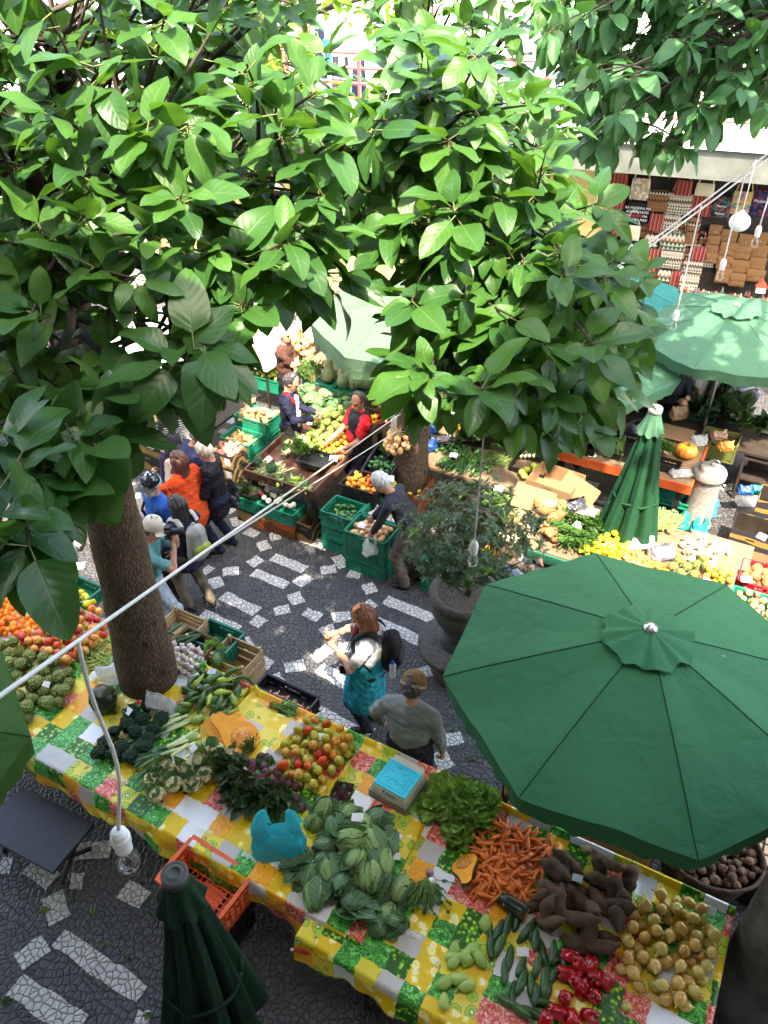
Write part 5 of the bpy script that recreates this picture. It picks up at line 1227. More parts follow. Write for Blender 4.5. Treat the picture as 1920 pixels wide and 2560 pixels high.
trunk(ta, [(-2.27, 5.22, 0), (-2.25, 5.2, .9), (-2.22, 5.2, 2.0), (-2.2, 5.2, 3.3), (-2.17, 5.22, 4.4), (-2.1, 5.15, 5.3)], [.35, .28, .235, .2, .165, .12], m_bark)
polyA = [(-200, -200), (620, -200), (640, 60), (760, 250), (770, 420), (700, 520), (600, 520), (500, 590), (500, 740), (440, 820), (360, 850), (250, 900), (100, 990), (60, 1090), (-200, 1160)]
hA = [(310, 715, 75), (650, 690, 160), (150, 640, 45)]
near = tips_in(polyA, 165, 3.1, 4.3, 1, hA, .16); far_ = tips_in([(-200, -250), (640, -250), (780, 300), (620, 500), (440, 600), (100, 620), (-200, 900)], 115, 4.3, 5.6, 2, [(150, 640, 60), (655, 715, 112)], .2)
edge = [PD(x, y, t) for x, y, t in ((430, 800, 3.3), (470, 770, 3.4), (230, 930, 3.1), (90, 1020, 2.9), (40, 1170, 2.6), (160, 950, 3.0), (20, 950, 2.8), (330, 820, 3.4), (620, 520, 3.3), (690, 500, 3.5))]
low = [PD(x, y, t) for x, y, t in ((30, 1010, 2.7), (-20, 1120, 2.6), (60, 1180, 2.5), (110, 1060, 2.9), (390, 770, 3.1), (460, 745, 3.1), (300, 800, 3.2), (200, 960, 3.0), (-60, 950, 2.8), (150, 1010, 3.1), (500, 560, 3.4), (560, 540, 3.6), (620, 520, 3.5), (690, 540, 3.7), (740, 590, 3.9), (520, 660, 3.4), (450, 600, 3.5))]
midc = tips_in([(660, 210), (890, 230), (870, 520), (780, 540), (690, 470)], 34, 4.0, 5.6, 3, (), .17)
over = [Vector((R.uniform(-4.0, -.9), R.uniform(.0, 1.3), R.uniform(7.2, 8.4))) for _ in range(60)]  # unseen leaf tips added overhead to block sky light from near ground
grow(ta, [(over, .2, .3, 9, 0, (-2.1, 5.1, 5.3), 6, .3), ([p for p in near if p.x < -.75]+[p for p in edge if p.x < -.75], .13, .25, 9, (0, 0, 1), (-2.15, 5.18, 4.6), 6, .4), ([p for p in near if p.x >= -.75]+[p for p in edge if p.x >= -.75], .13, .24, 9, (0, 0, 1), (-2.12, 5.15, 5.0), 5, .4), (far_, .14, .25, 9, 0, (-2.1, 5.15, 5.25), 9, .3), (low, .2, .3, 8, 1, (-2.15, 5.18, 4.4), 3, .6), (midc, .13, .24, 9, (0, 0, 1), (-2.1, 5.15, 5.2), 4, .4)], 5, [m_leaf, m_leafd], limb_r=.055)
tb = thing("broadleaf_tree", "tree with onion strings on its trunk and a leafy limb over the aisle", "tree")
pb = P(890, 960, 1.2); trunk(tb, [(pb.x-.05, pb.y, 0), (pb.x, pb.y, 1.2), (pb.x+.05, pb.y-.05, 2.6), (pb.x+.15, pb.y-.2, 3.8), (pb.x+.2, pb.y-.6, 4.8)], [.27, .22, .18, .15, .11], m_bark)
polyB = [(850, 470), (880, 640), (890, 780), (1000, 850), (1150, 880), (1240, 850), (1300, 740), (1310, 600), (1280, 480), (1180, 380), (1160, 220), (1020, 60), (850, 60), (800, 250)]
nearB = tips_in(polyB, 125, 3.6, 4.8, 11, [(880, 420, 40)], .16); farB = tips_in([(800, -100), (1180, -100), (1230, 300), (1300, 560), (1200, 760), (960, 760), (860, 500)], 80, 4.9, 6.2, 12, [(880, 400, 55)], .2)
edgeB = [PD(x, y, t) for x, y, t in ((1040, 840, 3.5), (900, 790, 3.6), (1190, 870, 3.9), (1300, 830, 4.2), (1340, 650, 4.1), (930, 820, 3.5), (1290, 440, 4.0), (1330, 560, 4.0), (1250, 890, 4.2), (1180, 920, 4.0), (1340, 740, 4.2), (1300, 780, 4.5), (1230, 820, 4.6), (1120, 900, 3.8), (1370, 660, 4.5), (1385, 720, 4.6), (1360, 790, 4.5), (1330, 850, 4.4), (1270, 905, 4.4), (1210, 900, 4.3), (1375, 600, 4.5), (1150, 880, 4.2), (1310, 700, 4.6), (1250, 760, 4.6), (890, 830, 4.0), (930, 860, 4.1), (870, 780, 4.2), (960, 860, 3.9))]
grow(tb, [(nearB+edgeB, .13, .25, 9, (0, 0, 1), (pb.x+.2, pb.y-.6, 4.75), 9, .45), (farB, .14, .25, 9, 0, (pb.x+.18, pb.y-.5, 4.6), 7, .5)], 6, [m_leaf, m_leafd], limb_r=.06)
tc_ = thing("broadleaf_tree", "blue green tree hanging down from above over the shop front at the upper right", "tree")
trunk(tc_, [(7.6, 10.2, 0), (7.5, 10.1, 3), (7.2, 9.7, 6.2), (6.6, 9.2, 7.6)], [.25, .2, .16, .1], m_bark)
polyC = [(1190, -250), (1850, -250), (1850, 200), (1640, 180), (1500, 245), (1420, 235), (1330, 285), (1250, 215), (1180, 120)]
tcs = tips_in(polyC, 310, 6.2, 8.2, 21, (), .2)
tcs += [PD(x, y, t) for x, y, t in ((1285, 300, 6.8), (1320, 320, 7.0), (1400, 300, 6.8), (1430, 310, 6.9), (1475, 315, 6.8), (1530, 260, 6.6), (1460, 290, 7.1), (1250, 290, 7), (1350, 260, 7), (1600, 190, 6.4), (1640, 210, 6.5))]
shade_tips = [G(R.uniform(-1.5, 2), R.uniform(5.2, 7.8), R.uniform(7.1, 8.7)) for _ in range(100)]  # unseen leaf tips added high up to shade the counter area
grow(tc_, [(shade_tips, .2, .3, 9, 0, (6.6, 9.2, 7.55), 6, .4), ([p for p in tcs if p.x < 2.9], .16, .28, 9, 0, (6.6, 9.2, 7.55), 7, 1.1), ([p for p in tcs if p.x >= 2.9], .16, .28, 9, 0, (6.7, 9.25, 7.4), 7, 1.1)], 7, [m_leafb], limb_r=.05)
td = thing("broadleaf_tree", "far sunlit tree with thin bare stems and small yellow green leaves before the gallery rails", "tree")
trunk(td, [(-3.3, 12.6, 0), (-3.2, 12.5, 3), (-2.2, 12.1, 5.2), (-.9, 11.6, 6.9)], [.16, .13, .1, .05], m_branch)
tds = tips_in([(480, -120), (960, -120), (900, 20), (820, 60), (740, 130), (760, 210), (650, 230), (560, 150), (480, 60)], 110, 10, 12.4, 31, [(735, 120, 60)], .18)
grow(td, [(tds, .13, .2, 7, 0, (-2.2, 12.1, 5.15), 9, .5)], 8, [m_leafy], limb_r=.05)
m_stone = mat("rough_dark_stone", (.1, .09, .075), .9, (.06, .052, .043), 18, .7, 90); m_soil = mat("planter_soil", (.045, .035, .028), .95, (.11, .09, .07), 45, .8, 70)
PX, PY = .83, 6.1
pl = thing("stone_planter", "round dark stone urn planter with a circular bench ledge at its foot", "planter", (PX, PY, 0))
mb = MB(); mb.lathe([(.3, 0), (.32, .06), (.3, .34), (.3, .36)], 32); mb.build("pedestal", mat("reddish_stone_base", (.16, .085, .06), .85, (.1, .06, .045), 8, .4), pl, smooth=True)
mb = MB(); mb.lathe([(.3, .362), (.43, .365), (.462, .38), (.465, .43), (.45, .448), (.2, .452)], 40); mb.build("bench_ledge", m_stone, pl, smooth=True)
mb = MB(); mb.lathe([(.2, .454), (.225, .47), (.21, .54), (.185, .6), (.2, .68), (.29, .82), (.345, .95), (.355, 1.03), (.345, 1.09), (.36, 1.1), (.375, 1.14), (.36, 1.185), (.32, 1.195), (.29, 1.17), (.27, 1.12)], 40); mb.build("urn", m_stone, pl, smooth=True)
mb = MB(); mb.grid(lambda u, v: Vector((math.cos(u*2*PI)*.285*v, math.sin(u*2*PI)*.285*v, 1.135+.015*mnoise.noise(Vector((u*9, v*5, 0))))), 40, 8, 0, True); mb.build("soil", m_soil, pl, smooth=True)
sh = thing("shrub", "clipped dark leaved shrub growing in the stone urn planter", "plant", (PX+.03, PY, 1.13))
mb = MB(); rr_ = random.Random(3)
mb.tube([(0, 0, 0), (.02, 0, .12), (.0, .02, .26), (.05, .02, .34)], [.035, .028, .026, .024], 10)
for i in range(11):
    a = i*2.4; q = .35+.55*rr_.random(); e = Vector((math.cos(a)*q*.62, math.sin(a)*q*.62, .5+.45*rr_.random()))
    mb.tube(bez(Vector((.02, .01, .28)), Vector((math.cos(a)*q*.25, math.sin(a)*q*.25, .34)), e, 7), [.014-.009*k/7 for k in range(8)], 6)
mb.build("trunk", mat("reddish_shrub_bark", (.12, .06, .035), .8, (.07, .035, .02), 14, .4), sh, smooth=True)
m_shl = leafm("small_dark_shrub_leaf", (.02, .048, .02), (.07, .12, .055), (.12, .2, .08), .12, .3, 5, .4)
m_shly = leafm("fresh_shrub_leaf", (.1, .22, .04), (.2, .34, .06), (.2, .3, .1), .3, .4, 5, .4)
mb = MB()
for i in range(430):
    while True:
        d = Vector((rr_.uniform(-1, 1), rr_.uniform(-1, 1), rr_.uniform(-1, 1)))
        if .45 < d.length < 1: break
    nz_ = 1+.28*mnoise.noise(d*2.3+Vector((4, 0, 0)))
    p = Vector((d.x*.72*nz_, d.y*.66*nz_, .78+d.z*(.48 if d.z > 0 else .34)*nz_))
    ax = (d+Vector((0, 0, .7))).normalized(); mi = 1 if rr_.random() < .09 else 0
    for k in range(9):
        x, y, a = frame(ax); th = k*2.4+rr_.random(); el = rr_.uniform(.6, 1.5); dd = (a*math.cos(el)+(x*math.cos(th)+y*math.sin(th))*math.sin(el)).normalized()
        z = (a-dd*a.dot(dd)); z = z.normalized() if z.length > .05 else x; xx = dd.cross(z)
        M = Matrix(((xx.x, dd.x, z.x, p.x), (xx.y, dd.y, z.y, p.y), (xx.z, dd.z, z.z, p.z), (0, 0, 0, 1)))
        mb.leaf(M, rr_.uniform(.06, .1), rr_.uniform(.02, .03), .4, .2, 0, 3, 2, (.7, .7), 0, mi, rr_.random(), rr_.random()*6)
mb.build("crown", [m_shl, m_shly], sh, smooth=True)
for i, (x, y) in enumerate(((195, 2285/1.158), (275, 2060), (228, 2040), (90, 1960), (235, 2210), (1010, 1640), (1098, 1690), (985, 1575), (480, 1440), (880, 1230), (330, 2190), (20, 2150))):
    mb = MB(); mb.leaf(Matrix.Rotation(R.uniform(0, 6), 4, 'Z'), R.uniform(.07, .13), .05, .5, .3, .2, 6, 4, (.65, .65), 0, 0, R.random(), i)
    tag(mb.build("fallen_leaf", m_leafd if i % 3 else m_leafy, loc=P(x, y, .012), smooth=True), "fallen leaf lying on the cobbled paving", "leaf", "fallen leaves on the paving")
def pat(name, kind, cols, sc=30.0):
    t = NT(name); v = t.tc(); s = t.n('SeparateXYZ', None, {0: v})
    if kind == 'stripe':
        f = t.m('FRACT', t.m('MULTIPLY', s.outputs[0], sc)); f2 = t.m('FRACT', t.m('MULTIPLY', s.outputs[0], sc*3.3))
        col = t.ramp(f, [(0, cols[0]), (.34, cols[1]), (.46, cols[0]), (.6, cols[2]), (.66, cols[0]), (.82, cols[3]), (.9, cols[0])], 'CONSTANT')
        col = t.mix(t.m('GREATER_THAN', f2, .82), col, (.02, .015, .015))
    elif kind == 'andean':
        z = t.m('MULTIPLY', s.outputs[2], sc); b = t.m('FRACT', z); row = t.m('FLOOR', z)
        tri = t.m('ABSOLUTE', t.m('SUBTRACT', t.m('FRACT', t.m('MULTIPLY', s.outputs[0], sc*1.1)), .5))
        zig = t.m('GREATER_THAN', t.m('MULTIPLY', tri, 1.7), b)
        wn = t.n('TexWhiteNoise', {'noise_dimensions': '1D'}, {'W': row}).outputs[0]
        ca = t.ramp(wn, [(0, cols[0]), (.3, cols[1]), (.55, cols[2]), (.8, cols[3])], 'CONSTANT'); cb = t.ramp(wn, [(0, cols[2]), (.35, cols[3]), (.6, cols[0]), (.8, cols[1])], 'CONSTANT')
        col = t.mix(zig, ca, cb)
    elif kind == 'patch':
        col = t.ramp(t.n('SeparateColor', None, {0: t.voro(sc, v, 'F1', 'Color')}).outputs[0], [(i/len(cols), c) for i, c in enumerate(cols)], 'CONSTANT')
    else: col = t.mix(t.noise(8, 3, v), cols[0], cols[1])
    return t.bsdf(col, .85, .15, t.bump(t.noise(90, 2, v), .3, .004))
RD, BK, CR_, OC, GR_, WH = (.3, .03, .025), (.015, .012, .012), (.5, .44, .33), (.42, .2, .06), (.03, .09, .05), (.6, .57, .52)
BM = {'stripe': pat("red_striped_weave", 'stripe', [RD, BK, WH, OC], 15), 'andean': pat("brown_patterned_weave", 'andean', [(.16, .08, .04), CR_, (.24, .1, .04), BK], 17), 'grey': pat("grey_patterned_weave", 'andean', [CR_, (.3, .25, .2), (.07, .05, .04), (.4, .33, .24)], 19), 'green': pat("green_patterned_weave", 'andean', [GR_, (.02, .05, .03), CR_, (.35, .12, .05)], 12),
 'leather': pat("tan_cork_leather", 'plain', [(.17, .085, .035), (.26, .135, .055)]), 'black': pat("black_cotton", 'plain', [(.012, .012, .014), (.02, .02, .022)]), 'dark': pat("dark_printed_cotton", 'patch', [(.02, .03, .035), (.03, .05, .05), (.25, .04, .03), (.015, .02, .02), (.05, .12, .12)], 30), 'cream': pat("cream_canvas", 'plain', [(.6, .52, .36), (.66, .6, .45)]),
 'city': pat("printed_canvas", 'patch', [(.6, .52, .38), (.4, .32, .2), (.66, .6, .5), (.25, .3, .3), (.5, .35, .2)], 22), 'blue': pat("navy_printed_cotton", 'plain', [(.02, .03, .09), (.03, .05, .14)]), 'white': pat("white_printed_cotton", 'plain', [(.62, .62, .6), (.7, .7, .68)]), 'purple': pat("purple_printed_cotton", 'patch', [(.06, .02, .08), (.03, .05, .14), (.2, .03, .08), (.02, .02, .05)], 18), 'yellow': pat("pink_yellow_printed_cotton", 'patch', [(.5, .4, .12), (.5, .25, .22), (.15, .2, .2), (.45, .4, .1)], 12)}
pxm = 12.7/FL   # metres per picture unit at the shop wall
def bag(zx, zy, w, h, style, label, depth=.07, strap=True, off=.12, cat="bag", words=None, grp=None, flap=False):
    s = .2292; p = onwall(1278.7+zx*s, 362.9+zy*s, off); W = w*s*pxm*1.16; H = h*s*pxm*1.18
    t = thing("shoulder_bag" if strap else "pouch", label, cat, FO+FD*p.x-FN*p.y+Vector((0, 0, p.z)), FA, grp)
    def fn(sy):
        def f(u, v):
            x = (u-.5)*2; z = (v-.5)*2; e = max(0, 1-abs(x)**4)*max(0, 1-abs(z)**4)
            return Vector((x*W/2*(1-.06*max(0, z)), sy*(.004+depth*.5*e**.6*(1-.25*z)), z*H/2))
        return f
    mb = MB(); mb.grid(fn(-1), 8, 8); mb.grid(fn(1), 8, 8); mb.build("body", BM[style], t, smooth=True)
    if strap:
        mb = MB()
        for yy in (-.01, .02):
            pts = bez(Vector((-W*.4, yy, H*.46)), Vector((-W*.1, yy, H*.46+W*1.3)), Vector((0, yy, H*.5+W*.75)), 5)+bez(Vector((0, yy, H*.5+W*.75)), Vector((W*.1, yy, H*.46+W*1.3)), Vector((W*.4, yy, H*.46)), 5)[1:]
            mb.tube(pts, .011, 5)
        mb.build("strap", BM[style] if style != 'andean' else BM['black'], t)
    if flap:
        mb = MB(); mb.grid(lambda u, v: Vector(((u-.5)*W*.96, -depth*.55-.008-.01*math.sin(v*3), H*.5-v*H*.52)), 4, 4); mb.build("flap", BM[style], t, smooth=True)
        mb = MB(); mb.ball((0, -depth*.55-.02, -.02), .012, 8, 6); mb.build("clasp", m_metal, t)
    for (s_, size, dz, mm) in (words or []):
        o = text(s_, size, mm, t, Matrix.Translation((0, -depth*.5-.012, dz)) @ Matrix.Rotation(PI/2, 4, 'X'))
    return t
m_wtxt = mat("white_print", (.8, .8, .78), .7); m_rtxt = mat("red_print", (.7, .05, .04), .7); m_ytxt = mat("yellow_print", (.7, .6, .1), .7); m_btxt = mat("blue_print", (.2, .35, .6), .7)
bag(240, 220, 170, 310, 'stripe', "red striped woven shoulder bag hanging first from the left under the fascia")
bag(455, 200, 175, 190, 'city', "canvas tote printed with a pale town picture, second from the left")
bag(425, 430, 190, 190, 'black', "black cotton tote printed MADEIRA in four lines", words=[("RA MADEIRA MA", .062, .11, m_wtxt), ("ADEIRA MADEI", .062, .04, m_wtxt), ("RA             MA", .062, -.03, m_wtxt), ("MADEIRA", .062, -.0301, m_rtxt), ("MADEIRA MAD", .062, -.1, m_wtxt)])
bag(625, 310, 190, 190, 'andean', "brown patterned woven bag with wide dark strap, right of the town print tote")
bag(825, 340, 215, 190, 'grey', "cream patterned woven bag with pointed teeth pattern under the small red bag")
bag(865, 190, 150, 130, 'stripe', "small red striped bag hung above the cream patterned bag", off=.22)
bag(1065, 205, 165, 110, 'cream', "small cream canvas bag with a patterned top edge", off=.22)
bag(1030, 355, 205, 190, 'stripe', "broad red striped bag under the small cream bag", strap=False, off=.1)
bag(1215, 370, 185, 190, 'dark', "dark cotton tote with small printed words Madeira", words=[("Madeira", .05, .03, m_wtxt), ("Madeira", .05, -.1, m_wtxt), ("Funchal", .04, -.04, m_rtxt)])
bag(1410, 330, 180, 200, 'yellow', "pink and yellow printed tote above the white globe lamp", words=[("RA MADEIRA", .05, .03, m_ytxt), ("MADEIRA", .05, -.05, m_ytxt)])
bag(1590, 330, 180, 220, 'purple', "purple and blue swirled tote printed Madeira at the frame edge", words=[("Madeira", .075, .04, m_wtxt)])
bag(190, 570, 180, 140, 'stripe', "darker red striped bag low at the left end behind the leaves", off=.1)
bag(370, 610, 165, 140, 'cream', "cream canvas tote with faint letters under the black tote", words=[("MADEIRA", .05, .0, m_ytxt)], off=.14)
bag(330, 780, 185, 160, 'blue', "navy printed tote with white script Madeira", words=[("Madeira", .07, .02, m_wtxt), ("Atlantico", .05, -.07, m_btxt)])
bag(350, 925, 160, 130, 'white', "white cotton tote printed do Atlantico in dark letters", words=[("do Atlantico", .045, .02, m_ink_d), ("Madeira", .05, -.05, m_ink_d)], off=.16)
bag(605, 515, 140, 165, 'stripe', "dark red striped bag below the brown patterned bag")
bag(750, 515, 150, 140, 'grey', "grey patterned bag at the middle of the wall below the cream patterned bag")
bag(770, 690, 235, 180, 'green', "large dark green patterned bag with a zigzag of triangles")
bag(745, 870, 215, 170, 'grey', "wide grey patterned backpack under the large green bag", .14, flap=True)
bag(555, 850, 190, 190, 'stripe', "orange red striped bag left of the grey backpack")
bag(560, 690, 130, 120, 'green', "small green patterned bag above the orange red striped bag")
bag(1000, 810, 150, 150, 'stripe', "red striped bag beside the tall narrow patterned bag")
bag(945, 600, 120, 260, 'andean', "tall narrow patterned bag tapering upward behind the hanging cord")
bag(945, 940, 185, 120, 'grey', "small grey patterned pouch at the lower middle", flap=True)
bag(910, 1090, 185, 190, 'grey', "grey patterned backpack just above the teal umbrella", .15, flap=True)
bag(790, 1050, 135, 160, 'stripe', "red striped bag just above the teal umbrella edge")
bag(680, 1020, 130, 120, 'green', "green triangle bag just above the teal umbrella")
bag(520, 980, 150, 90, 'stripe', "lowest striped bag at the left of the teal umbrella")
for i in range(16): bag(470+R.random()*640, 430+R.random()*680, 120+R.random()*60, 120+R.random()*60, R.choice(['andean', 'grey', 'stripe', 'andean']), "woven bag tucked behind the front row of shop bags", .05, False, .03+.002*i, grp="woven bags behind the front row")
for i, (x, y, w, h) in enumerate(((1165, 585, 115, 95), (1150, 680, 115, 85), (1135, 765, 115, 85), (1125, 850, 110, 95), (1295, 640, 150, 115), (1280, 765, 150, 125), (1250, 890, 140, 130), (1235, 1015, 140, 140), (1450, 690, 140, 130), (1420, 795, 150, 130), (1395, 930, 170, 130), (1370, 1055, 140, 130), (1590, 675, 125, 135), (1580, 785, 145, 115), (1560, 900, 150, 120), (1540, 1015, 170, 120))):
    bag(x, y, w, h, 'leather', "tan cork leather pouch in the rows of pouches on the shop wall", .05, False, .1+.02*(i % 2), "pouch", None, "tan pouches in rows on the shop wall", True)
sf = onwall(1278.7+1250*.2292, 362.9+1180*.2292, .45)
st_ = thing("souvenir_shelf", "low dark souvenir shelf with small trinkets under the tan pouches", "shelf", FO+FD*sf.x-FN*sf.y, FA)
mb = MB(); mb.box((.35, 0, sf.z-.1), (2.2, .35, .05)); mb.box((.35, .1, (sf.z-.1)/2-.02), (2.2, .1, sf.z-.2)); mb.build("shelf_board", m_dark, st_)
rr_ = random.Random(12)
for i in range(46):
    mb = MB(); h_ = rr_.uniform(.06, .16); mb.lathe([(.02, 0), (.035, h_*.3), (.02, h_*.7), (.0, h_)], 8)
    o = mb.build("souvenir_figure", mat("trinket_paint_%s" % 'abcdef'[i], [(.15, .03, .02), (.18, .1, .04), (.04, .06, .03), (.16, .14, .12), (.1, .05, .03), (.05, .04, .05)][i]) if i < 6 else bpy.data.materials["trinket_paint_%s" % 'abcdef'[i % 6]], loc=FO+FD*(sf.x-.7+i*.047)-FN*(sf.y+rr_.uniform(-.12, .12))+Vector((0, 0, sf.z-.073)))
    tag(o, "tiny painted souvenir figure on the low shelf below the pouches", "souvenir", "souvenir figures on the low shelf")
th_ = onwall(1278.7+1595*.2292, 362.9+1130*.2292, .5); tt = thing("toy_house", "small white toy house with a red pointed roof beside the pouches", "toy house", FO+FD*th_.x-FN*th_.y+Vector((0, 0, th_.z-.06)), FA)
mb = MB(); mb.box((0, 0, .03), (.16, .12, .1)); mb.build("wall", m_white, tt)
mb = MB(); mb.add([(-.1, -.07, .082), (.1, -.07, .082), (.1, .07, .082), (-.1, .07, .082), (0, -.07, .2), (0, .07, .2)], [(0, 1, 4), (2, 3, 5), (1, 2, 5, 4), (3, 0, 4, 5), (0, 3, 2, 1)]); mb.build("roof", mat("toy_red_roof", (.6, .05, .03)), tt)
def garment(x, ztop, w, h, m, label, kind, y=.45):
    t = thing(kind, label, "clothing", FO+FD*x-FN*y+Vector((0, 0, ztop)), FA)
    def f(u, v): return Vector(((u-.5)*w*(.75+.35*v), .03*math.sin(u*17)*v+.02*math.sin(u*31), -v*h))
    mb = MB(); mb.grid(f, 24, 8); mb.build("cloth", m, t, smooth=True)
    mb = MB(); mb.tube([(-w*.35, 0, .0), (0, 0, .05), (w*.35, 0, .0)], .006, 5); mb.tube([(0, 0, .05), (0, 0, .14)], .004, 5); mb.build("hanger", m_metal, t)
def gx(x, y, off=-.45):
    d = ray(x, y); p0 = FO - FN*(-off) if False else FO+FN*off; tt_ = (p0-Vector((0, 0, CH))).dot(FN)/d.dot(FN); p = Vector((0, 0, CH))+d*tt_-FO; return p.dot(FD), p.z
M_ck = pat("checked_grey_cotton", 'andean', [(.06, .06, .09), (.2, .2, .24), (.04, .04, .07), (.15, .15, .2)], 24)
for (x, y, w, h, c, lb, kd) in ((655, 55, .38, .95, (.6, .16, .12), "coral red dress hanging behind the upper gallery rails", "hanging_dress"), (690, 62, .25, .8, (.02, .03, .08), "navy trousers hanging beside the coral dress", "hanging_trousers"), (705, 85, .22, .55, (.02, .5, .5), "turquoise scarf hanging on the upper rail", "hanging_scarf"), (735, 122, .4, .7, None, "grey checked trousers hanging on the lower rail", "hanging_trousers"), (775, 128, .3, .65, (.02, .03, .08), "dark blue trousers right of the checked pair", "hanging_trousers"), (750, 70, .5, .55, (.7, .66, .55), "cream blouse hung over the top rail", "hanging_blouse"), (850, 80, .5, .7, (.62, .55, .45), "beige shirt hanging further right on the upper rail", "hanging_shirt"), (590, 70, .4, .7, (.5, .08, .06), "dark red shirt hanging left of the coral dress", "hanging_shirt"), (1270, 165, .35, .5, (.55, .5, .5), "pale grey shirt hanging above the shop fascia", "hanging_shirt")):
    a, z = gx(x, y); garment(a, z, w, h, M_ck if c is None else mat("dyed_cotton", c, .9), lb, kd)
for (x, y, k_, lb) in ((1325, 158, 'g', "green crate on the upper gallery behind the rail"), (1290, 185, 'w', "white crate on the upper gallery floor")):
    a, z = gx(x, y, -.8); put_crate(FO+FD*a-FN*.8+Vector((0, 0, 3.865)), FA, lb, None, k_, .6, .4, .28)
m_cord = mat("white_rubber_cord", (.62, .6, .56), .5, (.5, .48, .44), 8); m_sock = mat("white_bakelite", (.75, .74, .7), .35)
def glass_m():
    t = NT("clear_bulb_glass"); g = t.n('BsdfGlass', None, {'Color': (1, 1, 1), 'Roughness': .0, 'IOR': 1.18}).outputs[0]; tr = t.n('BsdfTransparent').outputs[0]
    gl = t.n('BsdfGlossy', None, {'Roughness': .03}).outputs[0]
    f = t.n('LayerWeight', None, {'Blend': .25}).outputs['Facing']
    m1 = t.n('MixShader', None, {0: t.m('MULTIPLY', f, .55), 1: tr, 2: gl}).outputs[0]; t.t.links.new(m1, t.out.inputs[0]); return t.mat
m_glass = glass_m()
def pendant(name, label, top, end, r_cord=.0045, sc=1.0, bend=0.0, cat="lamp", grp=None):
    t = thing(name, label, cat, end, 0, grp); tp = Vector(top)-Vector(end)
    mb = MB(); pts = [Vector((0, 0, .07*sc))]; 
    for i in range(1, 11):
        k = i/10; pts.append(Vector((0, 0, .07*sc)).lerp(tp, k)+Vector((bend*math.sin(PI*k)*(1+.6*math.sin(5*k)), bend*.4*math.sin(2*PI*k), 0)))
    mb.tube(pts, r_cord, 8); mb.build("cord", m_cord, t, smooth=True)
    mb = MB(); mb.lathe([(.007, .082), (.014, .08), (.02, .07), (.022, .055), (.024, .053), (.024, .03), (.021, .028), (.021, .0), (.019, -.004)][::-1], 24, 0, Matrix.Scale(sc, 4)); mb.build("socket", m_sock, t)
    mb = MB(); mb.lathe([(.0125, -.003), (.014, -.015), (.024, -.032), (.03, -.05), (.03, -.062), (.024, -.08), (.012, -.089), (0, -.091)], 20, 0, Matrix.Scale(sc, 4)); g = mb.build("bulb", m_glass, t, smooth=True)
    mb = MB(); mb.tube([(0, 0, -.004*sc), (0, 0, -.035*sc)], .0035*sc, 6); mb.tube([(-.012*sc, 0, -.05*sc), (-.004*sc, 0, -.035*sc), (.004*sc, 0, -.035*sc), (.012*sc, 0, -.05*sc)], .0012*sc, 4); f = mb.build("filament_stem", m_metal, g)
    return t
a0 = PD(168, 1385, 1.67); b0 = PD(868, 892, 10.3); b1 = PD(860, 930, 10.2)
def cable(label, a, b, r, sag, ext=.6, n=24):
    d = (b-a); st = a-d.normalized()*ext; mb = MB()
    mb.tube([st.lerp(b, i/n)-Vector((0, 0, sag*math.sin(PI*i/n))) for i in range(n+1)], r, 8)
    return tag(mb.build("overhead_cable", m_cord, smooth=True), label, "cable")
cable("upper white cable strung from the gallery to the onion tree", a0, b0, .0048, .0)
m0 = PD(435, 1218, 1.0); m0 = a0.lerp(b0, min(max(0, ((435-168)/(868-168))*1.67/(10.3-((435-168)/(868-168))*(10.3-1.67))), 1)); cable("lower white cable sagging just under the upper one to the onion tree", m0, b1, .0042, .0, .02)
pendant("hanging_bulb", "bare clear bulb on a thick white cord hanging nearest, above the orange crate", a0, PD(268, 1833, 2.13), .0052, 1.08, .02)
e_ = PD(1023, 1195, 4.8); pendant("hanging_bulb", "bare clear bulb hanging in front of the urn shrub", e_+Vector((0, 0, 1.5)), e_, .0045, 1.1)
c0 = PD(1395, 530, 8.3); c1 = PD(1800, 225, 8.0)
cable("upper of the paired white cables rising across the hanging bags", c0, c1, .009, .0, .5); cable("lower of the paired white cables rising across the hanging bags", c0-Vector((0, 0, .03)), c1-Vector((0, 0, .05)), .009, .03, .5)
for (tx, ty, ex, ey, lb) in ((1515, 443, 1455, 705, "bare bulb hanging lowest over the faded green umbrella"), (1612, 365, 1559, 590, "bare bulb hanging before the tan pouches"), (1662, 420, 1634, 505, "bare bulb at the frame edge beside the tan pouches")):
    tp = PD(tx, ty, 8.2); ep = PD(ex, ey, 8.6); ep = Vector((tp.x*.5+ep.x*.5, tp.y*.5+ep.y*.5, ep.z)); pendant("hanging_bulb", lb, tp, ep, .008, 1.35)
gl_ = thing("globe_lamp", "round white globe lamp hanging before the printed bags", "lamp", PD(1598, 480, 10.2))
mb = MB(); mb.ball((0, 0, 0), .13, 24, 16, 0, (1, 1, .9)); mb.build("globe", mat("opal_glass", (.8, .78, .72), .25), gl_, smooth=True)
mb = MB(); mb.lathe([(.03, .1), (.04, .125), (.015, .15)], 14); mb.tube([(0, 0, .15), (0, 0, .75)], .006, 6); mb.build("stem", m_sock, gl_, smooth=True)
m_board = mat("worn_board", (.2, .135, .08), .75, (.13, .085, .05), 7, .2, 40)
k5 = c_map(560, 760, 2.592); kA = c_map(820, 1080, 3.175); kF = c_map(300, 980, 3.95); kG = c_map(560, 680, 3.95); kB = c_map(1000, 900, 3.318); kC = c_map(1420, 900, 3.318); kD = c_map(1180, 1100, 3.7705); kE = c_map(1560, 1180, 4.608); k4 = q1
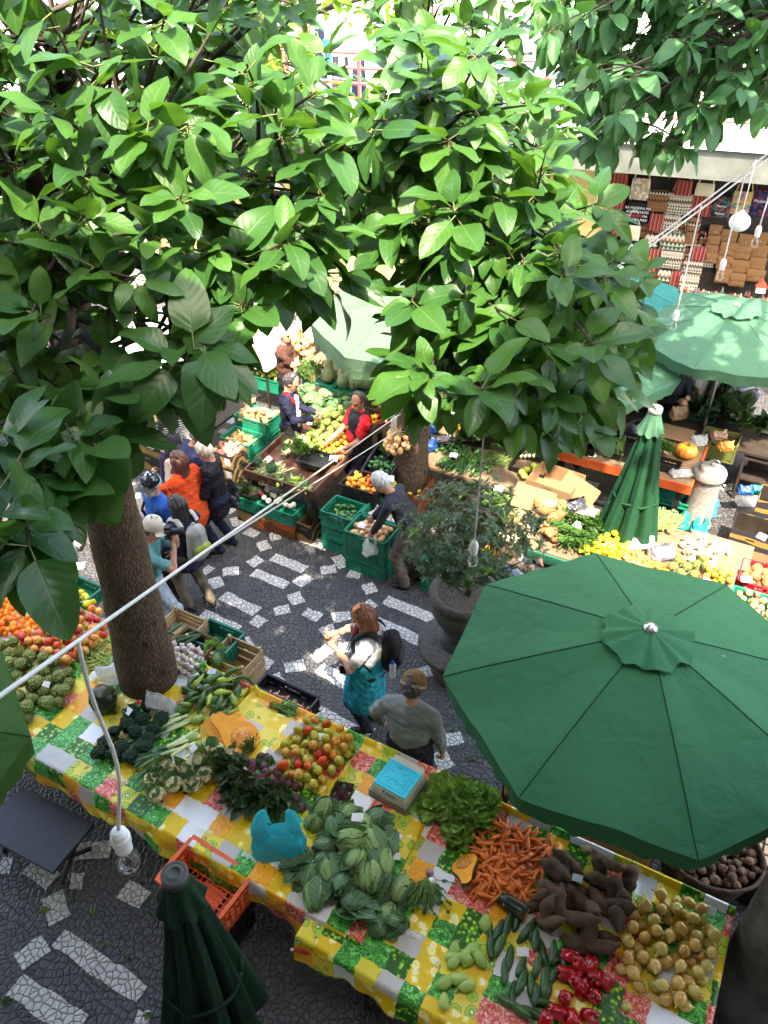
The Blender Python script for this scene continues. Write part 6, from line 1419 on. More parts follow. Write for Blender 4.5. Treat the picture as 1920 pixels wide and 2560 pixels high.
def gcrate(a0, a1, b0, z, H, label, key='g', grp=None, dep=None, tilt=0.0):
    L = a1-a0; D_ = dep or .4; c = G((a0+a1)/2, b0+D_/2, z); return put_crate(c, -GA, label, grp, key, L, D_, H, rx=tilt)
ts = thing("tray_stall", "brown wooden tray stall sloping towards the aisle with green vegetables and tomatoes", "stall", G(-5.35, 7.95), -GA)
M_ = Matrix.Translation((0, 0, .78)) @ Matrix.Rotation(rad(4.5), 4, 'X')
mb = MB(); mb.box((0, 0, 0), (1.06, 1.98, .03), M=M_); mb.build("bottom", m_brownwood, ts)
for (c, s) in (((0, -1.0, .05), (1.1, .03, .13)), ((0, 1.0, .05), (1.1, .03, .13)), ((-.545, 0, .05), (.03, 1.96, .13)), ((.545, 0, .05), (.03, 1.96, .13))):
    mb = MB(); mb.box(c, s, M=M_); mb.build("rim_board", m_brownwood, ts)
for sx in (-.48, .48):
    for sy in (-.9, .9): mb = MB(); mb.box((sx, sy, .33), (.06, .06, .66)); mb.build("leg", m_dark, ts)
def zt(x, y):
    a, b = AB(Vector((x, y, 0))); return .795+math.tan(rad(4.5))*(b-7.95)
def GP(al): return [G(a, b) for a, b in al]
heap('long_bean_bunch', GP([(0, 0), (0, 1), (1, 1)]), 0, 0, .1, "", "", "") if False else None
K['pale_stalk'] = [longfruit('pale_stalk', .3, .006, m_herbp, .15, .8, 5, 5), longfruit('pale_stalk', .24, .007, m_leekw, .1, .7, 5, 5)]
heap('pale_stalk', GP([(-5.85, 7.05), (-5.45, 7.0), (-5.35, 7.6), (-5.8, 7.75)]), zt, 80, .012, "thin pale leek stalk in the tray at the near corner of the tray stall", "leek stalk", "pale stalks in the tray stall", 'flat', 31, .08, yaw=(rad(40), .25))
each('green_broccoli', [k5(220, 1015), k5(310, 1065)], .8, .06, "green broccoli at the left corner of the tray stall", "broccoli", "broccoli at the corner of the tray stall")
heap('squash', GP([(-5.4, 6.99), (-4.92, 6.99), (-4.92, 7.2), (-5.4, 7.3)]), zt, 20, .026, "pale green courgette at the front corner of the tray stall", "courgette", "courgettes in the tray stall", 'flat', 32, .07, yaw=(rad(70), .3))
put('parsley_bunch', K['parsley'][0], P(*k5(540, 960), .84), (.3, 0, 2.2), 1.4, None, "full curly parsley bunch in the middle of the tray stall", "parsley")
put_crate(G(-5.12, 7.52, .84), -GA, "empty shallow black tray in the tray stall", None, 'b', .42, .36, .07)
each('cauliflower', [k5(420, 905), k5(500, 880), k5(460, 940), k5(400, 960)], .83, .05, "leafy white cauliflower in the tray stall", "cauliflower", "cauliflowers in the tray stall")
heap('chayote', GP([(-5.65, 7.75), (-5.3, 7.75), (-5.25, 8.2), (-5.6, 8.2)]), zt, 26, .042, "green chayote in the tray stall left of the tomatoes", "chayote", "chayotes in the tray stall", 'flat', 33, .1)
heap('tomato', GP([(-5.28, 7.78), (-4.87, 7.74), (-4.87, 8.35), (-5.2, 8.25)]), zt, 58, .036, "tomato in the tray stall before the vendor in red", "tomato", "tomatoes in the tray stall", seed=34, cap=.1)
heap('orange', GP([(-5.15, 8.35), (-4.87, 8.35), (-4.87, 8.8), (-5.1, 8.75)]), zt, 34, .04, "orange in the tray stall beside the vendor's hands", "orange", "oranges in the tray stall", seed=35, cap=.12)
heap('cherimoya', GP([(-5.6, 8.25), (-5.2, 8.3), (-5.15, 8.85), (-5.55, 8.85)]), zt, 26, .056, "scaly cherimoya in the tray stall behind the chayotes", "cherimoya", "cherimoyas in the tray stall", seed=36, cap=.1)
heap('turnip', GP([(-5.88, 8.3), (-5.65, 8.3), (-5.65, 8.8), (-5.88, 8.8)]), zt, 18, .036, "purple and white turnip at the far left of the tray stall", "turnip", "turnips in the tray stall", seed=37, cap=.1)
each('cabbage', [k5(600, 690), k5(650, 720), k5(555, 705), k5(690, 690)], .9, .06, "blue green cabbage at the far end of the tray stall", "cabbage", "cabbages at the far end of the tray stall")
table("produce_table", "dark produce table with cabbages and red peppers behind the tray stall", -6.4, -4.3, 9.05, 9.9, .86, m_dark)
for i, (x, y) in enumerate(((620, 640), (680, 600), (740, 640), (700, 660), (780, 630), (650, 590), (810, 660), (480, 600), (540, 570), (560, 610), (510, 560), (760, 600))):
    put('cabbage', K['cabbage'][i % 4], P(*k5(x, y), .93), (.2, R.gauss(0, .3), i*1.3), 1.15, None, "dark leafy cabbage on the table behind the tray stall", "cabbage", "cabbages behind the tray stall")
each('pepper', [k5(*p) for p in ((830, 690), (850, 665), (870, 690), (990, 700), (1020, 690), (1010, 730), (1040, 730), (1045, 760), (980, 740), (1000, 770))], .87, .045, "red pepper on the table beside the vendor in red", "red pepper", "red peppers behind the vendor", orient='any')
def hand_of_bananas(loc, rz, label, n=7, sc=1.0):
    t = thing("banana_bunch", label, "bananas", loc, rz)
    for i in range(n):
        a = (i-(n-1)/2)*.2; o = put("banana", K['banana'][0], (math.sin(a)*.075, .02*(i % 2), .02+.012*(i % 2)), (0, rad(8), rad(90)-a), sc, t)
    mb = MB(); mb.ball((0, .075, .025), .022, 8, 6, 0, (1.3, .8, .8)); mb.build("stalk", m_bean, t, smooth=True)
    return t
for (x, y, n) in ((960, 610, 7), (1000, 650, 7), (1090, 650, 6), (1040, 680, 6)): hand_of_bananas(P(*k5(x, y), .9), R.uniform(0, 6), "green yellow banana bunch %s" % {960: "nearest the vendor's head", 1000: "right of the vendor's shoulder", 1090: "at the trunk of the onion tree", 1040: "above the red peppers"}[x], n)
table("squash_counter", "pale board counter with big mottled squashes on green trays", -6.9, -4.2, 10.0, 10.75, .84, m_board)
for (x, y, lb) in ((650, 500, "flat green crate lid under the squashes, left one"), (820, 560, "flat green crate lid under the squashes, right one")): put_crate(P(*k5(x, y), .845), -GA, lb, None, 'g', .58, .38, .05)
def squash(loc, rot, sc, label):
    t = thing("squash", label, "squash", loc); t.rotation_euler = rot; t.scale = (sc,)*3
    mb = MB(); mb.lathe([(0, -.15), (.06, -.148), (.105, -.1), (.11, -.04), (.075, .05), (.055, .12), (.05, .18), (.03, .21), (0, .212)], 20); mb.build("rind", m_squash, t, smooth=True)
    mb = MB(); mb.tube([(0, 0, .205), (.01, 0, .24)], [.014, .01], 6); mb.build("stem", m_tinyleaf, t)
squash(P(*k5(680, 440), 1.03), (0, .1, 0), 1.1, "tall bottle shaped mottled squash standing upright on the green lid")
for (x, y, r, lb) in ((770, 490, 1.3, "mottled squash lying left of the pair on the green lid"), (835, 500, 1.1, "rounder mottled squash right of the pair on the green lid"), (930, 520, 1.4, "mottled squash at the right end below the leaves")): squash(P(*k5(x, y), .95), (r, 0, 2+x*.01), 1.0, lb)
put('herb_bunch', K['parsley'][1], P(*k5(575, 520), .86), (.5, 0, .6), 1.7, None, "bushy green herb bunch at the left end of the squash counter", "herbs")
bwl = MB(); bwl.lathe([(.05, 0), (.13, .1), (.135, .1), (.055, -.0)], 20); tag(bwl.build("wooden_bowl", m_wood, loc=P(*k5(810, 400), .86), smooth=True), "pale wooden bowl on the squash counter", "bowl")
def braid(name, label, base, n, w, hgt, pole=True):
    t = thing(name, label, "onion braid", base)
    if pole: mb = MB(); mb.tube([(0, 0, -.75), (0, 0, hgt+.1)], .022, 8); mb.build("post", m_dark, t)
    rr = random.Random(n)
    for i in range(n):
        a = rr.uniform(0, 6.28); z = hgt*rr.random(); r = w*math.sqrt(rr.random())*(.75+.25*math.sin(PI*z/hgt))+.035
        put("onion", K['braid_onion'][0], (math.cos(a)*r, math.sin(a)*r, z), (rr.gauss(0, .5), rr.gauss(0, .5), a), rr.uniform(.85, 1.1), t)
    mb = MB()
    for i in range(50):
        a = rr.uniform(0, 6.28); r = rr.uniform(0, w*.8); mb.tube([(math.cos(a)*r, math.sin(a)*r, hgt*.85), (math.cos(a)*r*.5, math.sin(a)*r*.5, hgt+.05), (rr.uniform(-.1, .1), rr.uniform(-.1, .1), hgt+rr.uniform(.0, .14))], .003, 4)
    mb.build("dry_stalks", mat("dry_onion_stalk", (.4, .28, .13), .8) if "dry_onion_stalk" not in bpy.data.materials else bpy.data.materials["dry_onion_stalk"], t)
braid("onion_braid", "large cluster of braided golden onions on a post before the man with crossed arms", P(*kG(770, 830), 1.15), 62, .17, .34)
braid("onion_braid", "thin short braid of onions hanging beneath the large cluster", P(*kG(760, 960), .85), 12, .05, .22, False)
braid("onion_braid", "string of orange onions hanging on the trunk of the onion tree", P(*k5(1190, 880), 1.22)-E2*.3, 34, .12, .24, False)
for (x, lb) in ((1115, "white plastic bag hanging left of the onion string"), (1290, "white plastic bag hanging right of the onion string")): carrier("carrier_bag", lb, P(*k5(x, 860), 1.15), .3, m_milk, .14, .1, .36, x, False)
gcrate(-6.02, -5.66, 6.82, .22, .2, "green crate holding beetroots at the left foot of the tray stall", dep=.34); gcrate(-5.645, -5.06, 6.81, .22, .2, "green crate of white radishes standing on the orange box", dep=.34)
carton(G(-5.84, 7.0, 0), -GA, "dark printed box under the beetroot crate", .37, .34, .215, m_bana, lab=False); carton(G(-5.36, 6.99, 0), -GA, "orange printed box under the radish crate", .6, .36, .215, m_orbox, lab=False); carton(G(-4.93, 7.05, 0), -GA, "dark printed box right of the orange box", .22, .4, .3, m_bana, lab=False)
heap('beetroot', GP([(-5.98, 6.86), (-5.7, 6.86), (-5.7, 7.1), (-5.98, 7.1)]), .37, 12, .042, "pinkish beetroot in the left green crate", "beetroot", "beetroots in the left green crate", 'up', 41)
for i in range(2): put('beet_greens', K['beet_greens'][i], G(-5.75+.15*i, 6.95, .46), (0, 0, 1.2), .8, None, "beet leaves lying over the green crates at the tray stall", "beet leaves", "beet leaves on the green crates")
K['radish_white'] = [rem(K['beetroot'][0], m_radw)]
each('radish_white', [k5(*p) for p in ((260, 1255), (290, 1275), (315, 1235), (340, 1280), (380, 1245), (400, 1300), (430, 1310), (450, 1300), (360, 1265), (330, 1245))], .42, .036, "round white radish on the crate above the orange box", "white radish", "white radishes on the crate", sc=(.85, 1))
for i in range(2): put('radish_greens', K['watercress'][0], P(*k5(400+60*i, 1250), .45), (.2, 0, -1.0+.3*i), 1.2, None, "long green radish tops on the crate above the orange box", "radish tops", "radish tops on the crate")
put_crate(G(-4.78, 7.12, .02), -GA+rad(90), "green crate leaning on edge beside the tray stall", None, 'g', .58, .38, .12, ry=rad(80))
for k, (a0, a1, b0, top, n, nm) in enumerate(((-4.66, -4.2, 6.86, .62, 3, "avocado"), (-4.18, -3.6, 6.65, .63, 3, "onion"))):
    for i in range(n): gcrate(a0, a1, b0, .208*i, .205, "green crate, %s of the stack topped with %ss" % (("bottom", "middle", "top")[i], nm), dep=.4)
gcrate(-4.19, -3.62, 7.08, .42, .2, "green crate of garlic behind the onion crates", dep=.4); gcrate(-4.19, -3.62, 7.08, .2, .2, "green crate beneath the garlic crate", dep=.4)
gcrate(-4.64, -4.1, 7.3, .58, .2, "black crate of orange tomatoes beside the garlic crate", 'b', dep=.38); gcrate(-4.64, -4.1, 7.3, .3, .2, "green crate beneath the black tomato crate", dep=.38); gcrate(-4.64, -4.1, 7.3, .02, .2, "lowest green crate beneath the black tomato crate", dep=.38)
put_crate(G(-4.25, 7.88, .78), -GA, "black crate of avocados tilted towards the aisle", None, 'b', .42, .52, .2, rx=rad(18))
heap('avocado', GP([(-4.6, 6.9), (-4.26, 6.9), (-4.26, 7.2), (-4.6, 7.2)]), .5, 16, .034, "green avocado in the stacked green crate", "avocado", "avocados in the stacked green crate", 'flat', 42)
heap('braid_onion', GP([(-4.1, 6.7), (-3.68, 6.7), (-3.68, 6.98), (-4.1, 6.98)]), .5, 42, .036, "orange onion in the top green crate of the front stack", "onion", "onions in the front green crate", 'any', 43, .1)
heap('garlic', GP([(-4.12, 7.13), (-3.68, 7.13), (-3.68, 7.42), (-4.12, 7.42)]), .5, 50, .026, "garlic bulb in the green crate before the bending man", "garlic", "garlic bulbs in the green crate", 'any', 44, .06)
K['orange_tomato'] = [rem(K['tomato'][0], skin_ramp("orange_tomato_skin", [(0, (.75, .12, .02)), (.6, (.8, .28, .03)), (1, (.8, .4, .06))], .22))]
heap('orange_tomato', GP([(-4.58, 7.36), (-4.16, 7.36), (-4.16, 7.62), (-4.58, 7.62)]), .68, 46, .036, "orange tomato in the black crate", "tomato", "orange tomatoes in the black crate", 'any', 45, .11)
heap('avocado', GP([(-4.4, 7.68), (-4.1, 7.68), (-4.1, 7.9), (-4.4, 7.9)]), .86, 22, .034, "dark green avocado in the tilted black crate", "avocado", "avocados in the tilted black crate", 'flat', 46, .08)
put('parsley_bunch', K['parsley'][1], G(-4.25, 7.95, .95), (.5, 0, .3), 1.0, None, "green herbs at the back of the tilted black crate", "parsley")
carton(G(-3.85, 7.85, .3), -GA, "open brown box of yellow pomegranates beside the bending man", .44, .5, .42, m_bana2, m_in=card("rust_box_lining", (.35, .12, .04)), lab=False); gcrate(-4.07, -3.63, 7.62, .05, .22, "green crate beneath the brown pomegranate box", dep=.45)
heap('guava', GP([(-4.02, 7.65), (-3.68, 7.65), (-3.68, 8.05), (-4.02, 8.05)]), .48, 40, .038, "yellow green pomegranate in the open brown box", "pomegranate", "pomegranates in the brown box", 'any', 47, .1)
mb = MB(); mb.ball((0, 0, 0), .1, 16, 10, 0, (1, 1, 1.15)); tag(mb.build("melon", mat("yellow_green_melon", (.35, .36, .07), .45, (.22, .26, .05), 14), loc=P(*kA(495, 440), .78), smooth=True), "yellow green melon with a paper tag beside the garlic crate", "melon")
gcrate(-6.98, -6.4, 8.13, .52, .24, "green crate of sweet potatoes topping the rear stack", dep=.4)
for i in range(2): gcrate(-6.98, -6.4, 8.13, .255*i, .245, "green crate, %s under the sweet potatoes" % ("lowest" if i == 0 else "second"), dep=.4)
gcrate(-6.95, -6.42, 7.72, .38, .22, "green crate of yellow potatoes", dep=.38)
for i in range(1): gcrate(-6.95, -6.42, 7.72, .12, .24, "green crate beneath the yellow potatoes", dep=.38)
carton(G(-6.62, 7.51, .4), -GA, "banana box full of pink potatoes topping a stack of boxes", .38, .36, .22, m_bana)
for i in range(2): carton(G(-6.62, 7.51, .2*i), -GA, "printed banana box, %s beneath the pink potatoes" % ("lowest" if i == 0 else "second"), .38, .36, .195, m_bana)
gcrate(-7.05, -6.84, 7.33, .24, .2, "green crate beside the banana boxes", dep=.36); put_crate(G(-6.95, 7.5, .02), -GA, "bright red crate beside the banana boxes", None, 'r', .22, .36, .2)
heap('sweet_potato', GP([(-6.92, 8.18), (-6.46, 8.18), (-6.46, 8.5), (-6.92, 8.5)]), .68, 24, .042, "tan sweet potato heaped in the green crate", "sweet potato", "sweet potatoes in the green crate", 'flat', 51, .2)
heap('potato', GP([(-6.9, 7.78), (-6.47, 7.78), (-6.47, 8.05), (-6.9, 8.05)]), .46, 40, .032, "yellow potato in the green crate", "potato", "yellow potatoes in the green crate", 'any', 52, .08)
heap('pink_potato', GP([(-6.78, 7.36), (-6.46, 7.36), (-6.46, 7.66), (-6.78, 7.66)]), .5, 42, .034, "pink potato in the banana box", "potato", "pink potatoes in the banana box", 'any', 53, .12)
carton(P(*kF(330, 400), .55), -GA, "printed box of pale yellow mangoes before the striped woman", .62, .42, .26, m_bana, lab=False)
c_ = P(*kF(330, 400), .55); mab = AB(c_)
carton(G(mab[0]-.02, mab[1], .28), -GA, "dark box beneath the mango box", .6, .4, .265, m_bana, lab=False); carton(G(mab[0]-.02, mab[1], 0), -GA, "lowest dark box beneath the mango box", .6, .4, .27, m_bana, lab=False)
K['pale_mango'] = [rem(K['mango'][0], skin_ramp("pale_yellow_skin", [(0, (.62, .48, .14)), (1, (.7, .58, .25))], .4))]
heap('pale_mango', [G(mab[0]+x, mab[1]+y) for x, y in ((-.27, -.17), (.27, -.17), (.27, .17), (-.27, .17))], .7, 46, .036, "pale yellow mango in the printed box", "mango", "pale mangoes in the printed box", 'any', 54, .14)
heap('apple', [G(mab[0]+x, mab[1]+y) for x, y in ((-.5, .25), (.5, .25), (.5, .7), (-.5, .7))], .72, 50, .038, "red apple on the table behind the mango box", "apple", "apples behind the mango box", 'any', 55, .1)
table("produce_table", "dark produce table of apples and avocados behind the mango box", mab[0]-.9, mab[0]+.9, mab[1]+.22, mab[1]+1.5, .71, m_dark)
heap('avocado', [G(mab[0]+x, mab[1]+y) for x, y in ((-.8, .75), (.7, .75), (.7, 1.4), (-.8, 1.4))], .72, 60, .034, "dark green avocado on the table behind the apples", "avocado", "avocados behind the apples", 'flat', 56, .1)
fa = AB(P(*kG(300, 640), .85)); table("produce_table", "far produce table covered with pale fruit left of the onion seller", fa[0]-1.6, fa[0]+.9, fa[1]-.9, fa[1]+1.6, .82, m_white)
heap('white_onion', [G(fa[0]+x, fa[1]+y) for x, y in ((-.3, -.5), (.7, -.5), (.7, .7), (-.3, .5))], .83, 80, .04, "pale round fruit heaped on the far sunlit table", "fruit", "pale fruit on the far table", 'any', 57, .08)
heap('lemon', [G(fa[0]+x, fa[1]+y) for x, y in ((-.9, -.8), (-.1, -.8), (-.2, -.3), (-.9, -.3))], .83, 40, .036, "lemon at the near corner of the far sunlit table", "lemon", "lemons on the far table", 'any', 58, .08)
gcrate(AB(P(*kG(460, 1050), .5))[0]-.3, AB(P(*kG(460, 1050), .5))[0]+.3, AB(P(*kG(460, 1050), .5))[1]-.2, .35, .24, "green crate of pale apples below the onion seller")
gb_ = AB(P(*kG(440, 980), .6)); heap('guava', [G(gb_[0]+x, gb_[1]+y) for x, y in ((-.25, -.15), (.25, -.15), (.25, .15), (-.25, .15))], .5, 30, .038, "yellow green apple in the crate below the onion seller", "apple", "green apples in the far crate", 'any', 59, .14)
each('pepper', [kG(*p) for p in ((400, 490), (430, 480), (460, 470), (490, 490), (450, 510), (520, 500), (330, 550))], .84, .05, "red pepper on the far table before the beige column", "red pepper", "red peppers on the far table", orient='any')
hand_of_bananas(P(*kG(310, 610), .86), 1.0, "small banana bunch on the far table below the red peppers", 7)
for i, (x, y) in enumerate(((200, 440), (260, 500), (330, 520), (220, 540), (380, 530))): put('cabbage', K['cabbage'][i % 4], P(*kG(x, y), .9), (0, 0, i), 1.2, None, "leafy green cabbage on the far table left of the red peppers", "cabbage", "cabbages on the far table")
sc2 = thing("market_scale", "white flat weighing scale on the far table's end", "scale", P(*kG(150, 340), .83), -GA)
mb = MB(); mb.box((0, 0, .06), (.42, .36, .1)); mb.build("housing", m_white, sc2); mb = MB(); mb.box((0, .02, .125), (.4, .32, .02)); mb.build("tray", m_metal, sc2)
put_crate(P(*kG(710, 430), .95), -GA, "white lattice crate standing on end beside the beige column", None, 'w', .5, .36, .3, None, 'lattice', rx=rad(80))
table("produce_table", "brown board table of cucumbers, beans and herbs beside the onion tree", -3.92, -2.35, 8.22, 9.9, .78, m_board, mleg=m_dark)
heap('cucumber', GP([(-3.85, 8.27), (-2.9, 8.27), (-2.9, 8.55), (-3.85, 8.55)]), .785, 40, .024, "dark cucumber lying in the row at the table edge beside the beans", "cucumber", "cucumbers on the board table", 'flat', 61, .08, yaw=(rad(65), .12))
heap('avocado', GP([(-3.85, 8.6), (-3.55, 8.6), (-3.55, 9.0), (-3.85, 9.0)]), .785, 20, .034, "dark avocado behind the cucumber row", "avocado", "avocados behind the cucumbers", 'flat', 62, .1)
heap('bean', GP([(-3.5, 8.55), (-2.6, 8.5), (-2.5, 9.1), (-3.4, 9.2)]), .785, 85, .011, "thin green bean in the heap behind the cucumber row", "green bean", "green beans behind the cucumbers", 'flat', 63, .1, yaw=(.1, .5))
for i, (a, b) in enumerate(((-3.5, 9.4), (-3.2, 9.5), (-3.0, 9.3), (-2.75, 9.45), (-3.3, 9.7))): put('herb_bunch', K['parsley'][i % 2], G(a, b, .82), (.5, 0, .5+i), 1.6, None, "dark herb bunch standing behind the green beans", "herbs", "herb bunches behind the beans")
for i in range(4): put('leek', K['leek'][i % 3], G(-2.75+.06*i, 8.95, .84+.02*i), (0, 0, -.6+.1*i), 1.2, None, "dark leek lying at the end of the board table", "leek", "leeks on the board table")
bt = AB(P(1085, 1075, .7)); table("bean_table", "low table carrying the big heap of green beans behind the shrub", bt[0]-.42, bt[0]+.42, bt[1]-.45, bt[1]+.4, .66, m_dark)
heap('bean', [G(bt[0]+.4*math.cos(i*.7), bt[1]+.42*math.sin(i*.7)) for i in range(9)], .665, 205, .012, "green bean in the big heap behind the urn shrub", "green bean", "green beans in the big heap", 'flat', 64, .22)
each('guava', [kB(*p) for p in ((1010, 930), (1050, 910), (1110, 880), (1150, 895), (1120, 920), (1105, 955), (1030, 960))], .82, .05, "yellow apple in the dark box right of the leeks", "apple", "yellow apples in the dark box", sc=(1.2, 1.4))
ya = AB(P(*kB(1080, 940), .7)); gcrate(ya[0]-.25, ya[0]+.25, ya[1]-.2, .66, .2, "black crate holding the yellow apples", 'b'); gcrate(ya[0]-.25, ya[0]+.25, ya[1]-.2, .3, .24, "black crate beneath the yellow apples", 'b')
mg = AB(P(*kB(490, 520), 1.0)); wood_crate(G(mg[0], mg[1], .84), -GA, "white wooden crate of orange yellow mangoes at the back of the board table", .5, .36, .16)
heap('mango', [G(mg[0]+x, mg[1]+y) for x, y in ((-.2, -.13), (.2, -.13), (.2, .13), (-.2, .13))], .88, 24, .038, "orange yellow mango in the white wooden crate", "mango", "mangoes in the white wooden crate", 'any', 65, .12)
lm = AB(P(*kB(350, 350), 1.0)); gcrate(lm[0]-.28, lm[0]+.28, lm[1]-.2, .85, .16, "dark crate of green pears far behind the board table", 'b')
heap('guava', [G(lm[0]+x, lm[1]+y) for x, y in ((-.22, -.14), (.22, -.14), (.22, .14), (-.22, .14))], .9, 22, .042, "green pear in the far dark crate", "pear", "green pears in the far crate", 'any', 66, .1)
table("produce_table", "rear dark table holding the mango and pear crates", lm[0]-.6, mg[0]+.5, lm[1]-.6, lm[1]+.4, .835, m_dark)
carrier("carrier_bag", "blue plastic bag between the onion string and the cucumbers", P(*kB(230, 740), .8), .2, m_deepblue, .26, .2, .18, 51, False); carrier("carrier_bag", "pale clear bag beside the mango crate", P(*kB(300, 500), .9), .9, m_clear, .24, .18, .2, 52, False); carrier("carrier_bag", "crumpled blue bag left of the mango crate", P(*kB(240, 600), .86), .4, m_deepblue, .3, .2, .16, 53, False); carrier("carrier_bag", "black plastic bag above the cucumbers", P(*kB(340, 680), .84), .1, m_blkb, .36, .2, .14, 54, False)
oc = thing("market_counter", "wide counter with bright orange red edge board behind the closed umbrella", "counter", G(-1.5, 9.95), -GA)
mb = MB(); mb.box((0, .0, .77), (1.84, 1.1, .05)); mb.build("top", m_board, oc); mb = MB(); mb.box((0, -.565, .745), (1.9, .025, .13)); mb.build("edge_board", m_redwood, oc); mb = MB(); mb.box((.935, .0, .745), (.025, 1.1, .13)); mb.build("edge_board", m_redwood, oc)
for sx in (-.8, .8):
    for sy in (-.45, .45): mb = MB(); mb.box((sx, sy, .37), (.07, .07, .74)); mb.build("leg", m_dark, oc)
cup = thing("coffee_cup", "glass coffee cup on a white saucer at the counter's left end", "cup", P(*kC(195, 790), .8))
mb = MB(); mb.lathe([(.0, 0), (.05, .002), (.07, .012), (.068, .014), (.0, .006)], 20); mb.build("saucer", m_white, cup, smooth=True); mb = MB(); mb.lathe([(.022, .012), (.034, .05), (.036, .07), (.033, .07), (.03, .04)], 16); mb.tube([(.035, 0, .06), (.055, 0, .05), (.036, 0, .025)], .004, 5); mb.build("cup", m_clear, cup, smooth=True)
def flat_card(x, y, w, d, label, q=kC, z=.802, rz=0.0):
    mb = MB(); mb.box((0, 0, 0), (w, d, .006)); tag(mb.build("cardboard_sheet", m_card, loc=P(*q(x, y), z), rot=(0, 0, -GA+rz)), label, "cardboard")
flat_card(330, 690, .3, .5, "cardboard sheet left of the black herb crate on the orange counter"); flat_card(960, 840, .36, .7, "cardboard sheet at the right end of the orange counter"); flat_card(180, 640, .4, .3, "cardboard sheet over the black tray on the counter", z=.93)
gcrate(*(lambda p: (p[0]-.3, p[0]+.2, p[1]-.2))(AB(P(*kC(130, 700), .85))), .8, .12, "black tray at the left end of the orange counter", 'b'); gcrate(*(lambda p: (p[0]-.2, p[0]+.22, p[1]-.25))(AB(P(*kC(460, 740), .85))), .8, .16, "black crate of dark herbs on the orange counter", 'b', dep=.55)
for (x, y, i, lb) in ((440, 790, 0, "dark herb bunch in the black crate on the orange counter"), (840, 770, 1, "parsley bunch right of the closed umbrella's tip")): put('parsley_bunch', K['parsley'][i], P(*kC(x, y), .86), (.4, 0, 1+i), 1.2, None, lb, "herbs")
pk = thing("pumpkin", "ribbed orange pumpkin with a cut on the orange counter", "pumpkin", P(*kC(985, 750), .92)); mb = MB(); mb.lathe([(0, -.1), (.07, -.1), (.13, -.05), (.14, .0), (.12, .06), (.06, .09), (0, .07)], 40, 0, None, lambda a, i, r, z: (r*(1+.06*abs(math.cos(5*a))), z)); mb.build("rind", m_pump, pk, smooth=True); mb = MB(); mb.tube([(0, 0, .07), (.02, 0, .12)], [.018, .012], 6); mb.build("stem", m_tinyleaf, pk)
carrier("carrier_bag", "clear bag of white sachets at the end of the orange counter", P(*kC(950, 950), .81), .1, m_clear, .34, .2, .1, 61, False); carrier("carrier_bag", "clear bag beside the ribbed pumpkin", P(*kC(1080, 690), .81), .1, m_clear, .22, .2, .14, 62, False)
put_crate(P(*kC(830, 900), .81), -GA, "small black crate with lettering lying at the front of the counter", None, 'b', .3, .2, .1)
carrier("carrier_bag", "grey blue bag on the cardboard behind the closed umbrella", P(*kC(590, 570), .85), .5, mat("slate_plastic_film", (.05, .06, .1), .4, (.03, .035, .06), 6, .8, 16), .4, .3, .12, 63, False)
rs_ = AB(P(*kC(900, 520), .8)); table("produce_table", "dim produce table under the faded umbrella with dark greens", -2.0, 2.0, 10.65, 11.6, .78, m_dark)
for (x, y, k_, lb, z) in ((480, 420, 'g', "green crate at the left of the dim stall under the faded umbrella", .6), (1050, 560, 'g', "green crate behind the ribbed pumpkin", .55), (580, 440, 'b', "blue lined dark crate in the dim stall", .65), (870, 470, 'g', "green crate beneath the dark pumpkin in the dim stall", .5)): put_crate(P(*kC(x, y), z), -GA, lb, None, k_, .5, .36, .24)
flat_card(870, 600, .55, .4, "cardboard tray between the counter and the dim stall", z=.86)
for i, (x, y) in enumerate(((520, 310), (560, 330), (480, 330))): put('cabbage', K['cabbage'][i], P(*kC(x, y), .95), (0, 0, i), 1.1, None, "pale cabbage in the crate at the left of the dim stall", "cabbage", "cabbages in the dim stall")
each('guava', [kC(700, 340), kC(620, 330)], .95, .07, "round yellow squash in the dim stall", "squash", "yellow squashes in the dim stall", sc=(2.2, 2.6))
for i, (x, y) in enumerate(((800, 340), (860, 380), (1020, 440), (1090, 450), (1200, 470), (1290, 500), (1380, 480), (1470, 540), (1260, 440), (1540, 560), (1420, 580))): put('herb_bunch', K['beet_greens' if i % 2 else 'parsley'][i % 2], P(*kC(x, y), .86), (.45, 0, i*1.1), 1.5, None, "dark leafy greens heaped in the dim stall under the faded umbrella", "greens", "dark greens in the dim stall")
ws = thing("stand_scale", "tall dark stand scale with keypad at the right edge of the stalls", "scale", P(*kC(1600, 1000), .0)+E2*.1, -GA)
mb = MB(); mb.box((0, 0, .4), (.5, .45, .8)); mb.build("cabinet", m_dark, ws); mb = MB(); mb.box((0, 0, .85), (.48, .42, .04)); mb.build("tray", m_metal, ws); mb = MB(); mb.box((0, .18, 1.02), (.06, .04, .3)); mb.build("column", m_metal, ws)
mb = MB(); mb.box((0, .16, 1.24), (.36, .06, .2)); mb.build("display", m_black, ws); kp = MB()
for i in range(10):
    for j in range(4): kp.box((-.14+i*.031, .127, 1.17+j*.026), (.022, .006, .018))
kp.build("keypad", m_paper, ws)
fs = thing("shelf_stand", "dark open shelf stand with blue and clear bags right of the stone pedestal", "shelf", P(*kE(1420, 380), .0)+E2*.25, -GA)
for z_ in (.02, .35, .68): mb = MB(); mb.box((0, 0, z_), (.46, .36, .025)); mb.build("board", m_dark, fs)
for sx in (-1, 1):
    for sy in (-1, 1): mb = MB(); mb.box((sx*.22, sy*.165, .35), (.035, .035, .7)); mb.build("post", m_dark, fs)
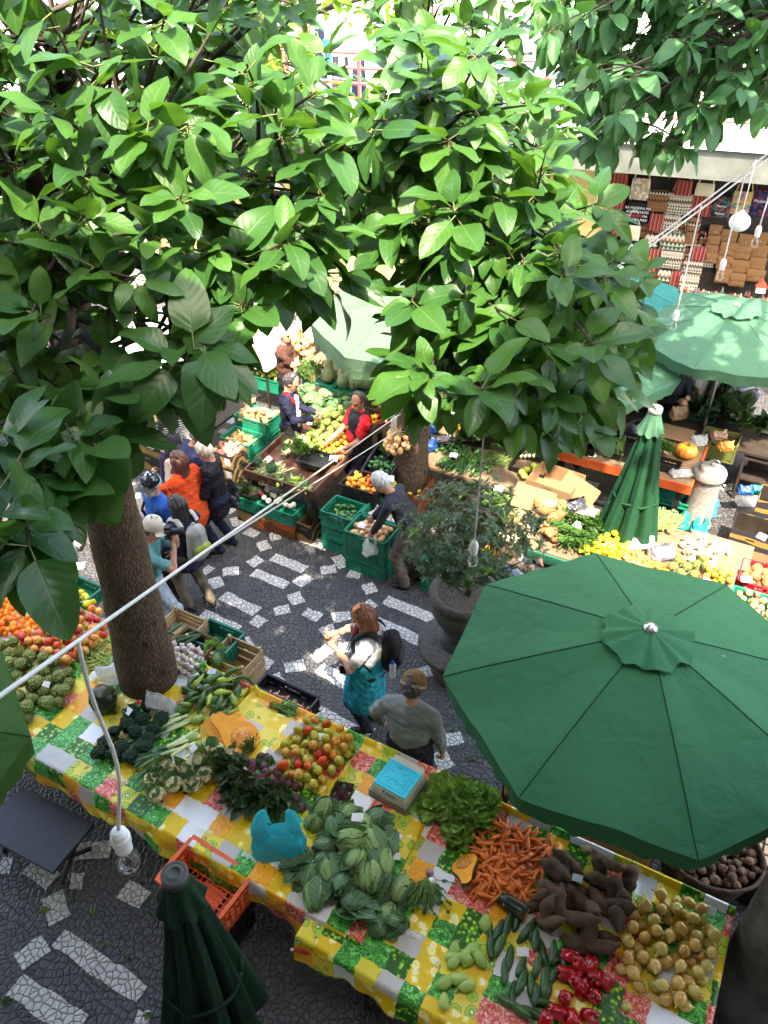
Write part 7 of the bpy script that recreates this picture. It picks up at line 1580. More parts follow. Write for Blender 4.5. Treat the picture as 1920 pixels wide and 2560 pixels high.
carrier("carrier_bag", "deep blue bag on the shelf stand's middle board", P(*kE(1380, 240), .38), 0, m_deepblue, .2, .16, .14, 71, False); carrier("carrier_bag", "turquoise bag on the shelf stand's middle board", P(*kE(1520, 240), .38), 0, m_teal2, .16, .16, .14, 72, False); carrier("carrier_bag", "crumpled clear bag on the shelf stand's low board", P(*kE(1400, 360), .06), 0, m_clear, .32, .22, .14, 73, False)
pd = thing("stone_pedestal", "white mottled stone drinking fountain with round lid right of the orange counter", "fountain", P(*kC(1190, 880), .98)); pd.location.z = 0
m_foun = mat("mottled_white_stone", (.22, .21, .185), .8, (.14, .13, .11), 22, .3, 60)
mb = MB(); mb.lathe([(.21, 0), (.21, .08), (.185, .12), (.18, .75), (.185, .8)], 32); mb.build("column", m_foun, pd, smooth=True); mb = MB(); mb.lathe([(.185, .804), (.215, .82), (.22, .84), (.22, .9), (.205, .93), (.14, .935), (.14, .96), (.12, .97), (0, .972)], 32); mb.build("basin", m_foun, pd, smooth=True)
mb = MB(); mb.tube([(0, .02, .985), (0, .02, 1.06), (.05, -.02, 1.08), (.08, -.05, 1.05)], .011, 7); mb.tube([(-.03, .02, 1.05), (.03, .02, 1.05)], .008, 6); mb.build("tap", m_metal, pd, smooth=True)
gcr = AB(P(*kC(1230, 780), .5)); put_crate(P(*kC(1230, 780), .55), -GA, "olive brown crate behind the stone fountain", None, 'b', .5, .4, .3, mat("olive_plastic", (.1, .11, .03), .5))
carrier("carrier_bag", "clear bag of yellow corn kernels on the olive crate", P(*kC(1300, 740), .86), .1, film("corn_bag_film", (.6, .3, .05), .85), .22, .16, .14, 74, False); carrier("carrier_bag", "clear bag of brown nuts on the olive crate", P(*kC(1240, 650), .86), .1, film("nut_bag_film", (.3, .18, .1), .8), .24, .18, .14, 75, False)
put_crate(P(*kC(850, 1150), .28), -GA, "flat green crate, upper of two right of the closed umbrella", None, 'g', .6, .4, .1); put_crate(P(*kC(840, 1240), .12), -GA, "flat green crate, lower of two right of the closed umbrella", None, 'g', .6, .4, .1)
carrier("carrier_bag", "turquoise carrier bag with an open mouth nearest the closed umbrella", P(*kC(890, 1400), .05), .3, m_teal2, .36, .22, .28, 81); carrier("carrier_bag", "turquoise carrier bag standing behind the nearest one", P(*kC(1010, 1280), .05), .1, m_teal2, .3, .22, .36, 82); carrier("carrier_bag", "turquoise carrier bag squeezed against the potato box", P(*kC(1080, 1420), .05), -.2, m_teal2, .22, .2, .26, 83); carrier("carrier_bag", "sky blue carrier bag with upright handles beside the potato box", P(*kC(1150, 1290), .1), .1, m_blueb, .26, .2, .3, 84)
table("produce_table", "board table with lemons, carrots and white onions behind the big umbrella", -1.98, .24, 7.17, 8.35, .83, m_board, .03)
mb = MB(); mb.box((-.0, 0, 0), (2.2, .03, .12)); tag(mb.build("table_fascia", mat("green_painted_board", (.02, .13, .08), .5), loc=G(-.87, 7.14, .765), rot=(0, 0, -GA)), "green painted board along the front of the lemon table", "board")
def rp(pts, q=kD, z=.85): return [P(*q(x, y), z) for x, y in pts]
heap('taro', rp([(590, 590), (700, 620), (860, 680), (880, 760), (760, 800), (800, 960), (720, 960), (690, 830), (620, 720)]), .84, 22, .052, "fibrous brown taro root left of the watercress", "taro root", "taro roots on the board table", 'flat', 91, .1)
carton(P(*kD(760, 500), .8)+E2*.05, -GA-.1, "open brown cardboard box with flaps behind the taro roots", .6, .5, .22, m_card, lab=False)
for (p_, rz, lb) in ((kD(580, 560), .2, "raised cardboard flap left of the taro roots"), (kD(1000, 480), -.3, "raised cardboard flap behind the black bag")):
    mb = MB(); mb.box((0, 0, 0), (.5, .3, .006)); tag(mb.build("cardboard_flap", m_cardin, loc=P(*p_, .98), rot=(rad(50), rad(10), -GA+rz)), lb, "cardboard")
carrier("carrier_bag", "clear plastic bag lying on the taro roots", P(*kD(730, 640), .92), .3, m_clear, .26, .2, .1, 92, False); carrier("carrier_bag", "shiny black plastic bag behind the watercress", P(*kD(960, 640), .85), .4, m_blkb, .3, .24, .14, 93, False)
mb = MB(); mb.box((0, 0, 0), (.26, .2, .003)); tag(mb.build("paper_sheet", m_paper, loc=P(*kD(1090, 670), .85), rot=(0, 0, -GA)), "white paper sheet with a blue cord beside the bananas", "paper")
for i, (x, y, k_) in enumerate(((960, 760, 'parsley'), (1050, 800, 'parsley'), (900, 850, 'watercress'), (1000, 880, 'watercress'), (1100, 900, 'watercress'), (930, 950, 'watercress'), (1020, 960, 'watercress'), (1120, 820, 'parsley'))): put('watercress_bunch', K[k_][i % len(K[k_])], P(*kD(x, y), .87), (.25, 0, PI-.5+R.gauss(0, .5)), 1.25, None, "leafy green watercress bunch between taro roots and lemons", "watercress", "watercress bunches on the board table")
for (x, y, rz, lb) in ((1270, 720, .3, "upper banana bunch left of the closed umbrella foot"), (1260, 790, .6, "yellow banana bunch beneath the upper bunch"), (1280, 890, 1.3, "green striped banana bunch just above the lemons"), (1390, 870, -.6, "small green banana bunch right of the others"), (1460, 850, -1.0, "small yellow banana bunch nearest the pale greens")): hand_of_bananas(P(*kD(x, y), .86), rz, lb, 8 if x < 1300 else 5, 1.15)
heap('lemon', rp([(1010, 1070), (1180, 980), (1260, 930), (1400, 960), (1480, 1010), (1410, 1120), (1360, 1150), (1130, 1130)]), .84, 58, .038, "yellow lemon heaped in front of the bananas", "lemon", "lemons on the board table", 'any', 94, .12)
heap('small_carrot', rp([(1440, 1040), (1600, 1080), (1680, 1180), (1650, 1240), (1440, 1180)])+[], .84, 70, .018, "pale carrot in the heap behind the big umbrella", "carrot", "pale carrots behind the big umbrella", 'flat', 95, .12)
heap('carrot', rp([(-10, 900), (230, 960), (480, 1080), (510, 1180), (200, 1110), (0, 1070)], kE), .84, 60, .02, "carrot in the heap left of the cherimoyas on the board table", "carrot", "carrots on the board table", 'flat', 96, .12)
for i, (x, y) in enumerate(((130, 640), (230, 620), (330, 640), (430, 680), (520, 710), (300, 700))): put('herb_bunch', K['pale_herb'][0], P(*kE(x, y), .86), (.3, 0, -.8+R.gauss(0, .3)), 1.2, None, "pale green herb bunch at the foot of the closed umbrella", "herbs", "pale herb bunches on the board table")
carrier("carrier_bag", "dazzling white plastic bag lying above the carrots", P(*kE(150, 830), .85), .1, m_sock, .4, .24, .12, 97, False); carrier("carrier_bag", "clear bag of dark punnets beside the white bag", P(*kE(420, 960), .85), .3, film("punnet_film", (.3, .32, .36), .75), .3, .24, .16, 98, False)
heap('white_onion', rp([(620, 800), (800, 790), (1150, 840), (1230, 980), (1100, 1000), (940, 1060), (640, 1050), (700, 930)], kE), .84, 46, .042, "pale white onion on the cardboard of the board table", "white onion", "white onions on the board table", 'any', 99, .07)
flat_card(1100, 900, .7, .5, "sunlit cardboard under the white onions", kE, .834)
heap('cherimoya', rp([(520, 1090), (660, 1050), (900, 1060), (930, 1150), (780, 1230), (560, 1190)], kE), .84, 15, .056, "scaly cherimoya on the board table above the big umbrella", "cherimoya", "cherimoyas on the board table", seed=100, cap=.06)
heap('tomato', rp([(810, 1210), (1000, 1150), (1130, 1170), (1240, 1240), (1230, 1310), (1150, 1320), (880, 1260)], kE), .84, 30, .038, "tomato, green to red, just above the big umbrella's top edge", "tomato", "tomatoes on the board table", seed=101, cap=.08)
for (q, x, y, z, lb) in ((kD, 1000, 800, .98, "white price tag on the watercress"), (kD, 1300, 990, .96, "white paper on the lemons"), (kE, 950, 1260, .95, "white paper tag among the tomatoes by the big umbrella"), (kE, 1000, 1060, .87, "white paper scraps by the white onions"), (kE, 1590, 745, .75, "heart shaped paper tag on the second potato box"), (kE, 1410, 1240, .9, "white paper tag in the red crate"), (kB, 445, 790, .86, "white paper tag on the green beans"), (kB, 820, 1065, .92, "white paper tag on the big bean heap"), (k5, 710, 1000, .9, "white paper tag in the empty black tray"), (k5, 290, 1005, .92, "white paper tag on the pale stalks"), (k5, 280, 1200, .5, "white paper tag above the radishes"), (kA, 490, 370, .95, "white paper tag over the melon"), (kA, 270, 740, .66, "white paper tag on the orange onions"), (kD, 250, 455, .95, "white paper tag leaning on the bean heap")): price(*q(x, y), z, lb, R.uniform(-.5, .5), 1.5, R.uniform(.2, .6))
carton(G(-.08, 8.64, .12), -GA, "brown box of pink potatoes with a sticker right of the blue bag", .42, .46, .4, m_bana2); carton(G(.4, 8.6, .1), -GA, "dark printed box of pink potatoes at the frame edge", .46, .46, .4, m_bana, lab=False)
heap('pink_potato', GP([(-.25, 8.45), (.09, 8.45), (.09, 8.8), (-.25, 8.8)]), .3, 30, .034, "pink potato in the brown box", "potato", "pink potatoes in the brown box", 'any', 102, .1); heap('pink_potato', GP([(.2, 8.42), (.6, 8.42), (.6, 8.78), (.2, 8.78)]), .3, 36, .034, "pink potato in the dark printed box", "potato", "pink potatoes in the dark box", 'any', 103, .1)
gcrate(.26, .82, 7.72, .6, .24, "red crate of brown sweet potatoes at the right frame edge", 'r', dep=.44); gcrate(.24, .82, 7.22, .58, .24, "green crate of golden potatoes at the right frame edge", dep=.42)
gcrate(.26, .82, 7.72, .3, .24, "green crate beneath the red crate", dep=.44); gcrate(.24, .82, 7.22, .3, .24, "green crate beneath the golden potatoes", dep=.42); gcrate(.24, .82, 7.22, .03, .24, "lowest green crate under the golden potatoes", dep=.42)
heap('taro', GP([(.32, 7.8), (.76, 7.8), (.76, 8.1), (.32, 8.1)]), .68, 26, .045, "brown sweet potato in the red crate", "sweet potato", "sweet potatoes in the red crate", 'flat', 104, .12); heap('potato', GP([(.3, 7.28), (.76, 7.28), (.76, 7.6), (.3, 7.6)]), .7, 34, .04, "golden potato in the green crate at the frame edge", "potato", "golden potatoes in the green crate", 'any', 105, .1)
gcrate(.85, 1.4, 8.9, .0, .24, "green crate at the right edge behind the potato boxes"); gcrate(.85, 1.4, 8.9, .25, .24, "upper green crate at the right edge behind the potato boxes")
wb = thing("wicker_basket", "dark round wicker basket under the lemon table's left end", "basket", P(*kD(700, 1180), .0)+E2*.15)
mb = MB(); mb.grid(lambda u, v: Vector((math.cos(u*2*PI)*(.2+.05*v), math.sin(u*2*PI)*(.2+.05*v), .45*v)), 60, 16, 0, True); mb.build("side", m_wick, wb, smooth=True); mb = MB(); mb.tube([(math.cos(i*PI/15)*.25, math.sin(i*PI/15)*.25, .45) for i in range(31)], .014, 6); mb.build("rim", m_wick, wb)
gcrate(*(lambda p: (p[0]-.25, p[0]+.2, p[1]-.2))(AB(P(*kD(210, 1130), .4))), .3, .22, "black crate of oranges glimpsed under the shrub", 'b'); oa = AB(P(*kD(200, 1110), .5)); heap('orange', [G(oa[0]+x, oa[1]+y) for x, y in ((-.2, -.14), (.18, -.14), (.18, .14), (-.2, .14))], .45, 20, .04, "bright orange in the black crate under the shrub", "orange", "oranges in the crate under the shrub", 'any', 106, .1)
gcrate(*(lambda p: (p[0]-.2, p[0]+.2, p[1]-.2))(AB(P(955, 1225, .3))), .0, .5, "tall green crate behind the urn planter")
pn = thing("wooden_lattice_panel", "pale tiled panel seen between the big umbrella and the stone column", "panel", G(1.0, 4.75, .0), -GA)
mb = MB(); mb.box((0, 0, .3), (1.1, .5, .6)); mb.build("panel_body", m_dark, pn)
for i in range(6):
    for j in range(5): mb = MB(); mb.box((-.45+i*.18, -.2+j*.1, .606), (.16, .082, .012)); mb.build("tile", mat("pale_wooden_tile", (.6, .42, .24), .6) if "pale_wooden_tile" not in bpy.data.materials else bpy.data.materials["pale_wooden_tile"], pn)
for (a, b, z, lb) in ((.3, 9.5, 0, "added dark printed box standing in for shade right of the stone fountain"), (.85, 9.45, 0, "added dark printed box nearest the frame edge behind the potato boxes"), (.5, 10.0, 0, "added tall dark printed box under the stand scale"), (1.15, 10.0, 0, "added dark printed box at the frame edge beside the stand scale")): carton(G(a, b, z), -GA, lb, .5, .42, .42+.2*(b > 9.8), m_bana, lab=False, m_in=m_dark)  # dark boxes added over bright bare paving to read as shaded clutter
for (a, b, lb) in ((-1.2, 8.75, "black crate on the paving under the closed umbrella"), (-1.8, 8.8, "black crate in the dark behind the taro box"), (-2.2, 9.2, "black crate under the counter's left end")): gcrate(a-.3, a+.3, b, 0, .3, lb, 'b')
for i, (a, b) in enumerate(((-3.6, 9.15), (-3.75, 9.5), (-3.45, 9.75), (-2.6, 9.75), (-2.55, 9.2), (-3.05, 9.1), (-3.75, 9.8), (-2.9, 9.75))): put('herb_bunch', K['beet_greens' if i % 3 == 0 else 'parsley'][i % 2], G(a, b, .82), (.4, 0, PI+i*1.3), 1.5, None, "dark herb bunch standing behind the green beans", "herbs", "herb bunches behind the beans")
heap('cucumber', GP([(-3.85, 8.55), (-2.9, 8.6), (-2.9, 8.85), (-3.85, 8.85)]), .785, 34, .024, "dark cucumber in the second row on the board table", "cucumber", "cucumbers in the second row", 'flat', 161, .1, yaw=(rad(65), .2))
def cloth_m(name, c, rough=.85, c2=None, sc=5, bump=.35, bs=40): return mat(name, c, rough, c2 or [x*.72 for x in c], sc, bump, bs, spec=.2)
m_skin = mat("light_skin", (.5, .27, .18), .5, (.42, .2, .13), 9, .05, 60); m_skin2 = mat("tanned_skin", (.36, .18, .11), .5, (.29, .13, .08), 9)
m_eye = mat("dark_eye", (.02, .015, .012), .2); m_lip = mat("lips", (.36, .1, .09), .45)
def hairm(name, c, c2):
    t = NT(name); v = t.vm('MULTIPLY', t.tc(), (60, 60, 5)); n = t.noise(1.0, 3, v)
    return t.bsdf(t.mix(n, c, c2), .38, .5, t.bump(n, .7, .01))
m_hred = hairm("auburn_hair", (.06, .018, .008), (.26, .09, .035)); m_hgrey = hairm("grey_hair", (.3, .29, .28), (.6, .59, .57)); m_hblk = hairm("black_hair", (.006, .005, .005), (.03, .027, .028)); m_hbrn = hairm("brown_hair", (.1, .05, .022), (.3, .17, .08)); m_hdk = hairm("dark_hair", (.012, .01, .01), (.07, .06, .06)); m_hblo = hairm("blond_hair", (.3, .17, .06), (.5, .32, .14)); m_hsil = hairm("silver_blond_hair", (.35, .3, .22), (.6, .55, .45))
def V3(x, y, z): return Vector((x, y, z))
def ik(a, b, l1, l2, hint):
    d = b-a; L = min(d.length, (l1+l2)*.999); d = d.normalized(); q = (l1*l1-l2*l2+L*L)/(2*L); hh = math.sqrt(max(0, l1*l1-q*q))
    n = hint-d*hint.dot(d); n = n.normalized() if n.length > 1e-5 else V3(0, -1, 0)
    return a+d*q+n*hh, a+d*L
def hand(s, wrist, dirv, palm, side, curl=.6, m=0, sc=1.0, h=.01):
    """palm plus four fingers and a thumb; palm = direction the palm faces"""
    d = dirv.normalized(); n = (palm-d*palm.dot(d)).normalized(); x = d.cross(n)*side; mr = max(.0085*sc, h*.85)
    kn = wrist+d*.085*sc
    s.cap(wrist, kn, .024*sc, .03*sc, m, .012, [(n, .62)]); s.cap(kn-x*.02*sc, kn+x*.02*sc, .018*sc, .018*sc, m, .012, [(n, .7)])
    for i, ln in enumerate((.072, .08, .074, .058)):
        o = kn+x*((i-1.5)*-.018*sc); a = curl*(.7+.12*i)
        d1 = (d*math.cos(a)+n*math.sin(a)); d2 = (d*math.cos(a*2.1)+n*math.sin(a*2.1)); p1 = o+d1*ln*.55*sc; p2 = p1+d2*ln*.5*sc
        s.cap(o, p1, mr, mr*.95, m, .004); s.cap(p1, p2, mr*.95, mr*.8, m, .003)
    th = wrist+d*.03*sc+x*.022*sc; t1 = th+(x*.7+d*.6+n*.35).normalized()*.04*sc; t2 = t1+(d*.8+n*.5+x*.1).normalized()*.03*sc
    s.cap(th, t1, mr*1.25, mr*1.1, m, .008); s.cap(t1, t2, mr*1.1, mr*.85, m, .004)
def person(label, loc, face, top, bottom, skin=None, shoe=None, hgt=1.68, lean=0.0, turn=0.0, nod=0.0, hl=None, hr=None, cl=.7, cr=.7, el=None, er=None, feet=((-.1, .02), (.1, -.02)), sleeve='long', build=1.0, belly=0.0, hair=None, hstyle='short', h=.0105, hem=0.0, loose=1.0, knee=.3, sit=False, pl=None, pr=None, extra=None, bust=0.0, twist=0.0, fold=.009, seed=1, hipz=None, sh_w=1.0):
    s_ = hgt/1.7; skin = skin or m_skin; shoe = shoe or m_black
    t = thing("person", label, "person", (loc[0], loc[1], loc[2] if len(loc) > 2 else 0), face-PI/2)
    S = SDF(); L = rad(lean); up = V3(0, math.sin(L), math.cos(L)); fw = V3(0, math.cos(L), -math.sin(L)); rt = V3(1, 0, 0)
    pel = V3(0, -.1*math.sin(L), hipz if hipz else .93*s_)
    tw = rad(twist); rs = V3(math.cos(tw), math.sin(tw), 0)
    bw = build; shc = pel+up*.46*s_; nk = pel+up*.505*s_
    S.cap(pel+V3(-.055, 0, 0), pel+V3(.055, 0, 0), .118*bw, None, 2, .04, [(fw, .88)])
    S.cap(pel+V3(-.04, -.05, -.04), pel+V3(.04, -.05, -.04), .085*bw, None, 2, .04)
    S.cap(pel+up*.1, pel+up*.2*s_, .122*bw, .13*bw, 1, .05, [(fw, .82), (rt, 1.12)])
    S.cap(pel+up*.2*s_, shc-up*.08, .135*bw, .132*bw, 1, .05, [(fw, .8), (rs, 1.18)])
    S.cap(shc-rs*.125*sh_w*s_-up*.035, shc+rs*.125*sh_w*s_-up*.035, .068*bw, None, 1, .05)
    if belly: S.ball(pel+up*.13*s_+fw*.06, .12*bw*belly, 1, .05)
    if bust:
        for q in (-1, 1): S.ball(shc-up*.15+fw*.085+rs*q*.07, .065*bust, 1, .04)
    if hem:
        S.cap(pel+up*.14, pel-V3(0, 0, hem), .13*bw, .158*bw*loose, 1, .03, [(V3(0, 1, 0), .82), (rt, 1.12)])
    S.cap(nk-up*.05, nk+up*.07, .054, .05, 0, .02)
    N = rad(nod)+L*.35; T = rad(turn); hd_f = V3(-math.sin(T)*math.cos(N), math.cos(T)*math.cos(N), -math.sin(N)); hd_u = V3(-math.sin(T)*math.sin(N), math.cos(T)*math.sin(N), math.cos(N)); hd_r = hd_f.cross(hd_u)
    hc = nk+up*.06*s_+hd_u*.105*s_+hd_f*.018
    def H(r, f, u): return hc+hd_r*r*s_+hd_f*f*s_+hd_u*u*s_
    S.ball(H(0, -.012, .03), .092*s_, 0, .02, [(hd_u, 1.12), (hd_r, .88)]); S.ball(H(0, .025, -.045), .068*s_, 0, .04, [(hd_r, .9), (hd_u, 1.15)])
    S.ball(H(0, .055, -.085), .03*s_, 0, .03); S.cap(H(0, .088, .015), H(0, .108, -.022), .009, .014, 0, .01)
    for q in (-1, 1):
        S.ball(H(q*.034, .08, .012), .012, 4, .004); S.ball(H(q*.086, -.008, -.005), .024, 0, .008, [(hd_r, .4)]); S.cap(H(q*.018, .088, .034), H(q*.052, .076, .036), .007, .006, 0, .006)
    S.cap(H(-.02, .088, -.055), H(.02, .088, -.055), .008, .008, 5, .004)
    for q, tgt, cu, eh, pm in ((-1, hl, cl, el, pl), (1, hr, cr, er, pr)):
        sh = shc+rs*q*.185*sh_w*s_-up*.03
        if tgt is None: tgt = sh+V3(q*.06, .04, -.53*s_)
        tgt = Vector(tgt); e, w = ik(sh, tgt, .29*s_, .26*s_, Vector(eh) if eh else V3(q*.5, -1, -.3))
        if sleeve == 'none': ms = (0, 0)
        elif sleeve == 'short': ms = (1, 0)
        else: ms = (1, 1)
        if ms[0] == 1 and ms[1] == 0:
            mid = sh.lerp(e, .62); S.cap(sh, mid, .062*bw, .06*bw, 1, .02); S.cap(sh.lerp(e, .4), e, .046, .04, 0, .006)
        else: S.cap(sh, e, .06*bw if ms[0] else .048, .05*bw if ms[0] else .04, ms[0], .02)
        if ms[1]: S.cap(e, e.lerp(w, .93), .05*bw, .042, 1, .012); S.cap(e.lerp(w, .85), w, .03, .027, 0, .004)
        else: S.cap(e, w, .041, .027, 0, .01)
        pmv = Vector(pm) if pm else V3(-q, .2, -.2)
        hand(S, w, (w-e), pmv, q, cu, 0, s_, h)
        t['hand_%s' % ('l' if q < 0 else 'r')] = list(w+(w-e).normalized()*.08)
    for q, ft in ((-1, feet[0]), (1, feet[1])):
        hp = pel+V3(q*.085*bw, 0, -.02); an = V3(ft[0], ft[1], (ft[2] if len(ft) > 2 else 0)+.085)
        k, an2 = ik(hp, an, .445*s_, .44*s_, V3(q*.12, 1, 0) if not sit else V3(q*.1, 1, .6))
        S.cap(hp, k, .092*bw*loose, .066*loose, 2, .025); S.cap(k, an2+V3(0, 0, .02), .064*loose, .054*loose, 2, .02)
        yaw = ft[3] if len(ft) > 3 else q*.15; fd = V3(math.sin(yaw), math.cos(yaw), 0)
        S.cap(an2+V3(0, 0, -.04)-fd*.045, an2+V3(0, 0, -.05)+fd*.13, .042, .036, 3, .02, [(V3(0, 0, 1), .85)]); S.cap(an2, an2-V3(0, 0, .035), .04, .04, 3, .02)
    if extra: extra(S, dict(pel=pel, shc=shc, nk=nk, up=up, fw=fw, rs=rs, hc=hc, H=H))
    def disp(p):
        far = np.linalg.norm(p-np.array(hc, np.float32), axis=1); k = np.clip((far-.13)/.1, 0, 1)
        return (waves(p, fold, 34, seed)+waves(p, fold*.5, 90, seed+1))*k
    me = S.mesh("body", [skin, top, bottom, shoe, m_eye, m_lip], h, disp)
    put("body", me, parent=t)
    if hair and hstyle != 'none':
        Q = SDF(); r = .1*s_
        Q.ball(H(0, -.018, .045), r*1.0, 0, .02, [(hd_u, 1.1), (hd_r, .9)]); Q.ball(H(0, -.05, .0), r*.82, 0, .03)
        if hstyle in ('bob', 'long'):
            n = -.16 if hstyle == 'bob' else -.26
            dn = (hd_u*.4+V3(0, 0, .6)).normalized()
            for q in (-1, 1):
                Q.cap(H(q*.06, -.01, .03), H(q*.068, .005, 0)+dn*n*.75, .05, .042, 0, .03); Q.cap(H(q*.05, -.05, 0), H(q*.055, -.06, 0)+dn*n, .055, .045, 0, .03)
            Q.cap(H(0, -.06, .02), H(0, -.075, 0)+dn*n*1.05, .07, .05, 0, .03)
            fb = H(0, .1, -.03); fr = .085
        elif hstyle == 'bald': fb = H(0, .075, .07); fr = .098
        else: fb = H(0, .095, -.035); fr = .092
        fbn = np.array(fb, np.float32); lowp = np.array(H(0, -.09, -.062), np.float32); hun = np.array(hd_u, np.float32)
        def cut(p):
            c = fr-np.linalg.norm(p-fbn, axis=1)
            if hstyle in ('short', 'bald'): c = np.maximum(c, -(p-lowp) @ hun)
            return c
        put("hair", Q.mesh("hair", hair, .0065 if h < .01 else .0085, lambda p: waves(p*np.array([1, 1, .2], np.float32), .008, 120, seed), cut), parent=t)
    t['_'] = 0; del t['_']
    def world(p): return t.matrix_basis @ Vector(p)
    info = dict(t=t, H=H, hc=hc, hd_f=hd_f, hd_u=hd_u, hd_r=hd_r, pel=pel, shc=shc, nk=nk, up=up, fw=fw, rs=rs, world=world, hl=Vector(t['hand_l']), hr=Vector(t['hand_r']))
    del t['hand_l']; del t['hand_r']
    return info
def hat(pn, name, m, kind, m2=None, s=1.0):
    t = pn['t']; M = Matrix(((pn['hd_r'].x, pn['hd_f'].x, pn['hd_u'].x, pn['hc'].x), (pn['hd_r'].y, pn['hd_f'].y, pn['hd_u'].y, pn['hc'].y), (pn['hd_r'].z, pn['hd_f'].z, pn['hd_u'].z, pn['hc'].z), (0, 0, 0, 1)))
    mb = MB()
    if kind == 'beanie':
        mb.lathe([(.101, .0), (.108, .02), (.108, .05), (.102, .085), (.085, .125), (.055, .15), (.02, .16), (0, .161)], 40, 0, M @ Matrix.Translation((0, -.018, .0)) @ Matrix.Rotation(rad(-14), 4, 'X'), lambda a, i, r, z: (r*s*(1+.012*math.cos(24*a)), z))
        for z_ in (.03, .042): mb.tube([M @ Matrix.Translation((0, -.018, 0)) @ Matrix.Rotation(rad(-14), 4, 'X') @ Vector((math.cos(k*2*PI/36)*.1105, math.sin(k*2*PI/36)*.1105, z_)) for k in range(37)], .003, 5, 1)
    else:
        mb.lathe([(.104, .03), (.106, .05), (.102, .09), (.085, .128), (.05, .15), (.012, .156), (.01, .162), (0, .163)], 32, 0, M @ Matrix.Translation((0, -.016, 0)))
        b = []; n = 14
        for i in range(n+1):
            a = (i/n-.5)*2.3
            for j in range(5):
                rr = .1+.085*j/4*(math.cos(a*.62)**.7); b.append(M @ Vector((math.sin(a)*min(rr, .1+.03*j/4+.02), math.cos(a)*rr-.016, .038-.012*j/4-.012*abs(a))))
        mb.add(b, [(i*5+j, (i+1)*5+j, (i+1)*5+j+1, i*5+j+1) for i in range(n) for j in range(4)], 1)
    mb.build(name, [m, m2 or m], t, smooth=True)
def backpack(pn, label, m, m2, w=.28, hh=.42, d=.16, strap=None, off=0.0):
    """worn on the back: body, pocket, straps; a thing of its own"""
    q = pn; t = thing("backpack", label, "backpack"); t.matrix_basis = q['t'].matrix_basis.copy()
    c = q['shc']-q['up']*(.2)-q['fw']*(.14+d*.42); S = SDF(); u, f, r = q['up'], q['fw'], q['rs']
    for sx in (-1, 1): S.cap(c+r*sx*(w*.5-.08)-u*(hh*.5-.09), c+r*sx*(w*.5-.1)+u*(hh*.5-.1), .085, .075, 0, .05, [(f, d/.17)])
    S.cap(c-u*(hh*.5-.09), c+u*(hh*.5-.09), .09, .085, 0, .05, [(f, d/.17)])
    put("pack_body", S.mesh("pack_body", m, .011, lambda p: waves(p, .006, 45, 3)), parent=t)
    S = SDF(); pc = c-f*(d*.52)-u*(hh*.14); S.cap(pc-r*w*.22, pc+r*w*.22, .06, .06, 0, .03, [(f, .55), (u, 1.25)]); put("pocket", S.mesh("pocket", m2, .011, lambda p: waves(p, .005, 45, 4)), parent=t)
    for sx in (-1, 1):
        mb = MB(); sh = q['shc']+r*sx*.105
        pts = bez(sh-f*.12+u*.0, sh-f*.02+u*.16, sh+f*.13-u*.02, 8)+bez(sh+f*.13-u*.02, sh+f*.17-u*.18+r*sx*.03, sh+r*sx*.075-f*.04-u*.33, 8)[1:]
        vs = []
        for i, p in enumerate(pts):
            dr = (pts[min(i+1, len(pts)-1)]-pts[max(0, i-1)]).normalized(); nn = (p-(q['shc']-u*.15)); nn = (nn-dr*nn.dot(dr)).normalized(); ss = dr.cross(nn)
            vs += [p+ss*.03, p+ss*.03+nn*.014, p-ss*.03+nn*.014, p-ss*.03]
        fs = [(i*4+k, i*4+(k+1) % 4, i*4+4+(k+1) % 4, i*4+4+k) for i in range(len(pts)-1) for k in range(4)]
        mb.add(vs, fs); mb.build("strap", strap or m, t, smooth=True)
    mb = MB(); mb.tube(bez(c+u*hh*.46-r*.035+f*.02, c+u*(hh*.46+.09)+f*.02, c+u*hh*.46+r*.035+f*.02, 8), .008, 6); mb.build("grab_handle", strap or m, t)
    return t, c
def gz(x, y): return P(x, y, 0)
def at_head(x, y, z): p = P(x, y, z); return V3(p.x, p.y, 0)
FB = rad(-GA*180/PI)    # direction of +a
aE1 = math.atan2(E1.y, E1.x); aE2 = math.atan2(E2.y, E2.x)
T_ = lambda n, *c: cloth_m(n, *c)
m_wt = cloth_m("pale_grey_cotton", (.55, .55, .56)); m_tq = cloth_m("turquoise_fleece", (.01, .3, .38)); m_nv = cloth_m("dark_trousers", (.02, .02, .025))
def ex1(S, q):   # turquoise jacket tied round the hips hangs like a skirt
    S.cap(q['pel']+V3(0, -.0, .12), q['pel']-V3(0, -.06, .36), .165, .25, 6, .02, [(V3(0, 1, 0), .85)])
    S.cap(q['pel']+V3(-.1, .1, .07), q['pel']+V3(-.12, .16, -.18), .04, .05, 6, .03); S.cap(q['pel']+V3(.02, .13, .06), q['pel']+V3(.0, .19, -.16), .035, .05, 6, .03)
w1 = at_head(800, 1352, 1.56); w1 = (w1+gz(800, 1550))/2
p1 = person("auburn haired woman in pale grey shirt and turquoise jacket round her hips, peeling an orange", w1, rad(172), m_wt, m_nv, hgt=1.67, turn=6, nod=24, hl=(-.05, .32, 1.14), hr=(.06, .36, 1.24), cl=1.1, cr=.9, sleeve='short', bust=1.15, build=1.06, hair=m_hred, hstyle='bob', h=.0085, extra=ex1, feet=((-.09, .04), (.1, -.05)), el=(-1, -.6, -.6), er=(1, -.6, -.6), pl=(.6, 0, .8), pr=(-.6, 0, .8), seed=3)
b1 = [o for o in p1['t'].children if o.name.startswith('body')][0]; b1.data.materials.append(m_tq)
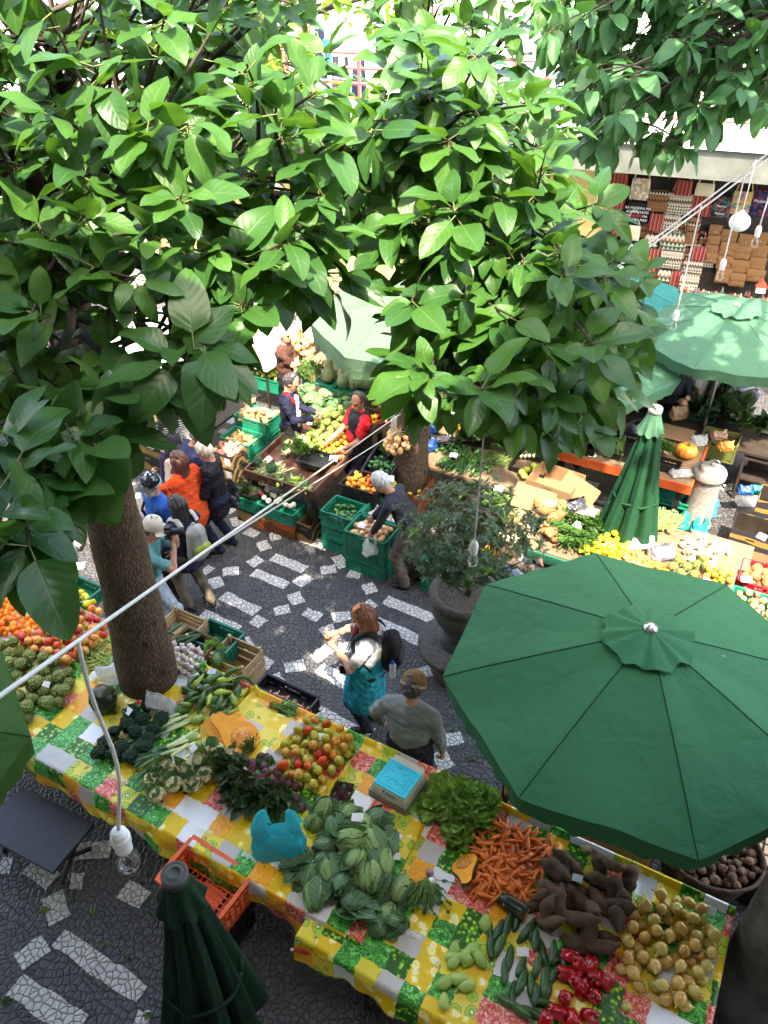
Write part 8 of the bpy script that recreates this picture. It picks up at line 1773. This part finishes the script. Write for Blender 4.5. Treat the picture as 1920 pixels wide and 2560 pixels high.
bp1, bc1 = backpack(p1, "black backpack with a blue capped bottle worn by the auburn haired woman", m_blkb if False else cloth_m("black_nylon", (.014, .014, .016), .6), cloth_m("dark_grey_nylon", (.03, .03, .033), .6), .27, .44, .16)
mb = MB(); mb.lathe([(.03, -.1), (.032, -.09), (.032, .05), (.014, .08)], 14); bo = mb.build("bottle", m_clear, bp1, bc1-p1['rs']*.15+p1['up']*-.1-p1['fw']*.03, smooth=True)
mb = MB(); mb.lathe([(.016, .078), (.016, .1), (0, .1)], 12); mb.build("cap", mat("blue_cap", (.01, .06, .6), .4), bo)
og = p1['world'](p1['hl']+V3(.03, .045, .03)); put("orange_segment", K['mandarin'][0], og, (0, 0, 0), .9, None, "peeled orange held up in the auburn haired woman's hands", "orange")
ph_ = thing("phone", "small phone in a case hanging on a neck cord before the turquoise jacket", "phone"); ph_.matrix_basis = p1['t'].matrix_basis.copy()
mb = MB(); mb.box((-.1, .25, .93), (.012, .07, .12)); mb.build("case", m_sock, ph_); mb = MB(); mb.box((-.1075, .25, .93), (.003, .06, .1)); mb.build("screen", m_black, ph_)
mb = MB(); mb.tube(bez(V3(-.04, .1, 1.42), V3(-.12, .2, 1.2), V3(-.1, .25, .99), 8), .004, 5); mb.tube(bez(V3(.05, .1, 1.42), V3(-.02, .24, 1.15), V3(-.1, .25, .99), 8), .004, 5); mb.build("cord", m_black, ph_)
mb = MB(); mb.ball((0, 0, 0), .07, 10, 7, 0, (1, .5, .8), None, lambda d: 1+.3*mnoise.noise(d*4)); o_ = mb.build("scarf_print", cloth_m("dark_red_scarf", (.14, .01, .015)), p1['t'], p1['shc']+p1['fw']*.13-p1['up']*.04, smooth=True)
m_gsw = cloth_m("grey_wool_sweater", (.2, .215, .21), .95, (.15, .17, .165), 6, .5, 120)
w2 = at_head(885, 1490, 1.6); w2 += E2*.02
p2 = person("man in brown beanie and grey sweater standing at the kitchen scale, seen from behind", w2, aE2-PI+rad(35) if False else rad(-118), m_gsw, m_nv, hgt=1.66, nod=26, hl=(-.32, .16, .86), hr=(.28, .1, .78), build=1.2, belly=1.1, hair=m_hdk, hstyle='short', h=.0085, el=(-1, -.3, 0), er=(1, -.3, 0), feet=((-.12, 0), (.12, -.03)), seed=5, sh_w=1.08)
p2['t'].rotation_euler.z = rad(68)-PI/2
hat(p2, "beanie", cloth_m("brown_knit", (.19, .115, .045), .95, (.13, .08, .03), 10, .6, 150), 'beanie', cloth_m("cream_stripe", (.5, .45, .35)))
mb = MB(); mb.lathe([(.075, 0), (.085, .02), (.07, .045), (.062, .05)], 24, 0, Matrix.Translation(p2['nk']-V3(0, 0, .04))); mb.build("collar", cloth_m("pale_blue_shirt", (.42, .47, .56)), p2['t'], smooth=True)
m_dsw = cloth_m("charcoal_ribbed_sweater", (.035, .035, .045), .9, (.022, .022, .03), 6, .4, 130); m_khk = cloth_m("taupe_trousers", (.13, .1, .075))
w3 = gz(872, 1258)+E1*.05
p3 = person("grey haired man in ribbed charcoal sweater reaching into the green garlic crate", w3, rad(160), m_dsw, m_khk, hgt=1.7, lean=34, nod=30, turn=8, hl=(-.1, .42, .78), hr=(.12, .62, .62), hair=m_hgrey, hstyle='short', cl=1.3, feet=((-.1, .0), (.12, -.06)), build=1.08, loose=1.15, seed=6)
carrier("carrier_bag", "thin white bag held open at the onion crate by the bending man", p3['world'](p3['hl'])-V3(0, 0, .3), .4, m_milk, .22, .1, .26, 21)
m_red = cloth_m("red_polo", (.5, .012, .02)); m_vest = cloth_m("black_quilted_vest", (.014, .014, .02), .7)
w4 = at_head(777, 862, 1.6)
def ex4(S, q): S.cap(q['pel']+q['up']*.02, q['shc']-q['up']*.1, .168, .168, 6, .03, [(q['fw'], .9), (q['rs'], 1.28)])
p4 = person("vendor in red short sleeved shirt and black padded vest behind the tomato tray", w4, rad(205), m_red, cloth_m("dark_blue_work_trousers", (.02, .025, .05)), m_skin2, hgt=1.68, turn=25, nod=12, hl=(-.16, .36, 1.0), hr=(.12, .4, 1.0), sleeve='short', build=1.15, belly=1.0, hair=m_hdk, hstyle='bald', extra=ex4, seed=7)
[o for o in p4['t'].children if o.name.startswith('body')][0].data.materials.append(m_vest)
m_navy = cloth_m("navy_jacket", (.016, .018, .045), .75)
w5 = at_head(620, 822, 1.62)
def ex5(S, q):
    S.cap(q['nk']-q['up']*.02+q['rs']*-.07, q['nk']-q['up']*.1+q['rs']*-.08+q['fw']*.09, .04, .035, 6, .01); S.cap(q['nk']-q['up']*.02+q['rs']*.07, q['nk']-q['up']*.1+q['rs']*.08+q['fw']*.09, .04, .035, 6, .01); S.cap(q['nk']-q['up']*.05-q['fw']*.03-q['rs']*.06, q['nk']-q['up']*.05-q['fw']*.03+q['rs']*.06, .045, .045, 6, .01)
    S.cap(q['shc']+q['fw']*.1-q['up']*.04, q['pel']+q['fw']*.11+q['up']*.02, .045, .05, 7, .01)
p5 = person("balding man in navy jacket with red collar counting something behind the potato crates", w5, rad(-12), m_navy, cloth_m("black_trousers", (.012, .012, .014)), hgt=1.72, nod=30, hl=(-.07, .36, 1.12), hr=(.08, .36, 1.1), cl=1.2, cr=1.2, hair=m_hdk, hstyle='bald', hem=.12, extra=ex5, build=1.1, seed=8, pl=(1, 0, .3), pr=(-1, 0, .5))
bm = [o for o in p5['t'].children if o.name.startswith('body')][0].data.materials; bm.append(m_red); bm.append(m_white)
w6 = at_head(612, 722, 1.62)
p6 = person("white haired man in brown pullover with crossed arms behind the braided onions", w6, rad(-22), cloth_m("brown_pullover", (.075, .034, .025)), cloth_m("black_trousers_b", (.012, .012, .014)), hgt=1.72, nod=6, turn=-6, hl=(.16, .24, 1.08), hr=(-.16, .27, 1.14), el=(-1, .1, -.5), er=(1, .1, -.5), sleeve='short', hair=m_hgrey, hstyle='short', build=1.12, belly=1.0, seed=9)
w7 = at_head(338, 1052, 1.64); w7 = (w7+gz(372, 1268))/2
p7 = person("white bearded man in bright blue shirt and dark cap with sunglasses", w7, rad(222), cloth_m("bright_blue_shirt", (.012, .1, .42), .7), cloth_m("dark_grey_trousers", (.03, .028, .032)), hgt=1.74, turn=18, nod=10, build=1.15, belly=1.0, hair=m_hgrey, hstyle='short', hem=.1, hl=(-.3, .05, .9), hr=(.28, .1, .9), seed=10)
hat(p7, "cap", pat("dark_patterned_cap", 'patch', [(.01, .013, .018), (.03, .05, .06), (.012, .014, .02), (.015, .018, .025), (.2, .22, .22)], 26), 'cap', m_black)
S = SDF(); H = p7['H']; S.cap(H(-.03, .06, -.075), H(.03, .06, -.075), .035, None, 0, .02); S.ball(H(0, .07, -.1), .035); put("beard", S.mesh("beard", m_hgrey, .009), parent=p7['t'])
mb = MB()
for q in (-1, 1): mb.ball(H(q*.034, .098, .014), .024, 10, 7, 0, (1, .35, .7)); mb.tube([H(q*.055, .09, .018), H(q*.088, 0, .012)], .003, 5)
mb.build("sunglasses", m_black, p7['t'], smooth=True)
mb = MB()
for q in (-1, 1): mb.tube(bez(p7['shc']+V3(q*.13, -.1, -.05), p7['shc']+V3(q*.14, .02, .1), p7['shc']+V3(q*.13, .14, -.16), 8)+[p7['shc']+V3(q*.14, .1, -.3)], .018, 6)
tag(mb.build("backpack_straps", m_black), "dark backpack straps over the blue shirt", "strap"); so_ = bpy.data.objects["backpack_straps"]; so_.parent = p7['t']; del so_['label']; del so_['category']; so_.name = "shoulder_strap"
w8 = at_head(389, 1098, 1.5); w8 = (w8+gz(428, 1305))/2
p8 = person("black haired woman in purple navy jacket and khaki trousers, seen from behind", w8, rad(140), cloth_m("purple_navy_jacket", (.03, .026, .055), .8), cloth_m("khaki_trousers", (.16, .125, .085)), hgt=1.6, turn=20, nod=14, hl=(-.18, .3, .95), hr=(.1, .33, .95), hair=m_hblk, hstyle='bob', hem=.12, loose=1.1, seed=11, feet=((-.11, .02), (.12, -.1)))
backpack(p8, "green and grey backpack on the black haired woman", cloth_m("grey_pack_nylon", (.32, .33, .3), .6), cloth_m("lime_green_nylon", (.3, .38, .07), .6), .27, .46, .17, cloth_m("pale_grey_webbing", (.45, .45, .42)))
m_pon = cloth_m("orange_red_poncho", (.62, .075, .015), .9, (.52, .05, .01), 4, .3, 90)
w9 = at_head(390, 1000, 1.52)
def ex9(S, q):
    S.cap(q['nk']-V3(0, 0, .07), q['pel']-V3(0, .02, .12), .15, .27, 1, .04, [(V3(0, 1, 0), .72)])
    for s_ in (-1, 1): S.cap(q['shc']+V3(s_*.17, 0, -.03), q['shc']+V3(s_*.22, .0, -.5), .075, .1, 1, .05)
p9 = person("woman with long dark auburn hair in a bright orange red poncho", w9, rad(150), m_pon, cloth_m("dark_teal_trousers", (.01, .06, .06)), hgt=1.64, turn=15, nod=8, hl=(-.14, .36, 1.3), hr=(.05, .3, 1.0), hair=hairm("dark_auburn_hair", (.03, .01, .006), (.14, .045, .025)), hstyle='long', extra=ex9, seed=12, el=(-1, 0, -.6))
w10 = at_head(424, 972, 1.52); w10 = (w10+gz(468, 1178))/2+V3(.14, -.05, 0)
p10 = person("silver haired woman in black padded coat with sunglasses and a big black bag", w10, rad(175), cloth_m("black_padded_coat", (.008, .008, .012), .65), cloth_m("dark_jeans", (.014, .02, .045)), hgt=1.63, nod=30, hl=(-.2, .28, .95), hr=(.16, .3, .95), hair=m_hsil, hstyle='short', hem=.2, build=1.15, seed=13, feet=((-.1, .05), (.1, -.08)))
bb = carrier("handbag", "large slack black bag hanging from the arm of the silver haired woman", p10['world'](V3(.3, .0, .5)), p10['t'].rotation_euler.z+PI/2, m_blkb, .42, .16, .42, 31, True, 0, 1, "handbag")
w11 = at_head(378, 958, 1.45); w11 = w11+V3(.0, -.0, 0)
def ex11(S, q): S.cap(q['pel']+V3(-.12, -.06, .15), q['pel']+V3(-.16, -.08, -.42), .09, .13, 6, .03, [(V3(0, 1, 0), .7)])
p11 = person("grey haired man in navy pullover, beige jacket round his waist, leaning over mangoes", w11, rad(75), cloth_m("navy_pullover", (.02, .026, .075)), cloth_m("beige_trousers", (.35, .3, .23)), m_skin2, hgt=1.7, lean=30, nod=28, hl=(-.12, .45, .9), hr=(.14, .42, .9), hair=hairm("iron_grey_hair", (.03, .03, .03), (.16, .16, .16)), hstyle='short', extra=ex11, build=1.1, seed=14)
p11['t'].rotation_euler.z = rad(20)-PI/2
[o for o in p11['t'].children if o.name.startswith('body')][0].data.materials.append(cloth_m("beige_jacket", (.45, .4, .32)))
m_str = pat("navy_white_stripes", 'plain', [(.6, .6, .6), (.6, .6, .6)])
t = NT("striped_jersey"); sz = t.n('SeparateXYZ', None, {0: t.tc()}); f = t.m('FRACT', t.m('MULTIPLY', sz.outputs[2], 38.0)); m_str = t.bsdf(t.mix(t.m('GREATER_THAN', f, .5), (.62, .61, .58), (.02, .022, .03)), .85, .2)
w12 = at_head(356, 893, 1.52)
p12 = person("light brown haired woman in navy and white striped top at the yellow mango stall", w12, rad(118), m_str, cloth_m("purple_skirt", (.05, .04, .12)), hgt=1.64, turn=-8, nod=8, hair=m_hbrn, hstyle='bob', hl=(-.16, .3, 1.0), hr=(.2, .25, .95), seed=15)
backpack(p12, "dark blue backpack on the woman in the striped top", cloth_m("slate_nylon", (.03, .032, .05), .6), cloth_m("slate_nylon_b", (.025, .026, .04), .6), .26, .36, .14)
w13 = gz(362, 1312)+V3(-.02, .1, 0)
p13 = person("photographer in pale cap, teal shirt and light jeans stepping out from behind the tree trunk", w13, rad(10), cloth_m("teal_shirt", (.1, .3, .3)), cloth_m("light_blue_jeans", (.4, .47, .53)), m_skin, hgt=1.7, lean=8, nod=16, turn=-6, hl=(-.06, .3, 1.42), hr=(.1, .3, 1.4), sleeve='short', cl=1.2, cr=1.2, hair=m_hdk, hstyle='short', feet=((-.1, -.1), (.1, .14)), seed=16, el=(-.6, 0, -1), er=(.6, 0, -1))
p13['t'].location = P(308, 1150, 1.55)*1.0; p13['t'].location.z = 0
hat(p13, "cap", cloth_m("pale_khaki_cap", (.5, .46, .36)), 'cap')
cmr = thing("camera", "black camera with long lens held to the eye by the photographer", "camera"); cmr.matrix_basis = p13['t'].matrix_basis.copy()
ec = p13['H'](0, .15, 0)
mb = MB(); mb.box(ec, (.14, .06, .1)); mb.box(ec+V3(0, 0, .06), (.06, .05, .03)); mb.build("camera_body", m_black, cmr)
mb = MB(); mb.lathe([(.035, 0), (.036, .03), (.033, .035), (.036, .04), (.04, .14), (.034, .141), (.034, .13)], 22, 0, Matrix.Translation(ec+V3(0, .03, 0)) @ Matrix.Rotation(-PI/2, 4, 'X')); mb.build("lens", m_black, cmr, smooth=True)
w14 = at_head(1115, 1108, 1.2)
p14 = person("blond woman in tan sweater and pale jeans sitting half hidden behind the urn shrub", w14, rad(-60), cloth_m("tan_sweater", (.36, .24, .17)), cloth_m("pale_denim", (.32, .42, .52)), hgt=1.62, hipz=.5, sit=True, nod=18, hair=m_hblo, hstyle='bob', feet=((-.13, .46), (.13, .46)), hl=(-.1, .4, .72), hr=(.12, .42, .72), seed=17)
mb = MB(); mb.box((0, 0, .2), (.45, .4, .4)); 
st_ = thing("stool", "low dark stool under the seated blond woman", "stool", (w14.x, w14.y, 0), rad(-60)-PI/2)
mb = MB(); mb.box((0, 0, .385), (.4, .38, .04)); mb.build("seat", m_dark, st_)
for sx in (-1, 1):
    for sy in (-1, 1): mb = MB(); mb.tube([(sx*.17, sy*.16, 0), (sx*.16, sy*.15, .365)], .018, 6); mb.build("leg", m_dark, st_)
w15 = at_head(1462, 790, 1.55)
p15 = person("man in dark suit and pale blue collar holding a see through bag of bread", w15, rad(-80), cloth_m("dark_suit", (.014, .014, .02), .8), cloth_m("dark_suit_trousers", (.014, .014, .02)), m_skin2, hgt=1.7, nod=24, hl=(-.1, .32, 1.2), hr=(.08, .34, 1.16), hair=m_hgrey, hstyle='bald', hem=.2, build=1.15, belly=1.0, seed=18)
carrier("bread_bag", "clear bag of brown bread held by the man in the dark suit", p15['world'](p15['hr'])-V3(.0, .0, .26), .3, film("bread_bag_film", (.35, .2, .1), .8), .28, .14, .22, 41, False, 0, 1, "bag")
for (x, y, z, fc, nm, c, bc, lb, hg, kw) in ((1402, 790, 1.25, -75, "grey_sweatshirt", (.22, .2, .18), (.05, .05, .055), "stout person in grey brown sweatshirt left of the man in the suit", 1.66, dict(build=1.25, belly=1.1, hl=(-.15, .34, 1.0), hr=(.15, .34, .98))),
        (1520, 815, 1.25, -70, "grey_tee", (.3, .29, .27), (.08, .07, .06), "person in pale grey short sleeved shirt right of the man in the suit", 1.72, dict(sleeve='short', build=1.15, hl=(-.2, .4, .95), hr=(.2, .36, .9))),
        (1568, 828, 1.2, -60, "olive_tee", (.12, .11, .09), (.05, .045, .04), "person in dull olive shirt beside the umbrella pole", 1.7, dict(sleeve='short', hl=(-.2, .3, .95))),
        (1602, 842, 1.15, 100, "checked_shirt", (.2, .2, .22), (.16, .15, .14), "person in checked grey shirt with a pale bag, back turned", 1.68, dict(build=1.05))):
    mm = cloth_m(nm, c) if nm != "checked_shirt" else pat("checked_shirt", 'andean', [(.2, .2, .24), (.32, .32, .34), (.12, .12, .16), (.26, .26, .28)], 26)
    person(lb, at_head(x, y, z), rad(fc), mm, cloth_m(nm+"_trousers", bc), m_skin2, hgt=hg, nod=20, hair=m_hdk, hstyle='short', seed=int(x), h=.012, **kw)
p20 = person("person in beige trousers half hidden by leaves left of the tree trunk", P(190, 1185, .0), rad(100), cloth_m("pale_jacket", (.3, .28, .25)), cloth_m("beige_trousers_b", (.4, .36, .3)), hgt=1.7, hair=m_hbrn, seed=21, h=.012)
p21 = person("person in dark navy trousers hidden behind the large leaf at the left", P(105, 1175, .0), rad(80), cloth_m("navy_coat", (.02, .025, .05)), cloth_m("navy_trousers_b", (.015, .018, .035)), hgt=1.72, hair=m_hdk, seed=22, h=.012)
SUN_EL = rad(60); sun_h = (-E2*.8+E1*.6).normalized()
SUN = Vector((sun_h.x*math.cos(SUN_EL), sun_h.y*math.cos(SUN_EL), math.sin(SUN_EL)))
w = bpy.data.worlds.new("World"); scene.world = w; w.use_nodes = True
nt = w.node_tree; bg = nt.nodes['Background']
sky = nt.nodes.new('ShaderNodeTexSky'); sky.sky_type = 'NISHITA'; sky.sun_disc = False
sky.sun_elevation = SUN_EL; sky.sun_rotation = math.atan2(SUN.x, SUN.y); sky.air_density = 1.0; sky.dust_density = 3.0; sky.ozone_density = .6
nt.links.new(sky.outputs[0], bg.inputs[0]); bg.inputs[1].default_value = .15
sl = bpy.data.lights.new("sun", 'SUN'); sl.energy = 2.0; sl.angle = rad(.6); sl.color = (1, .95, .87)
so = bpy.data.objects.new("sun", sl); COL.objects.link(so); so.rotation_euler = SUN.to_track_quat('Z', 'Y').to_euler(); so.location = (0, -5, 20)
scene.view_settings.view_transform = 'Standard'; scene.view_settings.look = 'None'; scene.view_settings.gamma = 1
scene.view_settings.exposure = 3.4
scene.view_settings.use_white_balance = True; scene.view_settings.white_balance_temperature = 7400
scene.cycles.max_bounces = 8; scene.cycles.transparent_max_bounces = 12; scene.cycles.use_denoising = True
scene.cycles.sample_clamp_indirect = 6
